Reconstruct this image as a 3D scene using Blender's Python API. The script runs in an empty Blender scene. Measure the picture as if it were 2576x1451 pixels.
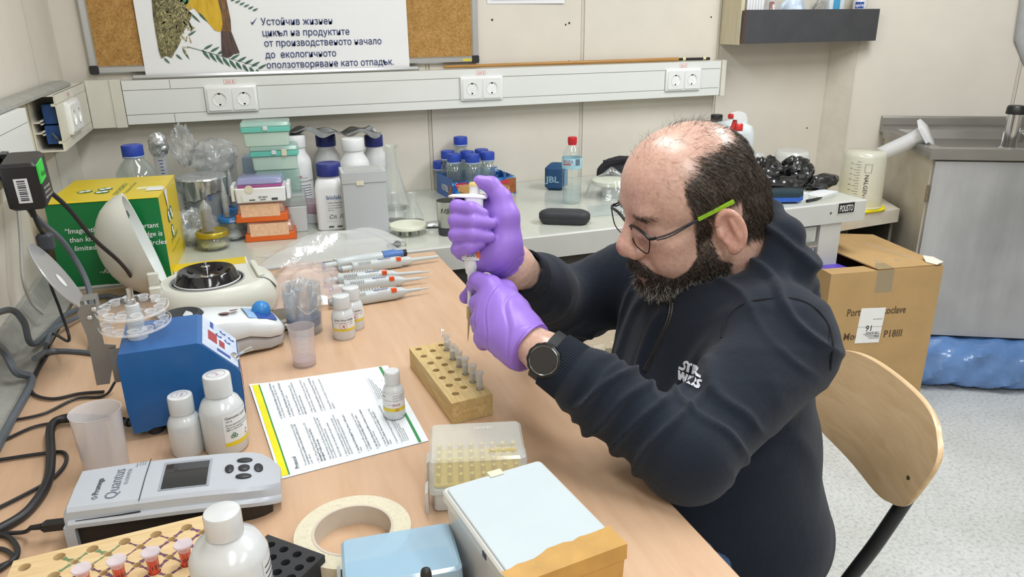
import bpy, math, random
import numpy as np
from mathutils import Vector, Matrix, geometry
random.seed(7)
PI = math.pi
SC = bpy.context.scene
COL = SC.collection

# ------------------------------------------------------------------ camera
F_PX, YAW, PITCH, ROLL = 1880.0, 0.3477092, 0.3441907, -0.0118491
CAM = np.array([0.453, 0.0, 1.327])
_f = np.array([math.sin(YAW)*math.cos(PITCH), math.cos(YAW)*math.cos(PITCH), -math.sin(PITCH)])
_r = np.array([math.cos(YAW), -math.sin(YAW), 0.0])
_u = np.cross(_r, _f)
_r = _r*math.cos(ROLL) + _u*math.sin(ROLL)
_u = np.cross(_r, _f)
cam_d = bpy.data.cameras.new('camera')
cam_d.sensor_width = 36.0
cam_d.lens = F_PX*36.0/2576.0
cam_d.clip_start = 0.02
cam_o = bpy.data.objects.new('camera', cam_d)
COL.objects.link(cam_o)
cam_o.matrix_world = Matrix(((_r[0], _u[0], -_f[0], CAM[0]), (_r[1], _u[1], -_f[1], CAM[1]),
                             (_r[2], _u[2], -_f[2], CAM[2]), (0, 0, 0, 1)))
SC.camera = cam_o

# ------------------------------------------------------------------ world, lamps, exposure
SC.view_settings.view_transform = 'Standard'
SC.view_settings.look = 'None'
SC.view_settings.gamma = 1.0
SC.view_settings.use_curve_mapping = False
SC.view_settings.exposure = -0.10
SC.cycles.use_denoising = True
SC.cycles.max_bounces = 7
SC.cycles.diffuse_bounces = 3
SC.cycles.glossy_bounces = 3
SC.cycles.use_adaptive_sampling = True
SC.cycles.adaptive_threshold = 0.025
SC.cycles.transparent_max_bounces = 24
SC.cycles.sample_clamp_indirect = 4.0
SC.cycles.caustics_reflective = False
SC.cycles.caustics_refractive = False
W = bpy.data.worlds.new('World')
SC.world = W
W.use_nodes = True
W.node_tree.nodes['Background'].inputs[0].default_value = (0.95, 0.97, 1.0, 1)
W.node_tree.nodes['Background'].inputs[1].default_value = 0.25
CEIL = 2.35
def ceiling_lamp(x, y, sx, sy, power):
    l = bpy.data.lights.new('ceiling_lamp', 'AREA')
    l.shape = 'RECTANGLE'; l.size = sx; l.size_y = sy; l.energy = power
    l.color = (0.965, 0.985, 1.0)
    o = bpy.data.objects.new('ceiling_lamp', l)
    COL.objects.link(o)
    o.location = (x, y, CEIL-0.07)
ceiling_lamp(0.80, 1.25, 0.30, 1.25, 18)
ceiling_lamp(2.35, 1.20, 0.30, 1.25, 32)
ceiling_lamp(0.75, -0.75, 0.30, 1.25, 20)
ceiling_lamp(2.05, -0.75, 0.30, 1.25, 16)

# ------------------------------------------------------------------ pixel -> place on a known plane (2576 x 1451 frame)
def _ray(px, py):
    return _r*(px-1288.0)/F_PX - _u*(py-725.5)/F_PX + _f
def on_z(px, py, z):
    d = _ray(px, py); p = CAM + d*((z-CAM[2])/d[2]); return Vector(p)
def on_y(px, py, y):
    d = _ray(px, py); p = CAM + d*((y-CAM[1])/d[1]); return Vector(p)
def on_x(px, py, x):
    d = _ray(px, py); p = CAM + d*((x-CAM[0])/d[0]); return Vector(p)
def at_d(px, py, dep):
    return Vector(CAM + _ray(px, py)*dep)
DESK, BENCH = 0.755, 0.760
def desk(px, py, dz=0.0): return on_z(px, py, DESK+dz)
def bench(px, py, dz=0.0): return on_z(px, py, BENCH+dz)

# ------------------------------------------------------------------ materials
def lin(c):
    if isinstance(c, str):
        c = [int(c[i:i+2], 16)/255 for i in (0, 2, 4)]
        c = [x/12.92 if x <= 0.04045 else ((x+0.055)/1.055)**2.4 for x in c]
    return (c[0], c[1], c[2], 1.0)
def newmat(name):
    m = bpy.data.materials.new(name); m.use_nodes = True
    nt = m.node_tree
    return m, nt, nt.nodes['Principled BSDF'], nt.nodes['Material Output']
def node(nt, t, **kw):
    n = nt.nodes.new(t)
    for k, v in kw.items(): setattr(n, k, v)
    return n
def coords(nt, scale=(1, 1, 1)):
    tc = node(nt, 'ShaderNodeTexCoord'); mp = node(nt, 'ShaderNodeMapping')
    mp.inputs['Scale'].default_value = scale
    nt.links.new(tc.outputs['Object'], mp.inputs['Vector'])
    return mp.outputs['Vector']
def noise(nt, vec, scale, detail=3, rough=0.55):
    n = node(nt, 'ShaderNodeTexNoise')
    n.inputs['Scale'].default_value = scale; n.inputs['Detail'].default_value = detail
    n.inputs['Roughness'].default_value = rough
    nt.links.new(vec, n.inputs['Vector'])
    return n
def ramp(nt, fac, stops):
    r = node(nt, 'ShaderNodeValToRGB')
    e = r.color_ramp.elements
    while len(e) < len(stops): e.new(0.5)
    for k, (p, c) in enumerate(stops):
        e[k].position = p; e[k].color = lin(c)
    nt.links.new(fac, r.inputs['Fac'])
    return r.outputs['Color']
def bump(nt, b, h, strength, dist=0.001):
    n = node(nt, 'ShaderNodeBump')
    n.inputs['Strength'].default_value = strength; n.inputs['Distance'].default_value = dist
    nt.links.new(h, n.inputs['Height']); nt.links.new(n.outputs['Normal'], b.inputs['Normal'])
MATS = {}
def M(name, col, rough=0.5, metal=0.0, var=0.06, vscale=30.0, bmp=0.0, bscale=200.0, stretch=(1, 1, 1), spec=0.5,
      sss=0.0, coat=0.0, sheen=0.0, emit=0.0, trans=0.0):
    """a plain surface whose colour wanders a little"""
    if name in MATS: return MATS[name]
    m, nt, b, out = newmat(name)
    c = lin(col)
    v = coords(nt, stretch)
    n = noise(nt, v, vscale)
    r = node(nt, 'ShaderNodeValToRGB')
    r.color_ramp.elements[0].position = 0.3; r.color_ramp.elements[1].position = 0.7
    r.color_ramp.elements[0].color = tuple(max(0, x*(1-var)) for x in c[:3]) + (1,)
    r.color_ramp.elements[1].color = tuple(min(1, x*(1+var)) for x in c[:3]) + (1,)
    nt.links.new(n.outputs['Fac'], r.inputs['Fac'])
    nt.links.new(r.outputs['Color'], b.inputs['Base Color'])
    b.inputs['Roughness'].default_value = rough; b.inputs['Metallic'].default_value = metal
    b.inputs['Specular IOR Level'].default_value = spec
    b.inputs['Coat Weight'].default_value = coat
    b.inputs['Sheen Weight'].default_value = sheen
    if sss:
        b.inputs['Subsurface Weight'].default_value = sss; b.inputs['Subsurface Scale'].default_value = 0.004
    if bmp:
        n2 = noise(nt, v, bscale, 4); bump(nt, b, n2.outputs['Fac'], bmp)
    MATS[name] = m
    return m
def clear(name, col, opaque=0.2, rough=0.15, ior=1.45, bmp=0.0, bscale=60.0, gloss=1.0):
    """thin see-through plastic or glass: a clear sheet with a sheen and a share of milky diffuse"""
    if name in MATS: return MATS[name]
    m, nt, b, out = newmat(name)
    c = lin(col)
    v = coords(nt)
    n = noise(nt, v, 25.0)
    r = node(nt, 'ShaderNodeValToRGB')
    r.color_ramp.elements[0].color = tuple(x*0.94 for x in c[:3]) + (1,)
    r.color_ramp.elements[1].color = c
    nt.links.new(n.outputs['Fac'], r.inputs['Fac'])
    nt.links.new(r.outputs['Color'], b.inputs['Base Color'])
    b.inputs['Roughness'].default_value = max(rough, 0.25)
    t = node(nt, 'ShaderNodeBsdfTransparent')
    t.inputs['Color'].default_value = tuple(0.72+0.28*x for x in c[:3]) + (1,)
    g = node(nt, 'ShaderNodeBsdfGlossy'); g.inputs['Roughness'].default_value = rough
    g.inputs['Color'].default_value = (gloss, gloss, gloss, 1)
    fr = node(nt, 'ShaderNodeLayerWeight'); fr.inputs['Blend'].default_value = 0.25
    pw = node(nt, 'ShaderNodeMath', operation='POWER'); pw.inputs[1].default_value = 3.0
    nt.links.new(fr.outputs['Facing'], pw.inputs[0])
    ml = node(nt, 'ShaderNodeMath', operation='MULTIPLY_ADD'); ml.inputs[1].default_value = 0.75; ml.inputs[2].default_value = 0.045
    nt.links.new(pw.outputs[0], ml.inputs[0])
    m1 = node(nt, 'ShaderNodeMixShader'); m1.inputs['Fac'].default_value = opaque
    nt.links.new(t.outputs[0], m1.inputs[1]); nt.links.new(b.outputs[0], m1.inputs[2])
    m2 = node(nt, 'ShaderNodeMixShader')
    nt.links.new(ml.outputs[0], m2.inputs['Fac'])
    nt.links.new(m1.outputs[0], m2.inputs[1]); nt.links.new(g.outputs[0], m2.inputs[2])
    nt.links.new(m2.outputs[0], out.inputs['Surface'])
    if bmp:
        n2 = noise(nt, v, bscale, 3)
        bn = node(nt, 'ShaderNodeBump'); bn.inputs['Strength'].default_value = bmp; bn.inputs['Distance'].default_value = 0.003
        nt.links.new(n2.outputs['Fac'], bn.inputs['Height'])
        for s in (b, g): nt.links.new(bn.outputs['Normal'], s.inputs['Normal'])
        nt.links.new(bn.outputs['Normal'], fr.inputs['Normal'])
    MATS[name] = m
    return m
def wood(name, c0, c1, grain=(2, 40, 40), scale=4.0, rough=0.4, knots=0.0, spec=0.5):
    if name in MATS: return MATS[name]
    m, nt, b, out = newmat(name)
    v = coords(nt, grain)
    n = noise(nt, v, scale, 5, 0.6)
    n.inputs['Distortion'].default_value = 0.6
    nt.links.new(ramp(nt, n.outputs['Fac'], [(0.3, c0), (0.7, c1)]), b.inputs['Base Color'])
    b.inputs['Roughness'].default_value = rough
    b.inputs['Specular IOR Level'].default_value = spec
    bump(nt, b, n.outputs['Fac'], 0.08)
    MATS[name] = m
    return m

# ------------------------------------------------------------------ mesh building
class MB:
    def __init__(self): self.v = []; self.f = []
    def add(self, vs, fs, M4=None):
        o = len(self.v)
        if M4 is not None: vs = [tuple(M4 @ Vector(p)) for p in vs]
        self.v += [tuple(p) for p in vs]
        self.f += [tuple(i+o for i in f) for f in fs]
        return self
    def box(self, x0, x1, y0, y1, z0, z1, M4=None):
        vs = [(x0, y0, z0), (x1, y0, z0), (x1, y1, z0), (x0, y1, z0), (x0, y0, z1), (x1, y0, z1), (x1, y1, z1), (x0, y1, z1)]
        fs = [(3, 2, 1, 0), (4, 5, 6, 7), (0, 1, 5, 4), (1, 2, 6, 5), (2, 3, 7, 6), (3, 0, 4, 7)]
        return self.add(vs, fs, M4)
    def loft(self, rings, cap0=True, cap1=True, M4=None, closed=True):
        """rings: list of equally long point lists"""
        n = len(rings[0]); vs = [p for r in rings for p in r]; fs = []
        for k in range(len(rings)-1):
            for i in range(n if closed else n-1):
                j = (i+1) % n
                fs.append((k*n+i, k*n+j, (k+1)*n+j, (k+1)*n+i))
        if cap0: fs.append(tuple(reversed(range(n))))
        if cap1: fs.append(tuple((len(rings)-1)*n+i for i in range(n)))
        return self.add(vs, fs, M4)
    def prism(self, poly, z0, z1, M4=None):
        return self.loft([[(x, y, z0) for x, y in poly], [(x, y, z1) for x, y in poly]], M4=M4)
    def rbox(self, sx, sy, z0, z1, r=0.004, ch=0.0015, seg=4, cx=0, cy=0, taper=(1, 1), M4=None):
        """box with rounded upright edges and eased top and bottom; taper scales the top"""
        rings = []
        for z, ins, k in ((z0, ch, 0), (z0+ch, 0, ch/max(z1-z0, 1e-6)), (z1-ch, 0, 1-ch/max(z1-z0, 1e-6)), (z1, ch, 1)):
            tx = 1+(taper[0]-1)*k; ty = 1+(taper[1]-1)*k
            rings.append([(cx+x*tx, cy+y*ty, z) for x, y in rrect(sx-2*ins, sy-2*ins, max(r-ins*0.5, 0.0003), seg)])
        return self.loft(rings, M4=M4)
    def lathe(self, prof, n=32, M4=None, cap0=False, cap1=False, sx=1, sy=1):
        rings = [[(r*math.cos(2*PI*i/n)*sx, r*math.sin(2*PI*i/n)*sy, z) for i in range(n)] for r, z in prof]
        return self.loft(rings, cap0, cap1, M4)
    def tube(self, pts, r, n=8, M4=None, caps=True):
        pts = [Vector(p) for p in pts]
        rr = r if isinstance(r, (list, tuple)) else [r]*len(pts)
        t0 = (pts[1]-pts[0]).normalized()
        ref = Vector((0, 0, 1)) if abs(t0.z) < 0.9 else Vector((1, 0, 0))
        a = t0.cross(ref).normalized()
        rings = []
        for k, p in enumerate(pts):
            t = (pts[min(k+1, len(pts)-1)]-pts[max(k-1, 0)]).normalized()
            a = (a-t*a.dot(t)).normalized(); b = t.cross(a)
            rings.append([tuple(p+(a*math.cos(2*PI*i/n)+b*math.sin(2*PI*i/n))*rr[k]) for i in range(n)])
        return self.loft(rings, caps, caps, M4)
    def ellipsoid(self, c, r, n=20, m=12, M4=None):
        rings = [[(c[0]+r[0]*math.sin(PI*k/m)*math.cos(2*PI*i/n), c[1]+r[1]*math.sin(PI*k/m)*math.sin(2*PI*i/n),
                   c[2]-r[2]*math.cos(PI*k/m)) for i in range(n)] for k in range(1, m)]
        return self.loft(rings, True, True, M4)
    def grid(self, fn, nu, nv, M4=None):
        vs = [fn(i/nu, j/nv) for j in range(nv+1) for i in range(nu+1)]
        fs = [(j*(nu+1)+i, j*(nu+1)+i+1, (j+1)*(nu+1)+i+1, (j+1)*(nu+1)+i) for j in range(nv) for i in range(nu)]
        return self.add(vs, fs, M4)
    def poly_holes(self, outer, holes, z, depth=0.0, nseg=12, M4=None, bottom=True):
        """flat plate outline at height z with round holes (x, y, r) sunk by depth"""
        vs = [Vector(p) for p in outer]; fc = [list(range(len(outer)))]
        for (x, y, r) in holes:
            o = len(vs)
            vs += [Vector((x+r*math.cos(2*PI*i/nseg), y+r*math.sin(2*PI*i/nseg))) for i in range(nseg)]
            fc.append([o+i for i in range(nseg)])
        res = geometry.delaunay_2d_cdt(vs, [], fc, 1, 1e-7)
        pv, pf = res[0], res[2]
        keep = []
        for t in pf:
            c = sum((Vector(pv[i]) for i in t), Vector((0, 0)))/len(t)
            if not any((c.x-x)**2+(c.y-y)**2 < (r*0.97)**2 for x, y, r in holes): keep.append(tuple(t))
        self.add([(p.x, p.y, z) for p in pv], keep, M4)
        if depth:
            for (x, y, r) in holes:
                rg = [[(x+r*math.cos(2*PI*i/nseg), y+r*math.sin(2*PI*i/nseg), zz) for i in range(nseg)] for zz in (z, z-depth)]
                self.loft(list(reversed(rg)), bottom, False, M4)
        return self
    def build(self, name, mat, parent=None, smooth=True, angle=40, loc=None):
        me = bpy.data.meshes.new(name)
        me.from_pydata(self.v, [], self.f)
        me.update()
        o = bpy.data.objects.new(name, me)
        COL.objects.link(o)
        if isinstance(mat, (list, tuple)):
            for m in mat: me.materials.append(m)
        else: me.materials.append(mat)
        if smooth:
            me.polygons.foreach_set('use_smooth', [True]*len(me.polygons))
            if angle < 179: me.set_sharp_from_angle(angle=math.radians(angle))
        if parent is not None: o.parent = parent
        if loc is not None: o.location = loc
        return o
def rrect(sx, sy, r, seg=4):
    r = min(r, sx*0.499, sy*0.499); pts = []
    for cx, cy, a0 in ((sx/2-r, sy/2-r, 0), (-sx/2+r, sy/2-r, PI/2), (-sx/2+r, -sy/2+r, PI), (sx/2-r, -sy/2+r, 1.5*PI)):
        for i in range(seg+1):
            a = a0+PI/2*i/seg; pts.append((cx+r*math.cos(a), cy+r*math.sin(a)))
    return pts
def arc(cx, cy, r, a0, a1, n): return [(cx+r*math.cos(math.radians(a0+(a1-a0)*i/n)), cy+r*math.sin(math.radians(a0+(a1-a0)*i/n))) for i in range(n+1)]
def smooth_path(pts, sub=8):
    """Catmull-Rom through the points"""
    pts = [Vector(p) for p in pts]; P = [pts[0]*2-pts[1]]+pts+[pts[-1]*2-pts[-2]]; out = []
    for k in range(1, len(P)-2):
        for i in range(sub):
            t = i/sub; a, b, c, d = P[k-1], P[k], P[k+1], P[k+2]
            out.append(0.5*((2*b)+(c-a)*t+(2*a-5*b+4*c-d)*t*t+(3*b-a-3*c+d)*t**3))
    out.append(pts[-1]); return out
def rounded(x0, x1, y0, y1): return [(x0, y0), (x1, y0), (x1, y1), (x0, y1)]
def frame(o, x, y, z=None):
    """matrix from an origin and two axis directions"""
    x = Vector(x).normalized(); y = Vector(y); z = x.cross(y).normalized() if z is None else Vector(z).normalized(); y = z.cross(x)
    return Matrix(((x.x, y.x, z.x, o[0]), (x.y, y.y, z.y, o[1]), (x.z, y.z, z.z, o[2]), (0, 0, 0, 1)))
def T(x=0, y=0, z=0): return Matrix.Translation((x, y, z))
def R(a, ax): return Matrix.Rotation(math.radians(a), 4, ax)

# ------------------------------------------------------------------ things, parts, setting
def tag(o, label, cat, group=None):
    o['label'] = label; o['category'] = cat
    if group: o['group'] = group
    return o
def thing(name, label, cat, loc=(0, 0, 0), rz=0.0, group=None):
    o = bpy.data.objects.new(name, None); COL.objects.link(o)
    o.empty_display_size = 0.03
    o.location = loc; o.rotation_euler = (0, 0, rz)
    return tag(o, label, cat, group)
def struct(o): o['kind'] = 'structure'; return o
def copy_tree(root, label=None, loc=None, rz=None):
    def cp(o, par):
        c = o.copy(); COL.objects.link(c); c.parent = par
        for ch in o.children: cp(ch, c)
        return c
    r = cp(root, None)
    if label: r['label'] = label
    if loc is not None: r.location = loc
    if rz is not None: r.rotation_euler = (0, 0, rz)
    return r

# ------------------------------------------------------------------ lettering
_TXT = {}
def glyphs(s, bold=0.0, shear=0.0, align='LEFT', spacing=1.0):
    key = (s, bold, shear, align, spacing)
    if key in _TXT: return _TXT[key]
    cu = bpy.data.curves.new('t', 'FONT'); cu.body = s; cu.size = 1.0; cu.align_x = align
    cu.resolution_u = 2; cu.offset = bold; cu.shear = shear; cu.space_character = spacing
    o = bpy.data.objects.new('t', cu); COL.objects.link(o)
    me = bpy.data.meshes.new_from_object(o.evaluated_get(bpy.context.evaluated_depsgraph_get()))
    vs = [(v.co.x, v.co.y) for v in me.vertices]; fs = [tuple(p.vertices) for p in me.polygons]
    bpy.data.objects.remove(o); bpy.data.curves.remove(cu); bpy.data.meshes.remove(me)
    _TXT[key] = (vs, fs)
    return vs, fs
def text_into(mb, s, size, fn, bold=0.0, shear=0.0, align='LEFT', width=None, spacing=1.0):
    """fn(u, v) -> point; width squeezes the line to that length"""
    vs, fs = glyphs(s, bold, shear, align, spacing)
    if not vs: return
    k = size
    if width:
        w = max(v[0] for v in vs)-min(v[0] for v in vs)
        k = width/w
    mb.add([fn(x*k, y*size) for x, y in vs], fs)
def flat(o, x, y, lift=0.0005):
    M4 = frame(o, x, y); n = M4.to_3x3() @ Vector((0, 0, 1))
    return lambda u, v: tuple(M4 @ Vector((u, v, lift)))
def letter(parent, s, size, o, x, y, mat, name='lettering', lift=0.0005, **kw):
    mb = MB(); fn = flat(o, x, y, lift)
    for k, line in enumerate(s if isinstance(s, (list, tuple)) else [s]):
        text_into(mb, line, size, (lambda u, v, k=k: fn(u, v-1.35*size*k)), **kw)
    return mb.build(name, mat, parent, smooth=False)
def round_fn(r, ang0, z0, lift=0.0004):
    """lettering wrapped round an upright cylinder, centre at angle ang0"""
    return lambda u, v: ((r+lift)*math.cos(ang0+u/r), (r+lift)*math.sin(ang0+u/r), z0+v)
def round_label(mb, r, a0, a1, z0, z1, lift=0.0003, n=14):
    mb.loft([[((r+lift)*math.cos(a0+(a1-a0)*i/n), (r+lift)*math.sin(a0+(a1-a0)*i/n), z) for i in range(n+1)] for z in (z0, z1)], False, False, closed=False)
def cam_angle(p):
    """direction from a place towards the photographer's side of the room"""
    return math.atan2(CAM[1]-p[1], CAM[0]-p[0])
# ================================================================== the room
YB = 2.58                                    # back wall
m_wall = M('wall_panel_paint', 'dcd6ca', 0.55, var=0.035, vscale=6, bmp=0.05, bscale=350)
m_seam = M('panel_joint', 'cfc8ba', 0.5, var=0.05, vscale=20)
m_dark_seam = M('joint_gap', '8f887a', 0.8, var=0.1)
m_ceil = M('ceiling_paint', 'e8e6e0', 0.7, var=0.02, vscale=5)
def floor_mat():
    m, nt, b, out = newmat('speckled_vinyl')
    v = coords(nt)
    n1 = noise(nt, v, 90, 4, 0.7); n2 = noise(nt, v, 3, 3)
    c1 = ramp(nt, n1.outputs['Fac'], [(0.32, 'b4b9bc'), (0.47, 'd3d6d6'), (0.6, 'e2e3e0'), (0.75, 'c6cac6')])
    c2 = ramp(nt, n2.outputs['Fac'], [(0.3, 'e6e6e2'), (0.7, 'ffffff')])
    mx = node(nt, 'ShaderNodeMixRGB', blend_type='MULTIPLY'); mx.inputs['Fac'].default_value = 1
    nt.links.new(c1, mx.inputs[1]); nt.links.new(c2, mx.inputs[2])
    nt.links.new(mx.outputs[0], b.inputs['Base Color'])
    b.inputs['Roughness'].default_value = 0.35
    bump(nt, b, n1.outputs['Fac'], 0.05)
    return m
m_floor = floor_mat()
XE, YF = 4.6, -1.7
struct(MB().box(-0.1, XE+0.1, YF-0.1, YB+0.3, -0.06, 0.0).build('floor', m_floor, smooth=False))
struct(MB().box(-0.1, XE+0.1, YF-0.1, YB+0.3, CEIL, CEIL+0.05).build('ceiling', m_ceil, smooth=False))
struct(MB().box(XE, XE+0.08, YF, YB+0.3, 0, CEIL).build('wall_right', m_wall, smooth=False))
struct(MB().box(0, XE, YF-0.08, YF, 0, CEIL).build('wall_front', m_wall, smooth=False))
# panelled walls: a recessed backing, panels proud of it and a joint strip between panels
def panel_wall(name, O, dx, nrm, joints, length, ztop):
    """O start on the floor, dx along the wall, nrm into the room"""
    Mx = frame(O, dx, (0, 0, 1))             # local x along, y up, z = outwards
    back = struct(MB().box(0, length, 0, ztop, -0.06, -0.008, Mx).build(name, m_dark_seam, smooth=False))
    edges = [0]+list(joints)+[length]
    for a, b in zip(edges[:-1], edges[1:]):
        MB().box(a+(0.007 if a else 0), b-(0.007 if b < length else 0), 0, ztop, -0.01, 0, Mx).build('panel', m_wall, back, smooth=False)
    for j in joints:
        MB().box(j-0.0055, j+0.0055, 0, ztop, -0.01, -0.0012, Mx).build('joint_strip', m_seam, back, smooth=False)
    return back
wb = panel_wall('wall_back', (0, YB, 0), (1, 0, 0), None, (0.497, 1.092, 1.670, 2.249), 2.79, CEIL)
panel_wall('wall_left', (0, YF, 0), (0, 1, 0), None, (0.4, 1.5, 2.9, 3.96), YB-YF, CEIL)
JX, JY = 2.86, 2.50
SD = Vector((0.878, -0.479, 0)); SN = Vector((-0.479, -0.878, 0))
panel_wall('wall_sink', (JX, JY, 0), SD, None, (0.62, 1.25), 1.95, CEIL)
pil = MB().prism([(2.79, YB), (2.795, YB-0.01), (JX-0.012, JY-0.012), (JX+0.01, JY+0.02), (2.85, YB+0.04)], 0, CEIL)
struct(pil.build('trim_1', m_seam, smooth=False))
# screw holes left in the back wall
m_hole = M('drill_hole', '4a443c', 0.9)
for px, py, r in ((1238, 50, 3.5), (1423, 62, 3), (1432, 58, 3.5), (1431, 154, 2.8), (1423, 157, 2), (1789, 43, 3), (2030, 322, 3)):
    p = on_y(px, py, YB)
    MB().lathe([(0.0001, 0.0008), (r*0.0011, 0.0006), (r*0.0012, 0)], 10, T(p.x, YB, p.z) @ R(90, 'X')).build('screw_hole', m_hole, wb)
# floor debris-free strip: skirting of the left wall at desk height
m_trim = M('grey_plastic_trim', '9a9a94', 0.5, var=0.12, vscale=40)

# ------------------------------------------------------------------ cable trunking along the back wall
m_pvc = M('white_pvc', 'e4e7e4', 0.32, var=0.015, vscale=8)
m_pvc2 = M('aged_pvc', 'dcd9cc', 0.4, var=0.04, vscale=15)
m_sock = M('socket_plastic', 'eceeed', 0.25, var=0.01)
m_red = M('red_print', 'c8505a', 0.6)
m_black = M('black_plastic', '1d1d1f', 0.4, var=0.1)
m_hole2 = M('dark_recess', '141414', 0.7)
TZ0, TZ1, TX0, TX1, TY = 1.047, 1.173, 0.155, 2.247, 2.52
tr = thing('cable_trunking', 'long white plastic cable trunking running along the back wall', 'trunking', (0, 0, 0))
MB().box(TX0, TX1, TY+0.004, YB-0.001, TZ0, TZ1).build('body', m_pvc2, tr, smooth=False)
def strip(name, x0, x1, z0, z1, mat=m_pvc, d=0.004):
    MB().box(x0, x1, TY, TY+d+0.0005, z0, z1).build(name, mat, tr, smooth=False)
strip('lower_cover', TX0+0.001, 0.285, TZ0, TZ0+0.0265); strip('lower_cover', 0.287, TX1-0.02, TZ0, TZ0+0.0265)
strip('upper_cover', TX0+0.001, 0.285, TZ1-0.0265, TZ1); strip('upper_cover', 0.287, TX1-0.02, TZ1-0.0265, TZ1)
SOCK = [on_y(583, 247, TY), on_y(1211, 226, TY), on_y(1717, 203, TY)]
edges = [TX0+0.001]+[v for s in SOCK for v in (s.x-0.077, s.x+0.077)]+[TX1-0.022]
for a, b in zip(edges[0::2], edges[1::2]): strip('middle_cover', a, b, TZ0+0.0285, TZ1-0.0285)
MB().box(TX1-0.016, TX1+0.003, TY-0.003, YB-0.002, TZ0-0.003, TZ1+0.003).build('end_cap', m_pvc2, tr, smooth=False)
# moulded corner piece joining the two walls
cr = thing('trunking_corner', 'yellowed trunking corner piece between the left and back walls', 'trunking')
MB().box(0.0615, TX0-0.001, TY-0.001, YB-0.002, TZ0-0.006, TZ1+0.004).build('corner_body', m_pvc2, cr, smooth=False)
MB().box(0.125, TX0-0.0015, TY-0.004, TY-0.001, TZ0-0.007, TZ1+0.005).build('clip_band', m_pvc2, cr, smooth=False)
def schuko(parent, x, z, M4):
    """one socket insert in the local plane of M4 (x along, y up, z out)"""
    L = M4 @ T(x, z, 0)
    f = MB(); f.poly_holes(rrect(0.066, 0.066, 0.003), [(0, 0, 0.0205)], 0.0115, 0.0, 28, L)
    o = rrect(0.066, 0.066, 0.003); f.loft([[(a, b, 0.008) for a, b in o], [(a, b, 0.0115) for a, b in o]], False, False, L)
    ins = f.build('socket_plate', m_sock, parent, smooth=False)
    w = MB(); w.lathe([(0.0205, 0.0115), (0.0213, 0.0125), (0.0195, 0.0125), (0.0188, 0.0115), (0.0182, 0.004), (0.0001, 0.004)], 28, L)
    w.build('socket_well', m_sock, ins)
    h = MB()
    for dx in (-0.0095, 0.0095): h.lathe([(0.0028, 0.0042), (0.0001, 0.0042)], 12, L @ T(dx, 0, 0.0002))
    h.lathe([(0.0013, 0.0042), (0.0001, 0.0042)], 8, L @ T(0, 0, 0.0002))
    h.build('pin_hole', m_hole2, ins)
    e = MB()
    for s in (-1, 1): e.box(-0.003, 0.003, s*0.0165-0.0025, s*0.0165+0.0025, 0.004, 0.0085, L)
    e.build('earth_clip', M('clip_metal', '77736c', 0.35, 0.8), ins, smooth=False)
def double_socket(label, c, M4):
    t = thing('double_socket', label, 'socket', group='double wall sockets on the trunking')
    f = MB(); f.poly_holes(rrect(0.152, 0.081, 0.006), [], 0.0085, 0, 8, M4)
    o1, o2 = rrect(0.152, 0.081, 0.006), rrect(0.147, 0.076, 0.006)
    f2 = MB(); f2.loft([[(a, b, 0) for a, b in o1], [(a, b, 0.006) for a, b in o1], [(a, b, 0.0085) for a, b in o2]], M4=M4)
    f2.build('frame', m_sock, t)
    for s in (-0.0355, 0.0355): schuko(t, s, 0, M4)
    return t
def volt_label(c, M4, which):
    s = thing('voltage_sticker', 'small white sticker reading 220 В '+which, 'sticker', group='voltage stickers')
    MB().box(-0.017, 0.017, -0.007, 0.007, 0, 0.0004, M4).build('paper', M('sticker_white', 'f0efec', 0.5, var=0.01), s, smooth=False)
    b = MB()
    for x0, x1, y0, y1 in ((-0.0165, 0.0165, 0.0058, 0.0066), (-0.0165, 0.0165, -0.0066, -0.0058), (-0.0165, -0.0157, -0.0066, 0.0066), (0.0157, 0.0165, -0.0066, 0.0066)):
        b.box(x0, x1, y0, y1, 0.0004, 0.0006, M4)
    text_into(b, '220 В', 0.0105, lambda u, v: tuple(M4 @ Vector((u, v-0.0037, 0.0006))), bold=0.01, align='CENTER')
    b.build('print', m_red, s, smooth=False)
lab = ('below the left half of the poster', 'in the middle of the trunking', 'near the right end of the trunking')
lab2 = ('above the leftmost double socket', 'above the middle double socket', 'above the rightmost double socket')
for k, s in enumerate(SOCK):
    Mx = frame((s.x, TY-0.0001, (TZ0+TZ1)/2), (1, 0, 0), (0, 0, 1))
    double_socket('white double wall socket '+lab[k], s, Mx)
    volt_label(s, frame((s.x, TY-0.0001, TZ1-0.0125), (1, 0, 0), (0, 0, 1)), lab2[k])

# ------------------------------------------------------------------ trunking on the left wall: an open end and a nearer run
tl = thing('open_trunking', 'cut open end of yellowed trunking on the left wall showing blue boxes', 'trunking')
ya, yb2 = 2.09, 2.519
for nm, b in (('back_plate', (0.001, 0.004, ya-0.012, yb2, 1.04, 1.172)), ('top_plate', (0.001, 0.058, ya-0.005, yb2, 1.169, 1.172)),
              ('bottom_plate', (0.001, 0.058, ya-0.005, yb2, 1.04, 1.043)), ('front_cover', (0.056, 0.060, ya, yb2, 1.062, 1.150)),
              ('front_lip', (0.055, 0.060, ya, yb2, 1.040, 1.061)), ('front_lip', (0.055, 0.060, ya, yb2, 1.151, 1.172))):
    MB().box(*b).build(nm, m_pvc2, tl, smooth=False)
for z in (1.083, 1.108): MB().box(0.004, 0.022, ya-0.004, ya+0.2, z, z+0.003).box(0.019, 0.022, ya-0.004, ya+0.2, z-0.004, z+0.007).build('rail', m_pvc2, tl, smooth=False)
MB().box(0.048, 0.056, ya-0.002, ya+0.1, 1.058, 1.064).box(0.048, 0.056, ya-0.002, ya+0.1, 1.146, 1.152).build('clip_edge', m_pvc2, tl, smooth=False)
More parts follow.
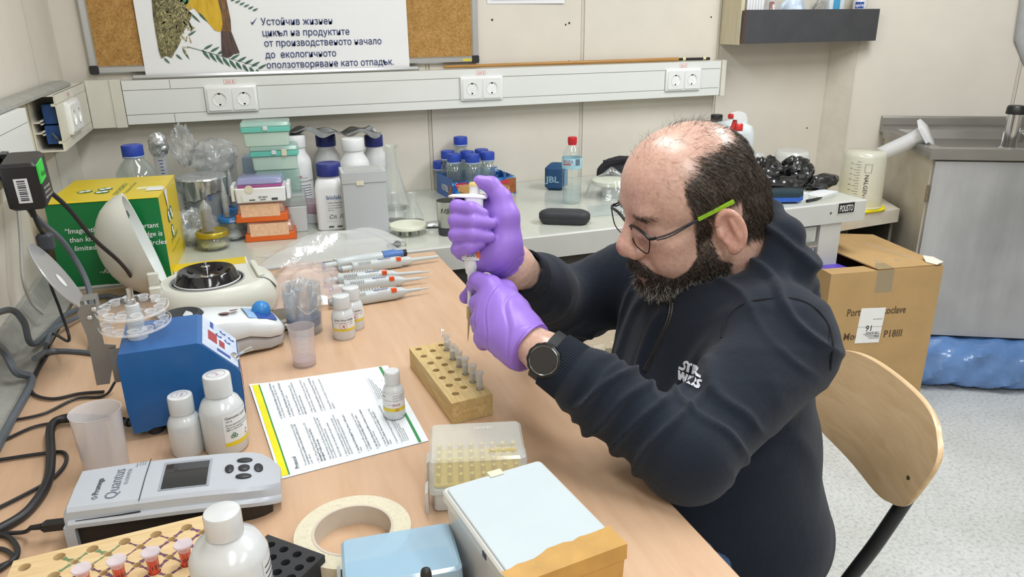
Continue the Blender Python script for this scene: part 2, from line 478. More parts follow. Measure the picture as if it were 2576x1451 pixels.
m_bluebox = M('blue_box_plastic', '1f4d8f', 0.4)
bx = MB().rbox(0.03, 0.05, 1.103, 1.150, 0.003, M4=T(0.037, ya+0.045, 0)); bx.build('junction_box', m_bluebox, tl)
bx = MB(); Lx = frame((0.037, ya+0.018, 1.078), (1, 0, 0), (0, 0, 1))
bx.poly_holes(rrect(0.032, 0.044, 0.003), [(-0.002, 0.004, 0.008)], 0, 0.02, 16, Lx); bx.rbox(0.032, 0.05, 1.056, 1.100, 0.003, M4=T(0.037, ya+0.0435, 0)); bx.build('junction_box', m_bluebox, tl)
MB().tube(smooth_path([(0.036, ya+0.012, 1.082), (0.045, ya+0.008, 1.070), (0.051, ya+0.03, 1.058), (0.052, ya+0.1, 1.052)]), 0.003).build('wire', M('green_wire', '4c5a52', 0.5), tl)
Ml = frame((0.0601, ya+0.16, 1.106), (0, 1, 0), (0, 0, 1))
double_socket('white double wall socket on the left wall trunking by the corner', None, Ml)
volt_label(None, frame((0.0601, ya+0.16, 1.161), (0, 1, 0), (0, 0, 1)), 'on the left wall trunking by the corner')
tn = thing('cable_trunking', 'nearer run of white trunking on the left wall carrying the power adapter', 'trunking')
MB().box(0.001, 0.056, 0.70, 1.79, 1.040, 1.172).build('body', m_pvc, tn, smooth=False)
MB().box(0.056, 0.060, 0.70, 1.789, 1.040, 1.067).build('lower_cover', m_pvc, tn, smooth=False)
MB().box(0.056, 0.060, 0.70, 1.789, 1.145, 1.172).build('upper_cover', m_pvc, tn, smooth=False)
MB().box(0.056, 0.060, 0.70, 1.36, 1.0685, 1.1435).box(0.056, 0.060, 1.52, 1.789, 1.0685, 1.1435).build('middle_cover', m_pvc, tn, smooth=False)
double_socket('white double wall socket with the black power adapter plugged in', None, frame((0.0601, 1.44, 1.106), (0, 1, 0), (0, 0, 1)))
gs = MB().loft([[(0.006, y, 1.1735), (0.046, y, 1.1735), (0.046, y, 1.180), (0.030, y, 1.187), (0.006, y, 1.187)] for y in (1.2, 2.40)])
tag(gs.build('conduit_strip', m_trim, smooth=False), 'long grey plastic conduit strip lying on top of the left trunking', 'conduit')

# ------------------------------------------------------------------ cork board and poster
m_alu = M('brushed_aluminium', 'c6c9cb', 0.3, 0.85, var=0.04, stretch=(1, 1, 60), vscale=20)
m_blackcap = M('black_corner_plastic', '232326', 0.45)
def cork_mat():
    m, nt, b, out = newmat('cork')
    v = coords(nt)
    n = noise(nt, v, 220, 3, 0.7); n2 = noise(nt, v, 30, 2)
    c = ramp(nt, n.outputs['Fac'], [(0.3, '96703a'), (0.5, 'b88f52'), (0.68, 'cda466')])
    c2 = ramp(nt, n2.outputs['Fac'], [(0.3, 'e4dcd0'), (0.7, 'ffffff')])
    mx = node(nt, 'ShaderNodeMixRGB', blend_type='MULTIPLY'); mx.inputs['Fac'].default_value = 1
    nt.links.new(c, mx.inputs[1]); nt.links.new(c2, mx.inputs[2]); nt.links.new(mx.outputs[0], b.inputs['Base Color'])
    b.inputs['Roughness'].default_value = 0.9; bump(nt, b, n.outputs['Fac'], 0.3)
    return m
bd = thing('cork_board', 'cork notice board with aluminium frame on the back wall', 'notice board')
BX0, BX1, BZ0, BZ1 = 0.075, 1.270, 1.192, 1.792
MB().box(BX0+0.006, BX1-0.006, YB-0.014, YB-0.002, BZ0+0.006, BZ1-0.006).build('cork_panel', cork_mat(), bd, smooth=False)
def rail(x0, x1, z0, z1, vert):
    mb = MB()
    if vert: mb.loft([[(x0, YB-0.001, z), (x0, YB-0.014, z), (x0+0.004, YB-0.018, z), (x1-0.004, YB-0.018, z), (x1, YB-0.014, z), (x1, YB-0.001, z)] for z in (z0, z1)])
    else: mb.loft([[(x, YB-0.001, z0), (x, YB-0.014, z0), (x, YB-0.018, z0+0.004), (x, YB-0.018, z1-0.004), (x, YB-0.014, z1), (x, YB-0.001, z1)] for x in (x0, x1)])
    mb.build('frame_rail', m_alu, bd, smooth=False)
rail(BX0, BX0+0.022, BZ0+0.02, BZ1-0.02, True); rail(BX1-0.022, BX1, BZ0+0.02, BZ1-0.02, True)
rail(BX0+0.02, BX1-0.02, BZ0, BZ0+0.022, False); rail(BX0+0.02, BX1-0.02, BZ1-0.022, BZ1, False)
for x in (BX0-0.001, BX1-0.024):
    for z in (BZ0-0.001, BZ1-0.024): MB().rbox(0.025, 0.025, 0, 0.021, 0.005, M4=frame((x+0.0125, YB-0.0005, z+0.0125), (1, 0, 0), (0, 0, 1))).build('corner_cap', m_blackcap, bd)
MB().box(BX1-0.058, BX1-0.026, YB-0.0185, YB-0.018, BZ0+0.006, BZ0+0.014).build('maker_plate', M('yellow_plate', 'd2c83a', 0.5), bd, smooth=False)

m_poster = M('poster_paper', 'eef0f2', 0.28, var=0.01, vscale=4)
m_navy = M('navy_print', '20346b', 0.5)
PX0, PX1, PZ0, PZ1 = 0.222, 1.026, 1.184, 1.75
PY = YB-0.0215
po = thing('poster', 'white poster with a yellow bird, woven nest and Cyrillic text over the cork board', 'poster')
pg = MB().grid(lambda u, v: (PX0+(PX1-PX0)*u, PY-0.002*math.sin(PI*u)-0.0012*math.sin(9*u+3*v), PZ0+(PZ1-PZ0)*v), 24, 12)
pg.build('sheet', m_poster, po)
bar = MB(); bar.loft([[(x, YB-0.020, 1.1745), (x, YB-0.030, 1.1745), (x, YB-0.033, 1.179), (x, YB-0.030, 1.186), (x, YB-0.020, 1.186)] for x in (0.187, 1.054)])
bar.build('bottom_rail', m_alu, po, smooth=False)
MB().box(0.186, 0.1875, YB-0.031, YB-0.0195, 1.174, 1.1865).box(1.0535, 1.055, YB-0.031, YB-0.0195, 1.174, 1.1865).build('rail_cap', m_blackcap, po, smooth=False)
def PP(px, py): p = on_y(px, py, PY-0.0035); return (p.x, p.z)
def poly_print(name, pts, mat, lift=0.0, parent=po):
    """flat printed patch from picture outline points"""
    q = [PP(*p) for p in pts]
    res = geometry.delaunay_2d_cdt([Vector(p) for p in q], [], [list(range(len(q)))], 1, 1e-7)
    return MB().add([(p.x, PY-0.0035-lift, p.y) for p in res[0]], [tuple(t) for t in res[2]]).build(name, mat, parent, smooth=False)
lines = [('ериозво..ства и употреба', 640, 1, 890), ('Устойчив жизнен', 657, 64, 836), ('цикъл на продуктите', 660, 92, 878), ('от производственото начало', 665, 118, 959),
         ('до  екологичното', 668, 147, 846), ('оползотворяване като отпадък.', 671, 173, 990)]
tb = MB()
for s, x0, y0, x1 in lines[1:]:
    a, b = on_y(x0, y0, PY-0.004), on_y(x1, y0-(x1-x0)*0.030, PY-0.004)
    text_into(tb, s, 0.029, (lambda u, v, a=a: (a.x+u, PY-0.0037, a.z+0.001+v)), bold=0.004, width=b.x-a.x)
a = on_y(636, 60, PY-0.004); tb.add([(a.x-0.006, PY-0.0037, a.z+0.008), (a.x-0.002, PY-0.0037, a.z-0.004), (a.x+0.016, PY-0.0037, a.z+0.02), (a.x-0.001, PY-0.0037, a.z+0.003)], [(0, 1, 3), (1, 2, 3)])
tb.build('lettering', m_navy, po, smooth=False)
def photo_mat(name, cols, scale, stretch=(1, 1, 1), dist=1.0):
    m, nt, b, out = newmat(name)
    n = noise(nt, coords(nt, stretch), scale, 5, 0.7); n.inputs['Distortion'].default_value = dist
    nt.links.new(ramp(nt, n.outputs['Fac'], cols), b.inputs['Base Color']); b.inputs['Roughness'].default_value = 0.35
    return m
m_nest = photo_mat('nest_print', [(0.3, '2a2c20'), (0.42, '4e4d31'), (0.52, '76704a'), (0.62, '9a9468'), (0.75, 'bdb790')], 55, (1, 1, 0.7), 2.5)
m_bird = photo_mat('bird_yellow_print', [(0.3, 'b98a1c'), (0.5, 'd3ab1e'), (0.7, 'dcb834')], 30, (2, 1, 0.4))
m_birdw = photo_mat('bird_brown_print', [(0.3, '3c2b26'), (0.5, '6a4c30'), (0.7, '9a7440')], 40, (3, 1, 0.3))
m_tail = photo_mat('tail_print', [(0.35, '3a2c2c'), (0.65, '5f4a45')], 60, (3, 1, 0.3))
m_leaf = photo_mat('leaf_print', [(0.3, '2c5546'), (0.7, '4f7a68')], 30)
nest = [(381, -8), (385, 40), (392, 85), (400, 130), (406, 147), (418, 140), (432, 146), (440, 130), (448, 118), (455, 102), (452, 92), (462, 80), (470, 66), (478, 50), (484, 34), (470, 24), (458, 8), (448, -8)]
poly_print('nest_print', nest, m_nest)
rs = random.Random(3)
st = MB()
for k in range(150):                         # woven straws of the nest
    t = rs.random(); x = 386+rs.random()*85; y = rs.random()*125
    if x > 478-0.33*max(0, y-40): continue
    a = rs.uniform(-1.5, 1.5); L = rs.uniform(8, 26); w = rs.uniform(0.6, 1.5)
    p0 = PP(x+0.14*y, y); p1 = PP(x+0.14*y+L*math.cos(a)*0.6, y+L*math.sin(a)); p2 = PP(x+0.14*y+L*math.cos(a)*0.9+2, y+L*math.sin(a)*0.9+w+1)
    if p1[0] > PP(474, 0)[0]: continue
    st.add([(p0[0], PY-0.0039, p0[1]), (p1[0], PY-0.0039, p1[1]), (p2[0], PY-0.0039, p2[1])], [(0, 1, 2)])
st.build('straw_print', M('straw_print', 'a9a173', 0.5, var=0.4, vscale=90), po, smooth=False)
poly_print('bird_belly_print', [(472, -8), (466, 22), (475, 26), (488, 20), (505, 40), (525, 58), (540, 76), (552, 80), (562, 70), (566, 40), (556, -8)], m_bird)
poly_print('egg_print', [(449, -8), (456, 4), (466, 12), (474, 8), (480, -8)], M('green_print', '5f8a5c', 0.5, var=0.2), 0.0004)
poly_print('bird_wing_print', [(546, -8), (556, 30), (560, 60), (556, 84), (570, 90), (582, 84), (580, 50), (574, 20), (568, -8)], m_birdw, 0.0003)
poly_print('tail_print', [(556, 78), (557, 110), (558, 140), (568, 145), (580, 143), (588, 136), (603, 133), (592, 105), (582, 80)], m_tail, 0.0005)
lf = MB()
def leaf(x, y, ang, L, w):
    c, s = math.cos(ang), math.sin(ang); q = []
    for u, v in ((0, 0), (0.3, 0.5), (0.65, 0.42), (1, 0), (0.65, -0.32), (0.3, -0.4)):
        q.append(PP(x+L*u*c-w*v*s, y+L*u*s+w*v*c))
    MB().add([(a, PY-0.0037, b) for a, b in q], [tuple(range(6))]).build('leaf_print', m_leaf, po, smooth=False)
for k in range(9):
    x = 508+k*17; y = 124+k*6.2
    leaf(x, y, 0.9, 34 if k < 5 else 26, 8); leaf(x+4, y, -0.5, 27, 7)
for k in range(6): leaf(580+k*11, 2+k*5.0, -0.4, 16, 5)
for x, y, a, L in ((412, 145, 0.75, 22), (442, 136, 0.7, 22), (458, 120, 1.0, 36), (472, 90, -0.55, 26), (480, 34, 0.75, 34), (498, 30, 0.8, 36)): leaf(x, y, a, L, 6)
p0, p1 = PP(470, 116), PP(648, 166)
lf.add([(p0[0], PY-0.0037, p0[1]), (p1[0], PY-0.0037, p1[1]), (p1[0], PY-0.0037, p1[1]-0.001), (p0[0], PY-0.0037, p0[1]-0.002)], [(0, 1, 2, 3)])
lf.build('stem_print', m_leaf, po, smooth=False)

# wooden pointer lying on the trunking, paper sheet, all against the back wall
wp = thing('wooden_pointer', 'thin wooden pointer stick with black handle lying on the trunking', 'pointer stick')
MB().tube([(1.145, YB-0.02, 1.1815), (1.6, YB-0.02, 1.182), (2.06, YB-0.02, 1.182)], [0.005, 0.0065, 0.0072], 10).build('stick', wood('stick_wood', '9a6c34', 'c0904c', (3, 80, 80)), wp)
MB().tube([(2.06, YB-0.02, 1.1815), (2.2, YB-0.02, 1.1805)], 0.0055, 10).build('handle', m_black, wp)
for x in (2.085, 2.175): MB().tube([(x-0.006, YB-0.02, 1.182), (x+0.006, YB-0.02, 1.182)], 0.0066, 10).build('band', M('cream_band', 'e0d9a8', 0.5), wp)
pa = thing('wall_notice', 'white sheet of paper with a printed picture pinned high on the back wall', 'paper')
MB().grid(lambda u, v: (1.31+0.285*u, YB-0.002-0.004*u*u*(1-v), 1.3815+0.2*v), 8, 4).build('sheet', m_poster, pa)
MB().box(1.325, 1.585, YB-0.0075, YB-0.0066, 1.396, 1.57).build('picture', photo_mat('picture_print', [(0.3, '6a6470'), (0.5, 'b9b0b4'), (0.7, 'd46a86')], 25), pa, smooth=False)
# wooden quarter strip along the foot of the left wall where it meets the desk
struct(MB().loft([[(0.001, y, DESK-0.02), (0.068, y, DESK-0.02), (0.068, y, DESK+0.004), (0.03, y, DESK+0.012), (0.012, y, DESK+0.05), (0.001, y, DESK+0.05)] for y in (-0.6, 1.84)]).build('trim_2', m_trim, smooth=False))

# ------------------------------------------------------------------ wall shelf with its load
m_slate = M('dark_laminate', '45464a', 0.5, var=0.12, vscale=14)
m_chip = M('chipboard_edge', '6a5450', 0.8, var=0.25, vscale=150)
sh = thing('wall_shelf', 'dark grey laminate wall shelf with upstand on the right of the wall', 'shelf')
SX0, SX1, SY0, SZ0, SZ1 = 2.258, 2.877, 2.43, 1.236, 1.354
MB().box(SX0-0.006, SX0+0.010, SY0+0.03, YB-0.003, SZ0-0.004, 1.75).build('batten', wood('pale_batten', 'c9bda0', 'd8cdb2', (30, 30, 2)), sh, smooth=False)
MB().box(SX0, SX1, SY0, SY0+0.016, SZ0, SZ1).build('front_board', m_slate, sh, smooth=False)
sd_ = MB(); Ls = frame((SX0, (SY0+YB)/2+0.008, 0), (0, -1, 0), (0, 0, 1))
sd_.poly_holes([(-(YB-SY0)/2+0.01, SZ0+0.016), ((YB-SY0)/2-0.008, SZ0+0.016), ((YB-SY0)/2-0.008, SZ1-0.002), (-(YB-SY0)/2+0.01, SZ1-0.002)], [(-0.045, SZ0+0.045, 0.017)], 0.0, 0.012, 20, Ls, bottom=False)
sd_.build('end_board', m_slate, sh, smooth=False)
MB().lathe([(0.017, -0.001), (0.017, 0.001), (0.0135, 0.001), (0.0135, -0.012)], 20, Ls @ T(-0.045, SZ0+0.045, 0)).build('cable_grommet', m_pvc2, sh)
MB().box(SX0+0.001, SX1, SY0+0.0165, YB-0.003, SZ0, SZ0+0.016).build('bottom_board', m_chip, sh, smooth=False)
MB().box(SX0-0.0006, SX0, SY0+0.0, SY0+0.016, SZ0, SZ1).build('board_edge', m_chip, sh, smooth=False)
MB().box(SX1-0.016, SX1, SY0+0.0165, YB-0.003, SZ0+0.0165, SZ1-0.002).build('far_end_board', m_slate, sh, smooth=False)
SB = SZ0+0.0162
def on_shelf(px, y): return on_y(px, 18, y).x
m_card = M('white_card', 'e6e8ea', 0.5, var=0.03)
for k in range(6):
    x = 2.282+k*0.0125
    o_ = MB().rbox(0.0115, 0.075, SB, SB+0.20-0.004*(k % 3), 0.001, 0.0005, M4=T(x, 2.495, 0)).build('slide_box', m_card)
    tag(o_, 'thin white card box filed on the wall shelf, %s from the left' % ('first', 'second', 'third', 'fourth', 'fifth', 'sixth')[k], 'box', 'thin white boxes on the wall shelf')
m_bag = clear('bag_plastic', 'eef2f4', 0.20, 0.12, 1.5, bmp=0.9, bscale=60)
def crumple(mb, c, r, seed, amp=0.25, n=26, m=16, flat0=True):
    rs = np.random.RandomState(seed); ph = rs.rand(8, 3)*6.28; fr = rs.randn(8, 3)*np.linspace(2.0, 7.0, 8)[:, None]
    vs = []
    rings = []
    for k in range(0, m+1):
        ring = []
        for i in range(n):
            th, fi = PI*min(max(k/m, 0.02), 0.98), 2*PI*i/n
            d = np.array([math.sin(th)*math.cos(fi), math.sin(th)*math.sin(fi), -math.cos(th)])
            w = 1+amp*sum(abs(math.sin(fr[q] @ d+ph[q, 0]))-0.6 for q in range(8))/3
            p = [c[0]+r[0]*d[0]*w, c[1]+r[1]*d[1]*w, c[2]+r[2]*d[2]*w]
            if flat0: p[2] = max(p[2], c[2]-r[2]*0.9)
            ring.append(tuple(p))
        rings.append(ring)
    return mb.loft(rings)
sp = thing('plastic_packet', 'crumpled clear packet with a red stripe on the wall shelf', 'packet')
crumple(MB(), (2.415, 2.49, SB+0.07), (0.045, 0.035, 0.075), 5).build('wrap', m_bag, sp)
MB().rbox(0.008, 0.02, SB+0.005, SB+0.13, 0.002, M4=T(2.40, 2.478, 0)).build('red_stripe', M('red_plastic', 'b8423c', 0.4), sp)
sp = thing('plastic_packet', 'blue and white crumpled packet in the middle of the wall shelf', 'packet')
crumple(MB(), (2.51, 2.49, SB+0.07), (0.05, 0.04, 0.078), 11, 0.3).build('wrap', M('pale_blue_wrap', 'c4d4e6', 0.25, var=0.25, vscale=25), sp)
cb = MB()
for k in range(5):
    cb.tube(smooth_path([(2.565+0.01*k, 2.455, SB+0.1+0.012*k), (2.59, 2.47, SB+0.07+0.01*k), (2.625, 2.475, SB+0.075+0.013*k), (2.645, 2.47, SB+0.13)]), 0.003, 6)
tag(cb.build('cable_coil', M('grey_cable', 'a3a29b', 0.5)), 'loose coil of grey cable on the wall shelf', 'cable')
wt = thing('wipes_packet', 'blue and white striped packet standing on the wall shelf', 'packet')
MB().rbox(0.075, 0.06, SB, SB+0.16, 0.01, M4=T(2.69, 2.485, 0)).build('body', M('wipes_white', 'd3dde2', 0.4), wt)
MB().box(2.668, 2.700, 2.4542, 2.4548, SB+0.002, SB+0.158).build('blue_panel', M('wipes_blue', '4a9cc8', 0.4), wt, smooth=False)
ca = thing('aerosol_can', 'white aerosol can with a blue spree badge at the right end of the shelf', 'can', (2.825, 2.485, SB))
MB().lathe([(0.0001, 0), (0.024, 0.001), (0.026, 0.004), (0.026, 0.15), (0.022, 0.16), (0.0001, 0.16)], 24).build('body', M('can_white', 'dfe2e6', 0.3), ca)
aa = cam_angle((2.825, 2.485))
lb = MB(); round_label(lb, 0.026, aa-0.62, aa+0.62, 0.104, 0.128); lb.build('badge', M('badge_blue', '2a4a9c', 0.4), ca)
lb = MB(); text_into(lb, 'spree', 0.017, round_fn(0.026, aa-0.015/0.026-0.02, 0.111, 0.0008), bold=0.02, shear=0.2); lb.build('lettering', M('print_white', 'f2f2f2', 0.5), ca, smooth=False)
# ================================================================== desk, bench, sink corner
m_beech = wood('beech_laminate', 'c8a484', 'd3b294', (14, 1.4, 14), 3.0, 0.32)
m_edge = M('edge_band', 'b08c66', 0.45, var=0.1, stretch=(1, 1, 20))
dk = thing('desk', 'pale beech laminate desk along the left wall', 'desk')
DX0, DX1, DY0, DY1 = 0.072, 0.907, -0.45, 1.852
dt = MB(); dt.loft([[(x, y, DESK-0.028) for x, y in rounded(DX0, DX1, DY0, DY1)], [(x, y, DESK-0.0015) for x, y in rounded(DX0, DX1, DY0, DY1)],
                    [(x, y, DESK) for x, y in rounded(DX0+0.0012, DX1-0.0012, DY0+0.0012, DY1-0.0012)]])
dt.build('desk_top', m_beech, dk, smooth=False)
MB().box(DX1, DX1+0.0008, DY0, DY1, DESK-0.028, DESK-0.0015).build('edge_band', m_edge, dk, smooth=False)
m_steel_leg = M('desk_leg_grey', '6a6c6e', 0.5)
for x in (DX0+0.06, DX1-0.06):
    for y in (DY0+0.06, DY1-0.09): MB().rbox(0.04, 0.04, 0, DESK-0.0285, 0.004, M4=T(x, y, 0)).build('leg', m_steel_leg, dk)
# ---- bench
m_btop = M('bench_laminate', 'c3c7bd', 0.16, var=0.03, vscale=60, spec=0.6)
m_bfr = M('bench_steel', 'c3c4bf', 0.4, var=0.03, vscale=10)
m_bdrk = M('under_bench_shade', '4a4744', 0.8)  # dark colour paints the shade of the void under the bench
bn = thing('lab_bench', 'long grey laboratory bench along the back wall', 'bench')
EX, EY0 = 2.372, 1.862
MB().box(0.002, EX-0.004, EY0+0.014, YB-0.004, BENCH-0.012, BENCH).build('bench_top', m_btop, bn, smooth=False)
fr = MB(); fr.loft([[(x, EY0, BENCH-0.067), (x, EY0, BENCH-0.003), (x, EY0+0.003, BENCH+0.0005), (x, EY0+0.013, BENCH+0.0005), (x, EY0+0.013, BENCH-0.067)] for x in (0.002, EX)])
fr.box(EX-0.0035, EX, EY0+0.0135, YB-0.004, BENCH-0.067, BENCH+0.0005)
fr.build('apron', m_bfr, bn, smooth=False)
MB().box(0.002, EX-0.004, EY0+0.0135, YB-0.004, BENCH-0.0665, BENCH-0.0125).build('frame', m_bfr, bn, smooth=False)
MB().box(2.20, 2.285, EY0+0.006, EY0+0.09, 0.0, BENCH-0.068).build('leg', m_bfr, bn, smooth=False)
MB().box(2.20, 2.285, YB-0.1, YB-0.02, 0.0, BENCH-0.068).build('leg', m_bfr, bn, smooth=False)
nm = thing('name_plate', 'black POUSTO name plate on the bench end', 'plate')
a = on_y(2107, 525, EY0-0.0005); b = on_y(2150, 520, EY0-0.0005)
Mn = frame((a.x, EY0-0.0004, a.z), (1, 0, 0), (0, 0, 1))
pw = b.x-a.x
MB().box(-0.002, pw+0.002, -0.019, 0.019, 0, 0.001, Mn).build('rim', M('plate_rim', 'd5d5d2', 0.4), nm, smooth=False)
MB().box(0.002, pw-0.002, -0.0165, 0.0165, 0.001, 0.0014, Mn).build('plate', m_black, nm, smooth=False)
letter(nm, 'POUSTO', 0.030, tuple(Mn @ Vector((0.008, -0.011, 0.0014))), (1, 0, 0), (0, 0, 1), M('plate_print', 'e8e8e6', 0.5), width=pw-0.016, bold=0.015)
s_ = on_y(2090, 536, EY0); MB().lathe([(0.0001, 0.002), (0.003, 0.0015), (0.004, 0)], 12, frame((s_.x, EY0-0.0001, s_.z), (1, 0, 0), (0, 0, 1))).build('screw', m_hole, bn)
# drawer unit under the bench, right part, and a dark knee space beside it
du = thing('drawer_unit', 'grey drawer unit under the bench beside its right leg', 'cabinet')
MB().box(1.55, 2.195, EY0+0.03, YB-0.06, 0.12, BENCH-0.07).build('carcass', m_bfr, du, smooth=False)
for k in range(3):
    z1 = BENCH-0.075-k*0.185
    d_ = MB().box(1.56, 2.19, EY0+0.012, EY0+0.0295, z1-0.18, z1).build('drawer', m_bfr, du, smooth=False)
    MB().tube([(2.06, EY0-0.006, z1-0.055), (2.175, EY0-0.006, z1-0.055)], 0.012, 14).build('handle', M('chrome', 'd8dadc', 0.12, 1.0, var=0.02), d_)
# dark block under the bench, shade of the open void put into its colour
kd = thing('under_bench_shade_block', 'dark block painted as the shaded void under the middle of the bench', 'cabinet')
MB().box(0.93, 1.545, EY0+0.06, YB-0.06, 0.0, BENCH-0.07).build('carcass', m_bdrk, kd, smooth=False)
for k in range(2): MB().box(0.935+k*0.306, 1.235+k*0.306, EY0+0.042, EY0+0.0595, 0.08, BENCH-0.08).build('door', m_bdrk, kd, smooth=False)  # flat dark panels of the shade block, not cupboard doors
# crumpled parcel seen under the arm
pc = thing('wrapped_parcel', 'crumpled tan paper parcel standing on the floor under the bench', 'parcel')
c0 = on_y(1470, 865, 1.72)
ob = MB().rbox(0.30, 0.16, 0.0, 0.0+c0.z+0.02, 0.02, 0.01, 4, M4=T(c0.x, 1.74, 0) @ R(-12, 'Z')).build('paper', M('kraft_paper', 'b3a48e', 0.7, var=0.18, vscale=18, bmp=0.8, bscale=22), pc)
fl = MB()
for k in range(3):
    x = c0.x-0.06+k*0.055
    fl.add([(x, 1.652+k*0.004, c0.z+0.022), (x+0.035, 1.650+k*0.004, c0.z+0.024), (x+0.03, 1.640, c0.z-0.012), (x+0.018, 1.640, c0.z-0.022), (x, 1.642, c0.z-0.005)], [(0, 1, 2, 3, 4)])
fl.build('paper_flap', M('cream_paper', 'd6cbb4', 0.6, var=0.05), pc, smooth=False)

# ------------------------------------------------------------------ low cabinet between bench and sink
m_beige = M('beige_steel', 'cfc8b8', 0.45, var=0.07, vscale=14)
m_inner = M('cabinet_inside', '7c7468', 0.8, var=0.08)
lc = thing('low_cabinet', 'low beige open cabinet between the bench and the sink', 'cabinet')
LY, LZ = 2.06, 0.64
MB().prism([(2.385, LY), (2.775, LY+0.03), (2.93, 2.42), (2.80, 2.55), (2.385, 2.56)], LZ-0.05, LZ).build('top', m_beige, lc, smooth=False)
MB().box(2.39, 2.41, LY+0.03, 2.55, 0, LZ-0.0505).build('side', m_beige, lc, smooth=False)
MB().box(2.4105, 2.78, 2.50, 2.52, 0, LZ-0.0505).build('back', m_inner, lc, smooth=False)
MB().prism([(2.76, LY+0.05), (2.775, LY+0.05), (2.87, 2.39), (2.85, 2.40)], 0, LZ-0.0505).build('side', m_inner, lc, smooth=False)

# ------------------------------------------------------------------ stainless sink
def steel_mat(name, c, rough, stretch):
    m, nt, b, out = newmat(name)
    v = coords(nt, stretch)
    n = noise(nt, v, 6, 5, 0.65); n2 = noise(nt, coords(nt), 2.5, 3)
    mx = node(nt, 'ShaderNodeMixRGB', blend_type='MULTIPLY'); mx.inputs['Fac'].default_value = 1
    nt.links.new(ramp(nt, n.outputs['Fac'], [(0.3, c[0]), (0.7, c[1])]), mx.inputs[1])
    nt.links.new(ramp(nt, n2.outputs['Fac'], [(0.3, 'd8d8d8'), (0.7, 'ffffff')]), mx.inputs[2])
    nt.links.new(mx.outputs[0], b.inputs['Base Color'])
    b.inputs['Metallic'].default_value = 0.75; b.inputs['Roughness'].default_value = rough
    return m
m_door = steel_mat('sink_door_steel', ('b4b5b8', 'd0d1d4'), 0.42, (1, 1, 0.12))
m_rim = steel_mat('sink_rim_steel', ('96938f', 'aeaba7'), 0.3, (0.2, 1, 1))
m_chrome = M('chrome', 'd8dadc', 0.12, 1.0, var=0.02)
S0 = Vector((JX, JY, 0))+SD*0.13
Msk = Matrix(((SD.x, SN.x, 0, S0.x), (SD.y, SN.y, 0, S0.y), (0, 0, 1, 0), (0, 0, 0, 1)))      # x along the wall, y into the room
Msk = Matrix(((SD.x, -SN.x, 0, S0.x), (SD.y, -SN.y, 0, S0.y), (0, 0, 1, 0), (0, 0, 0, 1)))    # y negative into the room
sk = thing('sink_unit', 'stainless steel sink unit against the angled wall', 'sink')
sk.matrix_world = Msk
SKL, SKD, SKZ = 1.25, 0.575, 0.8945
MB().box(0.02, SKL, -SKD+0.03, -0.02, 0.20, SKZ-0.04).build('carcass', m_beige, sk, smooth=False)
sp_ = MB(); sp_.loft([[(x, -0.003, SKZ+0.045), (x, -0.016, SKZ+0.045), (x, -0.018, SKZ+0.038), (x, -0.020, SKZ+0.012), (x, -0.05, SKZ-0.004), (x, -0.05, SKZ-0.02), (x, -0.003, SKZ-0.02)] for x in (0, SKL)])
sp_.build('splashback', m_rim, sk, smooth=False)
rm = MB(); rm.box(0, SKL, -SKD, -SKD+0.045, SKZ-0.037, SKZ); rm.box(0, 0.05, -SKD+0.0455, -0.0505, SKZ-0.037, SKZ-0.002); rm.build('rim', m_rim, sk, smooth=False)
bs = MB(); bo = [(0.0505, -SKD+0.0455), (SKL, -SKD+0.0455), (SKL, -0.0505), (0.0505, -0.0505)]
bs.loft([[(x, y, SKZ-0.004) for x, y in bo], [(0.65+(x-0.65)*0.97, -0.3+(y+0.3)*0.94, SKZ-0.038) for x, y in bo]], False, True)
bs.build('basin', m_rim, sk, smooth=False)
MB().box(0.026, SKL, -SKD+0.012, -SKD+0.0295, 0.20, SKZ-0.045).build('door', m_door, sk, smooth=False)
MB().tube([(0.018, -SKD+0.020, SKZ-0.19), (0.018, -SKD+0.020, SKZ-0.13)], 0.005, 8).build('hinge', M('rusty_hinge', '8a7864', 0.6, 0.4, var=0.3, vscale=80), sk)
for x, y in ((0.06, -SKD+0.08), (0.06, -0.08), (SKL-0.06, -SKD+0.08), (SKL-0.06, -0.08)): MB().rbox(0.035, 0.035, 0, 0.20, 0.003, M4=T(x, y, 0)).build('leg', m_beige, sk)
fc = thing('mixer_tap', 'chrome mixer tap with black top behind the sink basin', 'tap')
fp = on_z(2541, 352, SKZ-0.002)
fc.location = (fp.x, fp.y, SKZ-0.036)
MB().lathe([(0.0001, 0), (0.034, 0), (0.034, 0.006), (0.027, 0.01), (0.0255, 0.03), (0.0255, 0.128), (0.0001, 0.128)], 24, R(0, 'X')).build('column', m_chrome, fc)
MB().lathe([(0.0001, 0.128), (0.032, 0.128), (0.0325, 0.131), (0.031, 0.152), (0.027, 0.158), (0.0001, 0.159)], 24).build('cap', m_black, fc)
MB().tube(smooth_path([(0.02, -0.01, 0.055), (0.05, -0.03, 0.060), (0.075, -0.045, 0.085), (0.13, -0.07, 0.1)]), 0.013, 14).ellipsoid((0.05, -0.03, 0.062), (0.02, 0.02, 0.022)).build('spout', m_chrome, fc)
MB().rbox(0.03, 0.03, 0.028, 0.06, 0.008, M4=T(0.022, -0.012, 0)).build('nut', M('dull_brass', '8f8f86', 0.35, 0.7), fc)
pp = MB().tube([tuple(on_y(2552, 0, 2.20)+Vector((0.02, 0, 0.6))), tuple(on_y(2568, 95, 2.20)), tuple(on_y(2600, 190, 2.18))], 0.022, 16)
tag(pp.build('drain_pipe', M('grey_pipe', 'b4b6b8', 0.4)), 'grey plastic pipe coming down the wall above the sink', 'pipe')
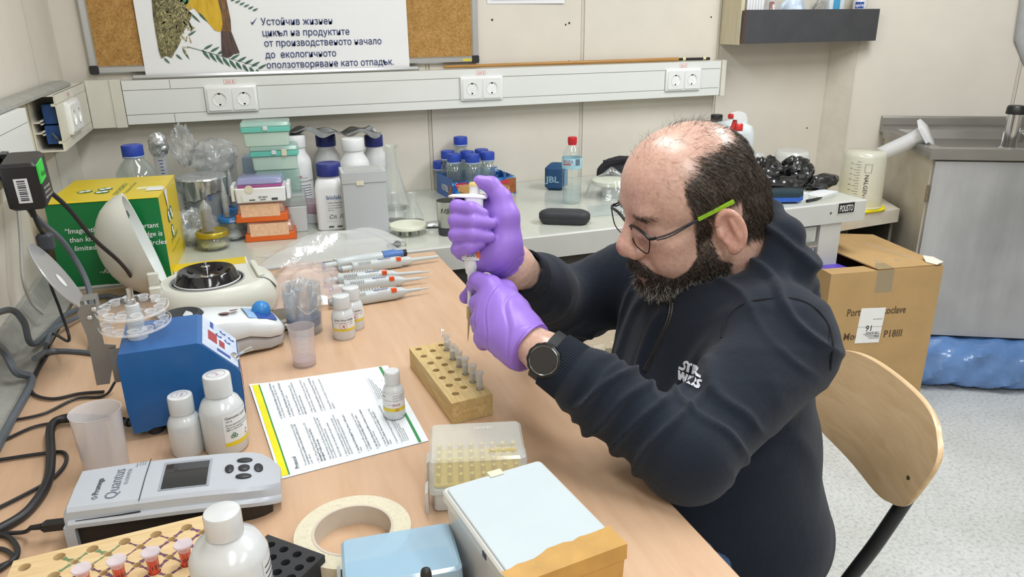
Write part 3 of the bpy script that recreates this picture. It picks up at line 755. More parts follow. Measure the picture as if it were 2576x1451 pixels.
# rolled mattress in blue plastic under the sink
mt = thing('plastic_wrapped_roll', 'long roll wrapped in shiny blue plastic under the sink unit', 'roll')
mt.matrix_world = Msk
def wrap(u, v):
    a = 2*PI*v; rr = 1+0.05*math.sin(37*u+5*math.sin(a*2))*math.sin(3*a+11*u)+0.03*math.sin(90*u+7*a)
    x = -0.02+1.3*u
    return (x, -0.47+0.165*rr*math.copysign(abs(math.cos(a))**0.6, math.cos(a)), 0.095+max(-0.094, 0.098*rr*math.copysign(abs(math.sin(a))**0.6, math.sin(a))))
MB().grid(wrap, 90, 36).build('wrap', M('blue_film', '5f86bd', 0.16, var=0.22, vscale=9, bmp=1.0, bscale=28, spec=0.8), mt)
MB().add([wrap(0, k/24) for k in range(24)], [tuple(range(24))]).build('end', M('blue_film_end', '4c74ad', 0.3, var=0.1), mt, smooth=False)

# ------------------------------------------------------------------ cardboard carton
m_cart = M('cardboard', 'b99766', 0.75, var=0.07, vscale=9, bmp=0.15, bscale=60)
m_cartd = M('cardboard_inside', '6b5238', 0.9)
bxA, bxB = Vector((2.17, 1.763, 0)), Vector((2.57, 1.697, 0))
ct = thing('cardboard_carton', 'tall brown cardboard carton printed Portable Autoclave beside the sink', 'carton')
ex = (bxB-bxA).normalized(); ey = Vector((-ex.y, ex.x, 0))
Mc = Matrix(((ex.x, ey.x, 0, bxA.x), (ex.y, ey.y, 0, bxA.y), (0, 0, 1, 0), (0, 0, 0, 1)))
ct.matrix_world = Mc
CW, CD, CH = 0.405, 0.36, 0.558
for nm_, b in (('front_panel', (0, CW, 0, 0.004, 0, CH)), ('side_panel', (CW-0.004, CW, 0.0045, CD, 0, CH)), ('side_panel', (0, 0.004, 0.0045, CD, 0, CH)), ('back_panel', (0.0045, CW-0.0045, CD-0.004, CD, 0, CH)), ('bottom_panel', (0.0045, CW-0.0045, 0.0045, CD-0.0045, 0, 0.004))):
    MB().box(*b).build(nm_, m_cart, ct, smooth=False)
fp_ = MB(); fp_.loft([[(0.17, 0.005, CH), (0.40, 0.005, CH+0.001), (0.40, CD, CH+0.004), (0.05, CD, CH+0.035)], [(0.17, 0.005, CH+0.004), (0.40, 0.005, CH+0.005), (0.40, CD, CH+0.008), (0.05, CD, CH+0.039)]]); fp_.build('top_flap', m_cart, ct, smooth=False)
MB().box(0.0045, 0.40, 0.006, 0.06, CH-0.006, CH-0.002).build('inner_flap', m_cart, ct, smooth=False)
MB().loft([[(0.012, 0.065, CH-0.10), (0.17, 0.065, CH-0.10), (0.14, 0.30, CH-0.10), (0.012, 0.30, CH-0.10)], [(0.012, 0.065, CH-0.006), (0.12, 0.065, CH-0.012), (0.06, 0.30, CH-0.008), (0.012, 0.30, CH-0.006)]]).build('purple_content', M('purple_foil', '5a45b4', 0.4, var=0.15, vscale=30), ct, smooth=False)
def film(u, v): return (0.15+0.20*u-0.05*v+0.0, 0.06+0.19*v, CH+0.0055+0.006*v+0.014*(1-u)*v+0.002*math.sin(20*u))
MB().grid(film, 6, 4).build('clear_pouch', clear('film', 'e6ded6', 0.3, 0.08, bmp=0.5), ct)
MB().box(0.165, 0.225, -0.0004, 0, CH-0.075, CH).box(0.165, 0.225, -0.0004, 0.07, CH+0.005, CH+0.0054).build('tape', clear('clear_tape', 'd9c6a0', 0.4, 0.1), ct, smooth=False)
MB().add([(0.375, -0.002, CH+0.006), (0.40, 0.0, CH+0.014), (0.402, 0.05, CH+0.016), (0.37, 0.06, CH+0.02), (0.36, 0.03, CH+0.007)], [(0, 1, 2, 3, 4)]).build('torn_edge', M('torn_paper', 'e2dccf', 0.8), ct, smooth=False)
m_cprint = M('carton_print', '5a4632', 0.8)
letter(ct, 'Portable Autoclave', 0.036, (0.075, -0.0003, CH-0.150), (1, 0, -0.02), (0, 0, 1), m_cprint, width=0.215, bold=0.012)
letter(ct, 'Model        P18III', 0.036, (0.075, -0.0003, CH-0.235), (1, 0, -0.02), (0, 0, 1), m_cprint, width=0.215, bold=0.012)
sl = MB().box(-0.045, 0.045, -0.062, 0.062, 0, 0.0006, frame((0.168, -0.0006, CH-0.19), (1, 0, -0.05), (0, 0, 1))).build('sticker', M('sticker_white', 'f0efec', 0.5, var=0.01), ct, smooth=False)
st = MB(); Mst = frame((0.168, -0.0014, CH-0.19), (-1, 0, 0.05), (0, 0, -1))
for s, sz, x, y in (('16', 0.028, -0.012, -0.012), ('1/B16/F02', 0.0125, -0.040, -0.034), ('FROM', 0.006, -0.04, -0.048), ('autoclave unit', 0.006, -0.04, 0.012)):
    text_into(st, s, sz, (lambda u, v, x=x, y=y: tuple(Mst @ Vector((x+u, -y+v-0.012, 0)))), bold=0.01)
for k in range(4): st.box(-0.042+0.0, 0.02-0.008*k, 0.03+0.005*k, 0.0313+0.005*k, 0, 0.0002, Mst)
st.box(-0.045, 0.045, 0.004, 0.0046, 0, 0.0002, Mst)
st.build('lettering', m_black, ct, smooth=False)

# ------------------------------------------------------------------ chair
m_ply = wood('chair_plywood', 'c9a97e', 'd8bc94', (4, 4, 30), 3.0, 0.34)
m_plyedge = M('ply_edge', 'd8bd94', 0.5, var=0.2, stretch=(1, 1, 1), vscale=90)
ch = thing('chair', 'curved plywood chair with black tube frame under the seated person', 'chair')
# backrest: near end towards the camera, the far end behind the sitter
hx = Vector((0.28, 0.96, 0)).normalized(); hz = Vector((0, 0, 1)); hn = Vector((-hx.y, hx.x, 0))     # hn: towards the sitter
A0 = Vector((1.287, 0.664, 0)); ztop, zbot, Lb = 0.762, 0.608, 0.40
def bk(u, v, off):
    # u along, v up; rounded outline, gentle cylinder curve and backward lean
    p = A0+hx*Lb*u-hn*(0.034*4*u*(1-u))-hn*(0.066*v)+hn*off
    return Vector((p.x, p.y, zbot+(ztop-zbot)*v))
def bp(a_, b_, off):
    # square to rounded rectangle, slightly narrower at the bottom
    x_, y_ = a_*math.sqrt(1-0.42*b_**4), b_*math.sqrt(1-0.42*a_**4)
    return tuple(bk(0.5+0.5*x_*(0.965+0.035*y_), 0.5+0.5*y_, off))
def plate(off0, off1, mat, name):
    mb = MB(); n = 24
    for off, k in ((off0, 1.0), (off1, 1.0)):
        mb.grid(lambda u, v: bp((2*u-1)*0.985, (2*v-1)*0.975, off), n, n)
    edge = [(-1+2*i/n, -1) for i in range(n)]+[(1, -1+2*i/n) for i in range(n)]+[(1-2*i/n, 1) for i in range(n)]+[(-1, 1-2*i/n) for i in range(n)]
    def ring(k1, k2, off): return [bp(p*k1, q*k2, off) for p, q in edge]
    mb.loft([ring(0.985, 0.975, off0), ring(1, 1, off0*0.5), ring(1, 1, off1*0.5), ring(0.985, 0.975, off1)], False, False)
    return mb.build(name, mat, ch)
plate(-0.0045, 0.0045, m_ply, 'backrest')
rv = MB()
for u in (0.12, 0.88):
    p = bk(u, 0.42, 0.0047); rv.lathe([(0.0001, 0.001), (0.0035, 0.001), (0.005, 0.0)], 12, frame(p, hx, hz, hn))
rv.build('rivet', M('rivet_brass', '9a8a68', 0.3, 0.8), ch)
m_tube = M('black_tube', '232426', 0.35, var=0.08)
for u in (0.13, 0.87):
    top, mid, low = bk(u, 0.55, -0.017), bk(u, -0.3, -0.017), bk(u, -1.05, -0.012)
    MB().tube(smooth_path([top, mid, low, Vector((low.x-hn.x*0.012, low.y-hn.y*0.012, 0.38)), Vector((low.x-hn.x*0.10, low.y-hn.y*0.10, 0.012))]), 0.011, 12).build('back_leg', m_tube, ch)
    fx = low+hn*0.36
    MB().tube([(fx.x, fx.y, 0.42), (fx.x+hn.x*0.03, fx.y+hn.y*0.03, 0.012)], 0.011, 12).build('front_leg', m_tube, ch)
    MB().tube([(low.x, low.y, 0.415), (fx.x, fx.y, 0.415)], 0.009, 10).build('side_rail', m_tube, ch)
sc_ = bk(0.5, -1.05, 0)+hn*0.215
MB().rbox(Lb*1.0, 0.38, 0.427, 0.437, 0.06, 0.002, 8, M4=frame((sc_.x, sc_.y, 0), hx, hn)).build('seat', m_ply, ch)
# ================================================================== things on the bench
m_glass = clear('lab_glass', 'e4efee', 0.05, 0.03, 1.5)
m_frost = clear('frosted_plastic', 'f4f6f8', 0.72, 0.2, 1.45)
m_milk = clear('milky_plastic', 'e9eef0', 0.80, 0.2, 1.45)
m_clearp = clear('clear_plastic', 'eef2f4', 0.16, 0.06, 1.48)
m_water = clear('water', 'd6e6e8', 0.12, 0.03, 1.33)
m_capblue = M('cap_blue', '2a49b0', 0.42, var=0.05)
m_capnavy = M('cap_navy', '26307c', 0.4, var=0.05)
m_whitep = M('white_plastic', 'e9ebec', 0.35, var=0.02, vscale=10)
m_ink = M('ink_print', '3c4048', 0.6)
m_foil = M('foil', 'd0d3d5', 0.36, 0.85, var=0.12, vscale=30, bmp=1.0, bscale=70)
m_handink = M('marker_ink', '1c1c22', 0.6)

def ribbed_cap(mb, r, z0, z1, n=48, rib=0.025):
    rings = []
    for z, k, rb in ((z0, 0.99, 1), (z0+0.001, 1, 1), (z1-0.003, 1, 1), (z1-0.0008, 0.96, 0.3), (z1, 0.88, 0)):
        rings.append([((r*k*(1+rib*rb*(1 if i % 2 else -1)))*math.cos(2*PI*i/n), (r*k*(1+rib*rb*(1 if i % 2 else -1)))*math.sin(2*PI*i/n), z) for i in range(n)])
    return mb.loft(rings)
def glass_bottle(label, loc, R_, H, group=None, cap_r=0.0235, cap_h=0.026):
    t = thing('glass_bottle', label, 'bottle', loc, 0, group)
    nk = H-cap_h-0.004; sh = nk-R_*0.75
    MB().lathe([(0.0001, 0.002), (R_*0.9, 0.0), (R_, 0.006), (R_, sh*0.9), (R_*0.95, sh), (R_*0.72, sh+R_*0.36), (cap_r*0.92, nk-0.004), (cap_r*0.86, nk+0.02), (cap_r*0.80, nk+0.02), (cap_r*0.86, nk-0.005), (R_*0.68, sh+R_*0.33), (R_*0.92, sh-0.002), (R_*0.96, sh*0.9), (R_*0.96, 0.008), (0.0001, 0.006)], 28).build('body', m_glass, t)
    MB().lathe([(cap_r*1.02, nk-0.001), (cap_r*1.06, nk+0.0015), (cap_r*1.02, nk+0.004)], 24).build('pouring_ring', M('ring_clear', '9fb0c8', 0.3), t)
    ribbed_cap(MB(), cap_r, H-cap_h, H).build('cap', m_capblue, t)
    return t
# large bottle and wrapped cylinder behind the yellow and green box
p = on_y(331, 420, 2.3); t = glass_bottle('large glass bottle with blue cap behind the green and yellow box', (0.180, 2.30, BENCH), 0.055, 0.258, None, 0.027, 0.03)
cy = thing('measuring_cylinder', 'glass measuring cylinder with a foil cap behind the yellow box', 'cylinder', (0.236, 2.42, BENCH))
MB().lathe([(0.0001, 0), (0.035, 0), (0.034, 0.006), (0.02, 0.012), (0.02, 0.22), (0.0185, 0.22), (0.0185, 0.014), (0.0001, 0.012)], 24).build('tube', m_clearp, cy)
sc = MB()
aa = cam_angle((0.236, 2.42))
for k in range(16): round_label(sc, 0.0201, aa-(0.35 if k % 5 == 0 else 0.2), aa+0.25, 0.05+k*0.0095, 0.0525+k*0.0095, n=4)
sc.build('scale', M('blue_scale_print', '35519c', 0.5), cy, smooth=False)
crumple(MB(), (0, 0, 0.235), (0.026, 0.026, 0.036), 21, 0.22, 30, 22, False).build('foil_cap', m_foil, cy)

# foil topped graduated beaker
fb = thing('foil_covered_beaker', 'graduated beaker with blue content under a crumpled foil cover', 'beaker', (0.343, 2.31, BENCH))
MB().lathe([(0.0001, 0), (0.055, 0), (0.058, 0.004), (0.064, 0.150), (0.0615, 0.150), (0.0555, 0.006), (0.0001, 0.004)], 32).build('body', m_clearp, fb)
MB().lathe([(0.0001, 0.006), (0.0535, 0.007), (0.0585, 0.118), (0.0001, 0.12)], 28).build('bag_content', clear('grey_bag', 'b4bcc4', 0.5, 0.2, bmp=0.6), fb)
aa = cam_angle((0.343, 2.31))
MB().rbox(0.05, 0.01, 0.095, 0.135, 0.01, M4=R(math.degrees(aa)+75, 'Z') @ T(0.01, -0.048, 0)).build('blue_lid', M('blue_pail', '2f5fae', 0.5), fb)
MB().rbox(0.03, 0.01, 0.006, 0.028, 0.006, M4=R(math.degrees(aa)+60, 'Z') @ T(-0.022, -0.045, 0)).build('blue_sachet', M('blue_pail', '2f5fae', 0.5), fb)
def foil_top():
    mb = MB(); n = 60; rings = []
    rs = np.random.RandomState(4); ph = rs.rand(n)
    for k, (r, z) in enumerate(((0.001, 0.158), (0.03, 0.1595), (0.055, 0.1585), (0.068, 0.1575), (0.0715, 0.153), (0.0705, 0.14), (0.069, 0.125), (0.068, 0.108))):
        ring = []
        for i in range(n):
            a = 2*PI*i/n; w = 0.0 if k < 3 else 0.0022*math.sin(i*2.3+k*0.7)*(1 if k > 3 else 0.4)
            drop = 0.0 if k < 5 else 0.012*(k-4)/3*math.sin(3*a+1.2)+0.008*(ph[i]-0.5)
            ring.append(((r+w)*math.cos(a), (r+w)*math.sin(a), z-drop+0.0008*math.sin(9*a+k)))
        rings.append(ring)
    return mb.loft(rings, True, False)
foil_top().build('foil_cover', m_foil, fb, angle=30)
sc = MB()
for k in range(9): round_label(sc, 0.0592+k*0.0004, aa-1.05, aa-0.95, 0.02+k*0.011, 0.0225+k*0.011, n=2)
sc.build('scale', m_ink, fb, smooth=False)
# tall wrapped vessel behind it
wv = thing('wrapped_vessel', 'tall clear vessel in a crumpled plastic bag behind the foil beaker', 'vessel', (0.385, 2.47, BENCH))
MB().lathe([(0.0001, 0), (0.055, 0), (0.058, 0.006), (0.058, 0.19), (0.05, 0.21), (0.0001, 0.212)], 24).build('vessel', clear('vessel_clear', 'dfe6e8', 0.16, 0.08), wv)
crumple(MB(), (0.0, -0.005, 0.185), (0.062, 0.055, 0.052), 31, 0.38, 40, 24, False).build('bag', m_bag, wv)
crumple(MB(), (-0.085, 0.005, 0.225), (0.030, 0.026, 0.055), 32, 0.5, 30, 20, False).build('bag_neck', m_bag, wv)
# small clear bag beside the yellow box
pb = thing('plastic_bag', 'small crumpled clear plastic bag beside the yellow box', 'bag', (0.315, 2.16, BENCH))
crumple(MB(), (0, 0, 0.04), (0.055, 0.05, 0.05), 41, 0.3, 36, 22).build('film', m_bag, pb)
crumple(MB(), (0.0, -0.01, 0.022), (0.03, 0.03, 0.02), 42, 0.2, 20, 12).build('contents', M('bag_content_grey', 'b8c2c8', 0.3, var=0.1), pb)

# ---- jars carrying upturned tubes
m_jar = clear('jar_glass', 'dfe8e6', 0.10, 0.04, 1.5)
def cone_tube(mb, r, h, cone, x=0, y=0, z0=0):
    return mb.lathe([(r*0.8, z0), (r, z0+0.001), (r, z0+h-cone), (r*0.25, z0+h-0.004), (0.0001, z0+h)], 20, T(x, y, 0))
def jar(label, loc, r, h, lidc, tubes, cont, word=None):
    t = thing('glass_jar', label, 'jar', loc)
    MB().lathe([(0.0001, 0), (r*0.8, 0), (r, 0.01), (r*1.02, h*0.4), (r*0.92, h-0.016), (r*0.86, h-0.012), (r*0.9, h*0.4), (r*0.85, 0.012), (0.0001, 0.004)], 28).build('body', m_jar, t)
    crumple(MB(), (0, 0, 0.012), (r*0.72, r*0.7, 0.012), 50+int(r*1000), 0.25, 18, 10).build('contents', cont, t)
    l = MB().lathe([(0.0001, h-0.003), (r*0.75, h-0.003), (r*0.8, h), (r*0.95, h), (r*1.0, h-0.003), (r*1.0, h-0.013), (r*0.97, h-0.014), (0.0001, h-0.013)], 32).build('lid', lidc, t)
    if word:
        aa = cam_angle(loc); lb = MB(); text_into(lb, word, 0.010, round_fn(r, aa-0.2, h-0.0105, 0.0006), shear=0.2, bold=0.01); lb.build('lettering', M('print_white', 'f2f2f2', 0.5), l, smooth=False)
    return t
m_gold = M('gold_lid', 'b5a23a', 0.3, 0.6, var=0.1); m_lidb = M('jar_lid_blue', '2b76b8', 0.35)
j = jar('small glass jar with a gold lid in front of the blue lidded jars', (0.361, 2.085, BENCH), 0.042, 0.050, m_gold, None, M('yellow_cotton', 'd8cf9a', 0.8, var=0.3, vscale=60))
def upturned(label, loc, r, h, cone, dark):
    t = thing('centrifuge_tube', label, 'tube', loc)
    cone_tube(MB(), r, h, cone).build('tube', clear('tube_plastic', 'eef2f4', 0.22, 0.10), t)
    MB().lathe([(0.0001, 0.002), (r*0.8, 0.002), (r*0.82, dark), (0.0001, dark)], 14).build('sediment', M('dark_sediment', '57524a', 0.8, var=0.3, vscale=90), t)
upturned('wide conical tube standing upside down on the gold lidded jar', (0.352, 2.083, BENCH+0.0505), 0.0155, 0.085, 0.022, 0.055)
j = jar('glass jar with blue lid standing nearest the orange racks', (0.412, 2.165, BENCH), 0.036, 0.067, m_lidb, None, M('paper_label', 'e6e8ea', 0.6, var=0.2, vscale=50), 'Gerber')
upturned('slim conical tube on the front blue jar lid', (0.402, 2.152, BENCH+0.0675), 0.0085, 0.098, 0.045, 0.012)
j = jar('glass jar with blue lid behind the other jars', (0.428, 2.275, BENCH), 0.036, 0.066, m_lidb, None, M('paper_label', 'e6e8ea', 0.6, var=0.2, vscale=50), 'Gerber')
upturned('slim conical tube on the rear blue jar lid, left one', (0.398, 2.262, BENCH+0.0665), 0.0085, 0.092, 0.04, 0.03)
upturned('slim conical tube on the rear blue jar lid, right one', (0.420, 2.285, BENCH+0.0665), 0.0095, 0.110, 0.05, 0.03)

# ---- stacks of tip boxes
def tipbox(label, loc, rz, w, d, h0, h1, base, lid, latch=None, insert=None, name='pipette_tip_box', group='tip boxes on the bench'):
    t = thing(name, label, 'tip box', loc, rz, group)
    MB().rbox(w*0.94, d*0.94, 0, h0, 0.006, 0.002, M4=None, taper=(1.05, 1.05)).build('base', base, t)
    MB().rbox(w, d, h0+0.0005, h0+h1, 0.007, 0.003, taper=(0.95, 0.93)).build('lid', lid, t)
    if insert: MB().rbox(w*0.93, d*0.93, h0*0.9, h0+0.006, 0.004).build('tip_plate', insert, t)
    if latch: MB().rbox(0.012, 0.004, h0-0.006, h0+0.012, 0.001, M4=T(0.0, -d/2-0.001, 0)).build('latch', latch, t)
    return t
m_teal = clear('teal_plastic', '74dccb', 0.75, 0.2); m_tealp = clear('pale_teal', 'd4f0e2', 0.76, 0.2); m_teallid = clear('teal_lid', 'c4ece2', 0.42, 0.15)
m_orange = M('orange_plastic', 'd9621f', 0.4, var=0.04); m_orlid = clear('orange_lid', 'e8a58a', 0.5, 0.15)
m_purple = clear('purple_lid', 'b4bae8', 0.5, 0.15); m_greyc = clear('grey_clear', 'd5d8d8', 0.4, 0.12)
RZ = -0.10
def orange_rack(label, loc, rz):
    t = thing('orange_tube_rack', label, 'tube rack', loc, rz, 'orange racks on the bench')
    w, d = 0.138, 0.085
    MB().rbox(w, d, 0, 0.022, 0.004, 0.002, taper=(0.96, 0.95)).build('base', m_orange, t)
    MB().rbox(w*0.90, d*0.9, 0.0225, 0.054, 0.004, 0.002, taper=(0.93, 0.9)).build('lid', m_orlid, t)
    MB().box(-w*0.38, w*0.36, -d*0.452-0.004, -d*0.452-0.0005, 0.012, 0.046, T(0, 0, 0) @ R(-4, 'X')).build('paper_label', M('old_label', 'e3b896', 0.7, var=0.12, vscale=120), t, smooth=False)
    return t
orange_rack('orange rack with clear lid at the bottom of the stack', (0.512, 2.145, BENCH), RZ)
orange_rack('orange rack with clear lid lying on the other orange rack', (0.496, 2.150, BENCH+0.0545), RZ-0.03)
tb = tipbox('clear grey tip box standing behind the orange racks', (0.560, 2.215, BENCH), RZ, 0.125, 0.09, 0.075, 0.035, m_milk, m_greyc)
wbx = thing('pipette_tip_box', 'white tip box with purple rack and label on the orange stack', 'tip box', (0.500, 2.150, BENCH+0.109), RZ-0.02, 'tip boxes on the bench')
MB().rbox(0.128, 0.088, 0, 0.040, 0.006, 0.002, taper=(1.04, 1.04)).build('base', m_whitep, wbx)
for s in (-1, 1): MB().rbox(0.010, 0.07, 0.004, 0.046, 0.003, M4=T(s*0.072, 0, 0)).build('side_wing', m_whitep, wbx)
MB().rbox(0.116, 0.078, 0.0405, 0.048, 0.004).build('purple_rack', M('magenta_plate', 'a8558f', 0.4), wbx)
MB().rbox(0.120, 0.082, 0.0485, 0.066, 0.006, 0.003, taper=(0.94, 0.9)).build('lid', m_purple, wbx)
MB().rbox(0.105, 0.001, 0.004, 0.022, 0.003, 0.0001, M4=T(0.004, -0.0462, 0)).build('label', m_card, wbx)
letter(wbx, 'DF100LT', 0.008, (-0.006, -0.0468, 0.012), (1, 0, 0), (0, 0, 1), m_ink, width=0.024, bold=0.02)
MB().box(-0.03, -0.015, -0.0471, -0.0468, 0.007, 0.010).box(-0.002, 0.012, -0.0471, -0.0468, 0.007, 0.009).box(0.028, 0.044, -0.0471, -0.0468, 0.006, 0.012).build('print_lines', m_ink, wbx, smooth=False)
MB().lathe([(0.0001, 0.0004), (0.011, 0.0004), (0.011, 0)], 14, frame((-0.028, -0.0465, 0.038), (1, 0, 0), (0, 0, 1))).build('torn_tape', M('masking_tape', 'd8d2be', 0.7), wbx)
ty = 2.28
tipbox('pale green tip box under the teal tip boxes', (0.555, ty, BENCH), RZ, 0.125, 0.085, 0.085, 0.085, m_tealp, m_teallid)
def teal(label, z, dx):
    t = thing('pipette_tip_box', label, 'tip box', (0.540+dx, ty, BENCH+z), RZ, 'tip boxes on the bench')
    MB().rbox(0.120, 0.082, 0, 0.040, 0.006, 0.002, taper=(1.05, 1.05)).build('base', m_tealp, t)
    MB().rbox(0.134, 0.094, 0.0405, 0.054, 0.006, 0.001).build('rim', m_teal, t)
    MB().rbox(0.134, 0.094, 0.0545, 0.068, 0.006, 0.003, taper=(0.98, 0.95)).build('lid', m_teallid, t)
    MB().rbox(0.013, 0.003, 0.045, 0.057, 0.001, M4=T(0, -0.0488, 0)).build('latch', m_milk, t)
    return t
t2 = teal('teal tip box with a piece of tape below the topmost one', 0.1705, 0.012)
MB().rbox(0.014, 0.001, 0.041, 0.060, 0.001, 0.0002, M4=T(0.028, -0.0495, 0)).build('tape_piece', M('cream_tape', 'dcd7bd', 0.6), t2)
teal('topmost teal tip box of the stack', 0.239, -0.004)
tipbox('blue tip box mostly hidden behind the teal boxes', (0.520, ty+0.13, BENCH), RZ, 0.12, 0.08, 0.09, 0.10, clear('blue_box_plastic2', '8fb4d8', 0.6, 0.2), clear('blue_lid2', '9fc4e4', 0.5, 0.2))
tipbox('pink and white tip box lying behind the white bottles', (0.648, 2.29, BENCH), -0.5, 0.125, 0.09, 0.03, 0.03, m_whitep, clear('pink_lid', 'd0a8b8', 0.5, 0.2))

# ---- white reagent bottles
def white_bottle(label, loc, rz, w, H, capm, capr, square, words):
    t = thing('reagent_bottle', label, 'bottle', loc, rz, 'white reagent bottles on the bench')
    sh = H*0.68
    if square:
        rings = []
        for z, k, r in ((0, 0.92, 0.012), (0.004, 1, 0.014), (sh-0.01, 1, 0.016), (sh+0.008, 0.9, 0.02), (sh+0.020, 0.68, 0.02)):
            rings.append([(x, y, z) for x, y in rrect(w*k, w*k, r+0.2*w*(1-k), 5)])
        n = len(rings[0])
        MB().loft(rings).build('body', m_whitep, t)
    else:
        MB().lathe([(0.0001, 0), (w*0.48, 0), (w*0.5, 0.005), (w*0.5, sh-0.006), (w*0.46, sh+0.008), (capr*0.9, sh+0.028), (capr*0.9, H-0.03), (0.0001, H-0.03)], 32).build('body', m_whitep, t)
    MB().lathe([(capr*0.86, sh+0.014), (capr*0.86, H-0.02)], 24).build('neck', m_whitep, t)
    ribbed_cap(MB(), capr, H-0.036, H, 56, 0.012).build('cap', capm, t)
    return t
def biolab_print(t, w, z, flatface=True):
    m = MB(); f = flat((0.012-w*0.28, -w/2-0.0004, z), (1, 0, 0), (0, 0, 1), 0.0003)
    text_into(m, 'biolab', 0.017, f, bold=0.005); m.build('lettering', M('biolab_blue', '3b5798', 0.5), t, smooth=False)
    m = MB()
    for k, (s, sz) in enumerate((('Sodium Meta-Disulphite Wine', 0.006), ('A very white crystalline powder', 0.0042), ('Analytical reagent grade', 0.0042), ('Warning', 0.0045))):
        text_into(m, s, sz, (lambda u, v, k=k: f(u+0.002, v-0.012-0.007*k)))
    for k in range(3): m.box(0.012-w*0.28+0.024*k, 0.012-w*0.28+0.024*k+0.014, -w/2-0.0006, -w/2-0.0004, z-0.082, z-0.078)
    m.build('label_print', m_ink, t, smooth=False)
    m = MB(); text_into(m, 'Сл. Липов', 0.016, (lambda u, v: f(u+0.002, v-0.056)), shear=0.3); m.build('handwriting', m_handink, t, smooth=False)
t = white_bottle('square white biolab bottle with navy cap beside the grey box', (0.690, 2.19, BENCH), -0.12, 0.088, 0.190, m_capnavy, 0.0345, True, None)
MB().rbox(0.060, 0.001, 0.028, 0.105, 0.002, 0.0001, M4=T(0.012, -0.0442, 0)).build('label', m_card, t)
biolab_print(t, 0.0895, 0.092)
t = white_bottle('white bottle with white cap behind the biolab bottle', (0.785, 2.33, BENCH), 0.1, 0.092, 0.235, m_whitep, 0.034, False, None)
t = white_bottle('round white bottle with white cap at the left of the white bottles', (0.618, 2.40, BENCH), 0, 0.090, 0.245, m_whitep, 0.034, False, None)
aa = cam_angle((0.618, 2.40)); lb = MB(); round_label(lb, 0.045, aa-0.2, aa+1.2, 0.05, 0.128); lb.build('label', m_card, t)
lb = MB(); text_into(lb, 'Dehydrated Marine Agar (Merck)', 0.0075, round_fn(0.045, aa-0.1, 0.106, 0.0008)); round_label(lb, 0.045, aa-0.1, aa+0.7, 0.118, 0.1188, 0.0008)
for k in range(5): round_label(lb, 0.045, aa-0.1, aa+0.9, 0.095-0.008*k, 0.0965-0.008*k, 0.0008)
lb.build('label_print', m_ink, t, smooth=False)
lb = MB(); round_label(lb, 0.045, aa-0.1, aa+0.25, 0.121, 0.126, 0.0008); lb.build('red_mark', M('red_mark', 'c0504a', 0.5), t)
white_bottle('white bottle with navy cap partly hidden between the white caps', (0.720, 2.47, BENCH), 0.1, 0.085, 0.232, m_capnavy, 0.031, False, None)
t = white_bottle('small white bottle with navy cap at the right of the white bottles', (0.868, 2.44, BENCH), 0.1, 0.078, 0.226, m_capnavy, 0.029, False, None)
fs = thing('foil_sheet', 'crumpled foil sheet lying on top of the white bottles', 'foil')
def fsh(u, v):
    x = 0.585+0.29*u+0.012*math.sin(5*v); y = 2.37+0.13*v+0.01*math.sin(6*u)
    return (x, y, BENCH+0.2475+0.008*math.sin(11*u+4*v)*math.sin(7*v+2)+0.006*math.sin(23*u+2)+0.016*max(0, 0.5-abs(u-0.15))-0.012*u+0.02*max(0, u-0.55)*(v > 0.6))
MB().grid(fsh, 40, 14).build('sheet', M('foil_dark', '8f9294', 0.18, 0.9, var=0.25, vscale=25, bmp=1.0, bscale=40), fs, angle=25)

# ---- grey carton, flasks, disc stand
gb = thing('grey_box', 'plain pale grey carton with lid beside the biolab bottle', 'box', (0.768, 2.075, BENCH), -0.07)
m_gbox = M('grey_card', 'b9bdc0', 0.6, var=0.02, vscale=8)
MB().rbox(0.118, 0.092, 0, 0.155, 0.001, 0.0005, 2).build('body', m_gbox, gb)
MB().rbox(0.1215, 0.0955, 0.1555, 0.186, 0.001, 0.0005, 2).build('lid', m_gbox, gb)
MB().box(-0.05, 0.05, -0.04, 0.04, 0.1862, 0.1872).build('lid_panel', M('grey_card_top', 'aeb0ae', 0.6), gb, smooth=False)
MB().rbox(0.02, 0.0008, 0.150, 0.162, 0.001, 0.0001, M4=T(-0.012, -0.0482, 0)).build('tape', M('cream_tape', 'dcd7bd', 0.6), gb)
m_flask = clear('flask_glass', 'f4f8f6', 0.14, 0.05, 1.5)
def flask(label, loc, r, h):
    t = thing('conical_flask', label, 'flask', loc, 0, 'conical flasks on the bench')
    MB().lathe([(0.0001, 0), (r*0.92, 0), (r, 0.006), (r*0.95, 0.014), (r*0.34, h*0.72), (r*0.33, h*0.95), (r*0.42, h), (r*0.38, h), (r*0.29, h*0.94), (r*0.30, h*0.71), (r*0.9, 0.014), (0.0001, 0.004)], 26).build('glass', m_flask, t)
flask('tall conical glass flask behind the grey carton', (0.905, 2.36, BENCH), 0.055, 0.20)
flask('small conical glass flask nearest the white disc', (0.925, 2.17, BENCH), 0.033, 0.086)
flask('small conical glass flask beside the grey carton', (0.878, 2.20, BENCH), 0.033, 0.084)
ds = thing('disc_stand', 'cream plastic disc on short legs on the bench', 'stand', (0.878, 2.03, BENCH))
m_cream = M('cream_plastic', 'e0e3cf', 0.4, var=0.02)
MB().lathe([(0.0001, 0.018), (0.048, 0.018), (0.0525, 0.020), (0.0525, 0.027), (0.051, 0.029), (0.0001, 0.0295)], 40).build('disc', m_cream, ds)
for k in range(6): MB().rbox(0.004, 0.006, 0, 0.018, 0.001, M4=R(60*k+10, 'Z') @ T(0.03, 0, 0)).build('leg', m_cream, ds)
tz = thing('foil_packet', 'small torn foil packet with tweezers beside the cream disc', 'packet', (0.955, 2.085, BENCH))
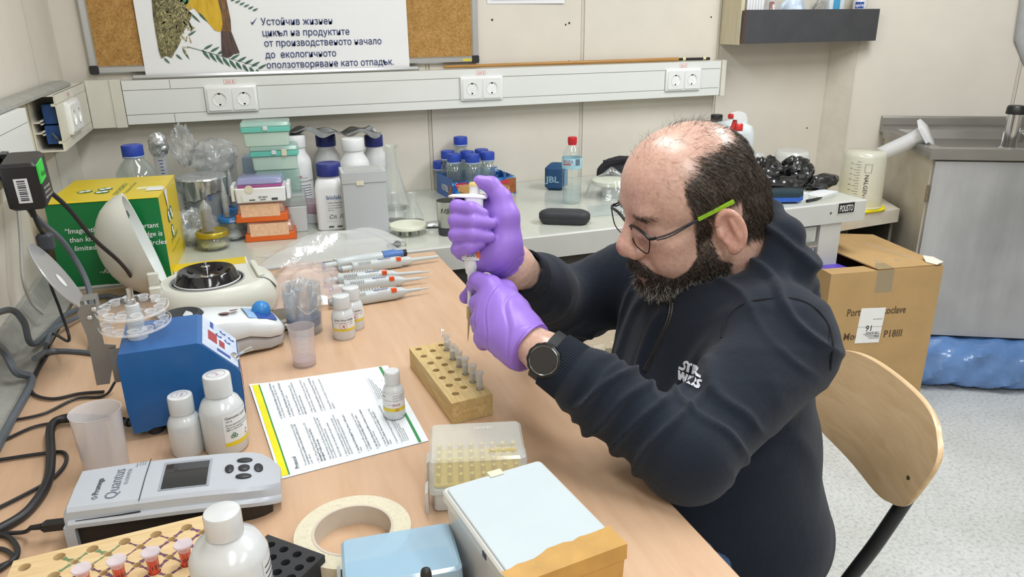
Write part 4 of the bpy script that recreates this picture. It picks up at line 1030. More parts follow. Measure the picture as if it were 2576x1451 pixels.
crumple(MB(), (0.01, -0.01, 0.008), (0.03, 0.018, 0.008), 61, 0.35, 24, 10).build('foil', m_foil, tz)
MB().tube([(-0.05, 0.03, 0.004), (0.03, 0.0, 0.014)], 0.002, 6).tube([(-0.05, 0.03, 0.004), (0.032, 0.006, 0.010)], 0.002, 6).build('tweezers', m_chrome, tz)
mc = thing('steel_cup', 'stainless steel cup with a dark base behind the raised hand', 'cup', (0.985, 1.985, BENCH))
m_steelc = M('cup_steel', 'b8b9b6', 0.25, 0.9, var=0.05)
MB().lathe([(0.031, 0.024), (0.033, 0.095), (0.0345, 0.097), (0.0325, 0.097), (0.030, 0.024), (0.0001, 0.025)], 28).build('cup', m_steelc, mc)
MB().lathe([(0.0001, 0), (0.029, 0), (0.031, 0.0235), (0.0001, 0.0235)], 28).build('base', M('dark_base', '3a3844', 0.5), mc)
aa = cam_angle((0.985, 1.985)); lb = MB(); text_into(lb, 'МВ', 0.018, round_fn(0.0325, aa-0.75, 0.066, 0.001), shear=0.3); lb.build('handwriting', m_handink, mc, smooth=False)

# ---- wafer carton full of bottles
wc = thing('wafer_carton', 'open blue wafer carton holding blue capped glass bottles', 'carton')
A_, B_ = Vector((1.108, 2.375, 0)), Vector((1.342, 2.428, 0))
ex = (B_-A_).normalized(); ey = Vector((-ex.y, ex.x, 0))
ex = Vector((0.985, 0.10, 0)).normalized(); ey = Vector((-ex.y, ex.x, 0))
wc.matrix_world = Matrix(((ex.x, ey.x, 0, A_.x), (ex.y, ey.y, 0, A_.y), (0, 0, 1, BENCH), (0, 0, 0, 1)))
def wafer_mat():
    m, nt, b, out = newmat('wafer_carton_print')
    v = node(nt, 'ShaderNodeTexVoronoi'); v.inputs['Scale'].default_value = 55
    nt.links.new(coords(nt), v.inputs['Vector'])
    sp = node(nt, 'ShaderNodeSeparateColor'); nt.links.new(v.outputs['Color'], sp.inputs[0])
    nt.links.new(ramp(nt, sp.outputs[0], [(0.2, '1d4fa0'), (0.45, '2c69b8'), (0.65, '2f86c8'), (0.85, 'a5c4dc')]), b.inputs['Base Color'])
    b.inputs['Roughness'].default_value = 0.3
    return m
m_wafer = wafer_mat()
WW, WD, WH = 0.235, 0.150, 0.062
m_wout = M('wafer_blue', '2560ae', 0.35, var=0.12, vscale=20)
for nm_, b, m_ in (('front_panel', (0, WW, 0, 0.002, 0, WH), m_wafer), ('left_panel', (0, 0.002, 0.0025, WD, 0, WH*1.15), m_wout), ('right_panel', (WW-0.002, WW, 0.0025, WD, 0, WH), m_wafer), ('back_panel', (0.0025, WW-0.0025, WD-0.002, WD, 0, WH*1.15), m_wafer), ('bottom_panel', (0.0025, WW-0.0025, 0.0025, WD-0.0025, 0, 0.002), m_wout)):
    MB().box(*b).build(nm_, m_, wc, smooth=False)
m_wbrown = M('wafer_brown_print', '9a5c36', 0.4, var=0.25, vscale=60)
MB().add([(0.135, -0.0006, 0.004), (WW-0.001, -0.0006, 0.004), (WW-0.001, -0.0006, 0.058), (0.195, -0.0006, 0.056), (0.155, -0.0006, 0.035)], [(0, 1, 2, 3, 4)]).build('wafer_print', m_wbrown, wc, smooth=False)
MB().box(0.012, 0.052, -0.0008, -0.0003, 0.042, 0.058).box(0.165, 0.210, -0.0012, -0.0008, 0.040, 0.052).build('red_badge', M('red_badge', 'c23a45', 0.4), wc, smooth=False)
letter(wc, 'WAFER TREN', 0.007, (0.014, -0.0009, 0.047), (1, 0, 0), (0, 0, 1), M('print_white', 'f2f2f2', 0.5), width=0.036)
letter(wc, 'NUTREK', 0.03, (-0.0006, 0.10, 0.022), (0, -1, 0), (0, 0, 1), M('print_white', 'f2f2f2', 0.5), width=0.06, bold=0.02)
MB().add([(-0.0006, 0.045, 0.005), (-0.0006, 0.008, 0.003), (-0.0006, 0.006, 0.045), (-0.0006, 0.03, 0.05)], [(3, 2, 1, 0)]).build('wafer_side_print', m_wbrown, wc, smooth=False)
wl = [(1158, 343, 0.186, 0.038, 'tallest blue capped bottle at the back of the wafer carton'), (1126, 378, 0.146, 0.033, 'blue capped bottle at the left of the wafer carton, behind the front one'),
      (1142, 386, 0.146, 0.034, 'front left blue capped bottle in the wafer carton'), (1175, 379, 0.146, 0.033, 'blue capped bottle in the middle row of the wafer carton'),
      (1188, 387, 0.146, 0.034, 'front middle blue capped bottle in the wafer carton'), (1211, 374, 0.146, 0.033, 'blue capped bottle at the back right of the wafer carton'),
      (1226, 381, 0.146, 0.033, 'rightmost front blue capped bottle in the wafer carton'), (1103, 402, 0.105, 0.026, 'smallest blue capped bottle at the left edge of the wafer carton')]
used = []
for px, py, H, r, lbl in wl:
    q = on_z(px, py, BENCH+0.003+H)
    q = Vector((q.x, min(q.y, 2.545), 0))
    glass_bottle(lbl, (q.x, q.y, BENCH+0.0022), r*0.82, H, 'bottles in the wafer carton')
# kraft bowl, yellow rack
kb = thing('paper_bowl', 'brown kraft paper bowl marked 336 behind the raised hand', 'bowl', (1.165, 2.215, BENCH))
m_kraft = M('kraft_board', 'b98f55', 0.6, var=0.05)
MB().lathe([(0.0001, 0.003), (0.062, 0.0), (0.064, 0.002), (0.079, 0.066), (0.082, 0.067), (0.082, 0.070), (0.078, 0.070), (0.0615, 0.006), (0.0001, 0.006)], 36).build('bowl', m_kraft, kb)
crumple(MB(), (0.01, 0, 0.045), (0.05, 0.045, 0.022), 71, 0.25, 24, 12).build('contents', M('packets_white', 'c8d2d8', 0.35, var=0.2, vscale=40), kb)
aa = cam_angle((1.165, 2.215)); lb = MB(); text_into(lb, '1336', 0.026, round_fn(0.0715, aa+0.02, 0.026, 0.0035), bold=0.004); lb.build('handwriting', m_handink, kb, smooth=False)
yr = thing('yellow_tube_rack', 'yellow plastic tube rack behind the raised hand', 'tube rack', (1.135, 1.975, BENCH), -0.05)
m_yel = M('yellow_plastic', 'e8cf1c', 0.4, var=0.03)
def rack_plate(z, d=0.003):
    mb = MB(); hs = [(x, y, 0.0085) for x in (-0.028, -0.005, 0.018) for y in (-0.016, 0.008, 0.030)]
    o = rounded(-0.042, 0.050, -0.030, 0.044)
    mb.poly_holes(o, hs, z+d, d, 14, bottom=False)
    mb.loft([[(x, y, z) for x, y in o], [(x, y, z+d) for x, y in o]], False, False)
    return mb
rack_plate(0.056).build('upper_plate', m_yel, yr, smooth=False); rack_plate(0.003).build('lower_plate', m_yel, yr, smooth=False)
for x, y in ((0.033, -0.022), (0.033, 0.036), (-0.036, -0.022)): MB().box(x-0.003, x+0.003, y-0.003, y+0.003, 0.0, 0.0558).build('post', m_yel, yr, smooth=False)
# spectacle case
gc = thing('spectacle_case', 'closed black spectacle case on the bench', 'case', (1.334, 1.968, BENCH+0.001), -0.52)
def case(z0, z1, k0, k1):
    return [[(x*k, y*k, z) for x, y in rrect(0.152, 0.062, 0.030, 8)] for z, k in zip(z0, z1)]
MB().loft([[(x*k, y*k, z) for x, y in rrect(0.152, 0.060, 0.030, 8)] for z, k in ((0, 0.84), (0.004, 0.93), (0.014, 1.0), (0.0205, 1.0))]).build('lower_shell', M('case_black', '2e3136', 0.6, var=0.1), gc)
MB().loft([[(x*k, y*k, z) for x, y in rrect(0.152, 0.060, 0.030, 8)] for z, k in ((0.021, 1.0), (0.028, 1.0), (0.034, 0.93), (0.038, 0.8))]).build('upper_shell', M('case_black', '2e3136', 0.6, var=0.1), gc)
# water bottle
wbt = thing('water_bottle', 'clear plastic water bottle with a red cap on the bench', 'bottle', (1.462, 2.20, BENCH))
pr = [(0.0001, 0.006), (0.020, 0.0), (0.029, 0.004), (0.0315, 0.012)]
for k in range(6): pr += [(0.0318, 0.016+k*0.016), (0.0300, 0.023+k*0.016), (0.0318, 0.030+k*0.016)]
pr += [(0.0318, 0.118), (0.0325, 0.12), (0.0325, 0.150), (0.030, 0.162), (0.022, 0.180), (0.0135, 0.190), (0.0125, 0.197)]
MB().lathe(pr, 32).build('body', clear('bottle_pet', 'e8f2f2', 0.05, 0.04, 1.5), wbt)
MB().lathe([(0.0001, 0.004), (0.029, 0.006), (0.030, 0.052), (0.0001, 0.052)], 28).build('water', m_water, wbt)
MB().lathe([(0.0327, 0.116), (0.0329, 0.117), (0.0329, 0.149), (0.0327, 0.150)], 32).build('label', M('water_label', 'a8d4e6', 0.35, var=0.1, vscale=20), wbt)
aa = cam_angle((1.462, 2.20)); lb = MB(); text_into(lb, 'ВОДА', 0.012, round_fn(0.0329, aa-0.95, 0.136, 0.0005), bold=0.01); lb.build('lettering', M('water_red', 'b06a78', 0.5), wbt, smooth=False)
lb = MB(); round_label(lb, 0.0329, aa-0.95, aa-0.1, 0.129, 0.133, 0.0005); lb.build('red_band', M('red_mark', 'c0504a', 0.5), wbt)
lb = MB()
for k in range(6): round_label(lb, 0.0329, aa+0.35, aa+0.85, 0.128+k*0.0035, 0.130+k*0.0035, 0.0005)
lb.build('barcode', m_ink, wbt, smooth=False)
MB().lathe([(0.0138, 0.190), (0.0140, 0.196), (0.0135, 0.196)], 24).build('collar', M('cap_red', 'c3222a', 0.4), wbt)
ribbed_cap(MB(), 0.0145, 0.197, 0.215, 48, 0.02).build('cap', M('cap_red', 'c3222a', 0.4), wbt)
# portable speaker
spk = thing('portable_speaker', 'small blue JBL portable speaker behind the water bottle', 'speaker', (1.505, 2.425, BENCH), -0.62)
m_spk = M('speaker_cloth', '1f4a74', 0.75, var=0.1, vscale=300, bmp=0.4, bscale=900)
MB().rbox(0.072, 0.088, 0.0, 0.088, 0.02, 0.012, 6, M4=T(0, 0, 0)).build('body', m_spk, spk)
MB().rbox(0.0012, 0.058, 0.016, 0.072, 0.0005, 0.0002, M4=T(0.037, -0.01, 0)).build('end_cap', M('speaker_end', '5c9cc8', 0.4), spk)
letter(spk, 'JBL', 0.030, (-0.027, -0.0446, 0.030), (1, 0, 0), (0, 0, 1), M('speaker_logo', '86a8c0', 0.5), width=0.050, bold=0.03)
pq = thing('black_pouch', 'black fabric pouch at the back of the bench beside the head', 'pouch', (1.76, 2.42, BENCH), 0.0)
crumple(MB(), (0, 0, 0.045), (0.095, 0.04, 0.055), 81, 0.10, 30, 16).build('cloth', M('black_cloth', '24242a', 0.85, var=0.15), pq)
MB().tube(smooth_path([(-0.09, -0.035, 0.09), (-0.03, -0.042, 0.095), (0.05, -0.04, 0.09)]), 0.006, 8).build('zip_edge', M('black_cloth', '24242a', 0.85), pq)
# disc under a clear bag, flat bag with small beads
bgd = thing('bagged_disc', 'cream disc under a clear plastic bag behind the spectacle case', 'bag', (1.625, 2.235, BENCH))
MB().lathe([(0.0001, 0.042), (0.062, 0.042), (0.065, 0.045), (0.065, 0.056), (0.0001, 0.058)], 36).build('disc', m_cream, bgd)
MB().lathe([(0.0001, 0), (0.03, 0), (0.032, 0.0418), (0.0001, 0.0418)], 20).build('pedestal', m_milk, bgd)
def bagf(u, v):
    a = 2*PI*u; k = [0.002, 0.03, 0.066, 0.078, 0.086, 0.095][min(5, int(v*5+0.01))]; z = [0.094, 0.075, 0.060, 0.040, 0.018, 0.002][min(5, int(v*5+0.01))]
    w = 1+0.09*math.sin(5*a+v*5)*v+0.05*math.sin(13*a)*v
    return (k*w*math.cos(a), k*w*math.sin(a), z*(1+0.08*math.sin(4*a+2)*(v < 0.9)))
MB().grid(bagf, 48, 5).build('bag', clear('thin_bag', 'eef3f5', 0.10, 0.06, 1.5, bmp=0.7, bscale=50), bgd, angle=30)
fbg = thing('zip_bag', 'flat clear zip bag of small metal links beside the spectacle case', 'bag', (1.47, 2.05, BENCH), -0.1)
MB().grid(lambda u, v: (-0.03+0.20*u+0.04*v, -0.055+0.14*v, 0.003+0.006*math.sin(PI*u)*math.sin(PI*v)+0.002*math.sin(9*u+5*v)), 16, 10).build('film', clear('zip_film', 'dfeaf0', 0.28, 0.1, bmp=0.5), fbg)
lk = MB(); rs = random.Random(9)
for k in range(46):
    x, y = 0.06+0.10*rs.random(), -0.050+0.035*rs.random(); a = rs.random()*6.28
    lk.tube([(x+0.005*math.cos(a+q), y+0.005*math.sin(a+q), 0.005+0.004*rs.random()) for q in (0, 1.2, 2.4, 3.6)], 0.0012, 5)
lo = lk.build('links', m_chrome, fbg); lo['kind'] = 'stuff'

# ---- canister, spray bottle
cn = thing('canister', 'white plastic canister with black cap behind the head', 'canister', (2.185, 2.39, BENCH), -0.2)
m_hdpe = M('hdpe_white', 'dbe3e6', 0.35, var=0.02, sss=0.0)
MB().loft([[(x*k, y*k, z) for x, y in rrect(0.185, 0.12, 0.03, 6)] for z, k in ((0, 0.95), (0.006, 1), (0.160, 1), (0.186, 0.92), (0.200, 0.66), (0.207, 0.5))]).build('body', m_hdpe, cn)
MB().tube(smooth_path([(0.01, 0, 0.195), (0.03, 0, 0.218), (0.06, 0, 0.214), (0.07, 0, 0.175)]), 0.012, 12).build('handle', m_hdpe, cn)
MB().lathe([(0.018, 0.19), (0.018, 0.212)], 20, T(-0.045, 0, 0)).build('neck', m_hdpe, cn)
ribbed_cap(MB(), 0.021, 0.0, 0.024, 32, 0.04).build('cap', m_black, cn, loc=(-0.045, 0, 0.206))
sb = thing('spray_bottle', 'white spray bottle with red trigger and nozzle behind the head', 'spray bottle', (2.125, 2.245, BENCH), 0.15)
MB().lathe([(0.0001, 0), (0.04, 0), (0.042, 0.005), (0.042, 0.13), (0.036, 0.16), (0.018, 0.185), (0.014, 0.2), (0.0001, 0.2)], 28).build('bottle', m_hdpe, sb)
m_spred = M('spray_red', 'cf2f30', 0.35)
MB().lathe([(0.016, 0.19), (0.017, 0.192), (0.017, 0.212), (0.014, 0.216), (0.0001, 0.216)], 24).build('collar', m_spred, sb)
hd = MB(); prof = [(-0.034, 0.232), (-0.034, 0.252), (0.0, 0.258), (0.022, 0.250), (0.034, 0.226), (0.020, 0.224), (0.008, 0.216), (-0.012, 0.216), (-0.016, 0.230)]
hd.loft([[(x, s*0.0095, z) for x, z in prof] for s in (-1, 1)]); hd.build('head', m_whitep, sb)
MB().tube([(-0.034, 0, 0.243), (-0.045, 0, 0.243)], 0.009, 12).build('nozzle', m_spred, sb)
MB().loft([[(-0.022, s*0.006, 0.229), (-0.016, s*0.006, 0.229), (-0.020, s*0.006, 0.205), (-0.036, s*0.006, 0.190), (-0.040, s*0.006, 0.192), (-0.028, s*0.006, 0.210)] for s in (-1, 1)]).build('trigger', m_spred, sb)

# ---- right end of the bench: black bag, papers, eraser, upturned beakers
bk_ = thing('black_bin_bag', 'crumpled shiny black plastic bag at the right end of the bench', 'bag', (2.165, 2.075, BENCH), 0.1)
m_bin = M('bin_bag', '1a1b1d', 0.2, var=0.2, vscale=20, bmp=1.0, bscale=38, spec=0.8)
crumple(MB(), (-0.03, 0.02, 0.055), (0.085, 0.06, 0.06), 91, 0.28, 44, 26).build('lump', m_bin, bk_, angle=30)
crumple(MB(), (0.10, 0.0, 0.062), (0.055, 0.05, 0.052), 92, 0.3, 36, 22).build('lump', m_bin, bk_, angle=30)
crumple(MB(), (-0.02, -0.055, 0.03), (0.09, 0.045, 0.034), 93, 0.3, 40, 20).build('lump', m_bin, bk_, angle=30)
crumple(MB(), (0.19, -0.03, 0.022), (0.075, 0.035, 0.026), 94, 0.3, 36, 18).build('lump', m_bin, bk_, angle=30)
ef = thing('board_eraser', 'blue board eraser with dark felt on a white card', 'eraser', (2.088, 1.948, BENCH+0.0062), -0.33)
eo = [(-0.085, -0.034), (0.052, -0.034), (0.076, -0.008), (0.076, 0.010), (0.052, 0.034), (-0.085, 0.034)]
MB().prism(eo, 0.0005, 0.015).build('blue_back', M('eraser_blue', '2a5cb8', 0.45), ef, smooth=False)
MB().loft([[(x, y, 0.0155) for x, y in eo], [(x*0.99, y*0.97, 0.028) for x, y in eo], [(x*0.94, y*0.85, 0.034) for x, y in eo]]).build('felt', M('eraser_felt', '1f343c', 0.95, var=0.15, vscale=80), ef, smooth=False)
pc_ = MB().loft([[(x, y, z) for x, y in ((-0.12, -0.045), (0.02, -0.055), (0.05, 0.02), (-0.10, 0.05))] for z in (0.0005, 0.005)], M4=T(2.03, 1.945, BENCH))
tag(pc_.build('white_card', m_card, smooth=False), 'white card lying under the blue board eraser', 'card')
pd = MB(); pd.box(-0.05, 0.07, -0.03, 0.03, 0.0005, 0.003, T(2.29, 1.99, BENCH) @ R(20, 'Z')); tag(pd.build('folded_paper', m_card, smooth=False), 'folded white paper beside the black bag', 'paper')
pd = MB(); pd.box(-0.045, 0.045, -0.025, 0.025, 0.0005, 0.012, T(2.185, 1.985, BENCH) @ R(25, 'Z')); tag(pd.build('paper_box', m_card, smooth=False), 'small white paper box behind the blue eraser', 'box')
pn = MB().tube([(2.165, 1.905, BENCH+0.005), (2.21, 1.915, BENCH+0.005), (2.245, 1.928, BENCH+0.005)], [0.005, 0.005, 0.002], 10)
tag(pn.build('black_pen', m_black), 'black pen lying at the front of the bench end', 'pen')
def upturned_beaker(label, loc, r, h, rt=None):
    t = thing('upturned_beaker', label, 'beaker', loc, 0, 'upturned plastic beakers')
    MB().lathe([(r*1.04, 0.0), (r*1.04, 0.003), (r, 0.006), (r*0.95, h-0.02), (r*0.90, h-0.006), (r*0.80, h), (0.0001, h-0.001)], 36).build('body', clear('beaker_frost', 'f2f5f4', 0.5, 0.2), t)
    return t
bb = upturned_beaker('small upturned clear beaker behind the black bag', (2.335, 2.40, BENCH), 0.034, 0.075)
bb = upturned_beaker('white upturned beaker with blue stamp on the low cabinet behind the bench end', (2.475, 2.36, LZ), 0.070, 0.200)
aa = cam_angle((2.475, 2.36)); lb = MB()
for s, z in (('M', 0.105), ('BT3', 0.072)): text_into(lb, s, 0.016, round_fn(0.0670, aa-0.95, z+0.045, 0.0025), bold=0.01)
round_label(lb, 0.069, aa-1.02, aa-0.55, 0.109, 0.110, 0.001); round_label(lb, 0.069, aa-1.02, aa-0.55, 0.139, 0.140, 0.001)
lb.build('stamp', M('blue_scale_print', '35519c', 0.5), bb, smooth=False)
ytr = MB().rbox(0.29, 0.19, 0.0, 0.016, 0.06, 0.006, 8, M4=T(2.575, 2.165, LZ+0.0005) @ R(2, 'Z'))
tag(ytr.build('yellow_tray', M('yellow_tray', 'e6d41e', 0.35, var=0.03)), 'flat yellow plastic tray on the low cabinet', 'tray')
ng = upturned_beaker('upturned graduated NALGENE beaker on the yellow tray', (2.63, 2.150, LZ+0.0170), 0.078, 0.205)
for c in ng.children: c.data.materials[0] = clear('nalgene_plastic', 'efeedd', 0.55, 0.2)
aa = cam_angle((2.63, 2.15)); lb = MB()
rn = 0.0755
for s, u0, w in (('NALGENE', 0.0, 0.088),):
    # runs downwards along the wall of the beaker
    fn = lambda u, v: ((rn+0.0015)*math.cos(aa+0.10+v/rn), (rn+0.0015)*math.sin(aa+0.10+v/rn), 0.128-u)
    text_into(lb, s, 0.020, fn, bold=0.01, width=w)
for k in range(14):
    z = 0.045+0.0098*k; round_label(lb, rn, aa-(0.30 if k % 2 else 0.42), aa-0.12, z, z+0.0012, 0.0018, 4)
for k in range(7): text_into(lb, str(1000-100*k)[:3], 0.007, round_fn(rn, aa-0.62, 0.046+0.0196*k, 0.0018))
fr_ = [(aa+0.06, aa+0.36, 0.165, 0.166), (aa+0.06, aa+0.36, 0.135, 0.136)]
for a0, a1, z0, z1 in fr_: round_label(lb, rn, a0, a1, z0, z1, 0.0018, 5)
for a0 in (aa+0.06, aa+0.36): round_label(lb, rn, a0, a0+0.014, 0.135, 0.166, 0.0018, 2)
lb.build('graduation', m_ink, ng, smooth=False)
# leaning plastic cylinder
lcyl = thing('plastic_cylinder', 'translucent plastic measuring cylinder leaning from the low cabinet to the sink rim', 'cylinder')
p0 = on_z(2165, 412, 0.795); p1 = on_z(2322, 340, 0.918)
ax = (p1-p0).normalized(); Mcy = frame(p0, ax.cross(Vector((0, 0, 1))), ax.cross(ax.cross(Vector((0, 0, 1)))), ax)
Lc = (p1-p0).length
MB().lathe([(0.0001, 0.0), (0.027, 0), (0.028, 0.004), (0.028, Lc-0.03), (0.031, Lc-0.015), (0.034, Lc)], 28, Mcy).build('tube', m_frost, lcyl)
MB().loft([[((0.058+d)*math.cos(math.radians(60*i+30)), (0.058+d)*math.sin(math.radians(60*i+30)), Lc+z) for i in range(6)] for z, d in ((0, -0.012), (0.004, 0), (0.016, 0), (0.020, -0.01))], M4=Mcy).build('foot', m_frost, lcyl)
# ================================================================== things on the desk
# ---- green and yellow carton at the back left (stands on the bench)
gy = thing('kit_carton', 'green and yellow kit carton with a quotation behind the open centrifuge', 'carton')
A_ = Vector((0.036, 1.872, BENCH)); ex = Vector((0.994, -0.075, 0)).normalized(); ey = Vector((-ex.y, ex.x, 0))
gy.matrix_world = Matrix(((ex.x, ey.x, 0, A_.x), (ex.y, ey.y, 0, A_.y), (0, 0, 1, A_.z), (0, 0, 0, 1)))
m_green = M('carton_green', '0f7a3e', 0.35, var=0.04); m_ylw = M('carton_yellow', 'e2c92c', 0.35, var=0.03)
GW, GD, GH = 0.232, 0.27, 0.195
MB().box(0, GW, 0, 0.002, 0, GH).build('front_panel', m_green, gy, smooth=False)
MB().box(GW-0.002, GW, 0.0025, GD, 0, GH).build('right_panel', m_ylw, gy, smooth=False)
MB().box(0, 0.002, 0.0025, GD, 0, GH).build('left_panel', m_ylw, gy, smooth=False)
MB().box(0.0025, GW-0.0025, GD-0.002, GD, 0, GH).build('back_panel', m_green, gy, smooth=False)
lidg = MB().loft([[(-0.001, -0.002, GH+0.0008), (GW+0.001, -0.001, GH+0.0008), (GW+0.001, GD, GH+0.0008), (-0.001, GD, GH+0.0008)], [(0, 0, GH+0.004), (GW, 0, GH+0.003), (GW, GD, GH+0.003), (0, GD, GH+0.003)]]).build('lid', m_ylw, gy, smooth=False)
m_wprint = M('print_white', 'f2f2f2', 0.5)
for k, (s, x) in enumerate((('“Imagination is more important', 0.028), ('than knowledge. Knowledge is', 0.034), ('limited. Imagination encircles', 0.040), ('the world.”', 0.095), ('–Albert Einstein', 0.082))):
    letter(gy, s, 0.0165, (x, -0.0003, GH-0.068-0.0205*k-(0.018 if k == 4 else 0)), (1, 0, 0), (0, 0, 1), m_wprint, bold=0.012, shear=0.15, lift=0.0003, width=(0.20 if k < 3 else 0.09)*(0.97 if k < 3 else 1))
m_gdark = M('logo_green', '3f7f4a', 0.5)
def logo3(o, x, y, s):
    lb = MB(); lw = MB(); fn = flat(o, x, y, 0.0004); fn2 = flat(o, x, y, 0.0008)
    for cx, cy in ((-0.026*s, 0.0), (0.014*s, 0.018*s), (0.014*s, -0.018*s)):
        lb.add([fn(cx+0.0165*s*math.cos(2*PI*i/20), cy+0.0165*s*math.sin(2*PI*i/20)) for i in range(20)], [tuple(range(20))])
        for q in (-0.35, 0.35):
            lw.add([fn2(cx+q*0.0165*s+0.009*s*math.cos(2*PI*i/16)*0.75, cy+0.0035*s*(1 if q > 0 else -1)+0.009*s*math.sin(2*PI*i/16)) for i in range(16)], [tuple(range(16))])
    lb.build('logo', m_gdark, gy, smooth=False); lw.build('logo_highlight', m_wprint, gy, smooth=False)
logo3((0.085, 0.105, GH+0.0042), (1, 0, 0), (0, 1, 0), 1.0)
letter(gy, 'ZYMO RESEARCH', 0.017, (0.140, 0.045, GH+0.0042), (0, 1, 0), (-1, 0, 0), m_gdark, width=0.135)
letter(gy, 'The Beauty of Science', 0.012, (0.158, 0.055, GH+0.0042), (0, 1, 0), (-1, 0, 0), m_gdark, width=0.13, shear=0.2)
logo3((GW+0.0005, 0.115, 0.115), (0, 0, 1), (0, -1, 0), 1.05)
letter(gy, 'ZYMO RESEARCH', 0.016, (GW+0.0004, 0.075, 0.065), (0, 1, 0), (0, 0, 1), m_gdark, width=0.11)
letter(gy, 'The Beauty of Science is to Make Things Simple', 0.007, (GW+0.0004, 0.065, 0.045), (0, 1, 0), (0, 0, 1), m_gdark, width=0.13)
MB().box(0.17, 0.225, 0.095, 0.125, GH+0.0036, GH+0.0042).build('paper_label', M('label_yellow_white', 'e2e4b0', 0.5, var=0.1, vscale=60), gy, smooth=False)
MB().add([(GW+0.0012, 0.08, GH), (GW+0.0012, 0.12, GH), (GW+0.003, 0.095, GH-0.05), (GW+0.002, 0.085, GH-0.02)], [(0, 1, 2, 3)]).build('torn_seal', m_card, gy, smooth=False)
MB().box(0.195, GW+0.001, 0.07, 0.105, GH+0.0042, GH+0.0046).build('torn_seal', m_card, gy, smooth=False)

# ---- mini centrifuge with open lid
m_cent = M('centrifuge_plastic', 'd5d6cb', 0.35, var=0.02, vscale=12)
m_centin = M('centrifuge_inside', 'dfe6e4', 0.3, var=0.02)
cf = thing('mini_centrifuge', 'cream egg shaped mini centrifuge with black rotor and lid standing open', 'centrifuge', (0.372, 1.592, DESK), 0.12)
def egg(z, k): return [(k*(0.118 if math.cos(a) < 0 else 0.125)*math.copysign(abs(math.cos(a))**0.85, math.cos(a)), k*0.098*math.copysign(abs(math.sin(a))**0.85, math.sin(a)), z) for a in [2*PI*i/48 for i in range(48)]]
bd_ = MB(); bd_.loft([egg(0.004, 0.86), egg(0.006, 0.93), egg(0.03, 1.0), egg(0.052, 0.985), egg(0.068, 0.93), egg(0.074, 0.88), egg(0.0765, 0.85)], True, False)
bd_.loft([egg(0.0765, 0.85), [(-0.012+0.073*math.cos(2*PI*i/48), 0.073*math.sin(2*PI*i/48), 0.0745) for i in range(48)], [(-0.012+0.069*math.cos(2*PI*i/48), 0.069*math.sin(2*PI*i/48), 0.05) for i in range(48)]], False, True)
bd_.build('base', m_cent, cf)
MB().lathe([(0.0725, 0.0752), (0.0735, 0.0757), (0.0705, 0.0757), (0.0690, 0.070)], 48, T(-0.012, 0, 0)).build('bowl_ring', M('grey_ring', '9da3a3', 0.4), cf)
m_rot = M('rotor_black', '16161a', 0.12, var=0.05, coat=0.3)
MB().lathe([(0.068, 0.062), (0.069, 0.068), (0.061, 0.082), (0.056, 0.0945), (0.0545, 0.0965), (0.052, 0.0955), (0.030, 0.082), (0.016, 0.080), (0.0001, 0.080)], 48, T(-0.012, 0, 0)).build('rotor', m_rot, cf)
MB().lathe([(0.0655, 0.0748), (0.0648, 0.0760), (0.0640, 0.0772)], 48, T(-0.012, 0, 0)).build('rotor_line', M('line_white', 'd0d0d0', 0.4), cf)
hl = MB()
for k in range(8): hl.lathe([(0.0068, 0.0012), (0.0001, 0.0012)], 14, T(-0.012, 0, 0) @ R(45*k, 'Z') @ T(0.041, 0, 0.0890) @ R(-31, 'Y'))
hl.build('rotor_hole', M('deep_black', '040404', 0.5), cf)
MB().lathe([(0.014, 0.079), (0.014, 0.084), (0.008, 0.086), (0.008, 0.098), (0.009, 0.099), (0.009, 0.104), (0.003, 0.105), (0.003, 0.112), (0.0001, 0.113)], 24, T(-0.012, 0, 0)).build('spindle', m_chrome, cf)
MB().rbox(0.012, 0.11, 0.0766, 0.084, 0.003, M4=T(0.088, 0.012, 0)).build('latch_bar', m_cent, cf)
MB().grid(lambda u, v: (0.088+0.03*u, -0.05+0.085*v, 0.0772-0.028*u*u+0.0012), 6, 4).build('control_panel', M('panel_grey', 'a9b4bb', 0.35, var=0.06, vscale=60), cf)
MB_ = None
# lid: half shell turned up about the hinge at the left
lid_ = MB(); Ml = frame((-0.128, 0.042, 0.130), (0, -1, 0.0), (0.10, 0, 1))    # local x: towards camera side, y: up, z: bulge axis
_lu = Vector((-0.26, 0.02, 0.965)).normalized(); _lb = Vector((-0.965, 0.06, -0.25)); _lb = (_lb-_lu*_lb.dot(_lu)).normalized(); _lx = _lu.cross(_lb)
_lc = (T(0.372, 1.592, DESK) @ Matrix.Rotation(0.12, 4, 'Z')).inverted() @ at_d(368, 612, 1.640)
Ml = Matrix(((_lx.x, _lu.x, _lb.x, _lc.x), (_lx.y, _lu.y, _lb.y, _lc.y), (_lx.z, _lu.z, _lb.z, _lc.z), (0, 0, 0, 1)))
def shell(k, bul, off):
    rings = []
    for q in range(9):
        t = q/8*PI/2; c, s = math.cos(t), math.sin(t)
        rings.append([(k*0.082*c*math.copysign(abs(math.cos(a))**0.9, math.cos(a)), k*0.118*c*math.copysign(abs(math.sin(a))**0.9, math.sin(a))+0.02*s*0, off+bul*s) for a in [2*PI*i/48 for i in range(48)]])
    return rings
lid_.loft(shell(1.0, 0.096, 0), False, True, Ml)
lid_.build('lid', m_cent, cf)
li = MB(); li.loft([[tuple(p) for p in r] for r in reversed(shell(0.94, 0.086, 0.001))], True, False, Ml); li.loft([shell(0.94, 0.086, 0.001)[0], shell(1.0, 0.096, 0)[0]], False, False, Ml); li.build('lid_lining', m_centin, cf)
MB().box(-0.016, 0.016, 0.066, 0.078, 0.006, 0.022, Ml).build('latch', M('latch_grey', '6f7274', 0.35, 0.5), cf, smooth=False)
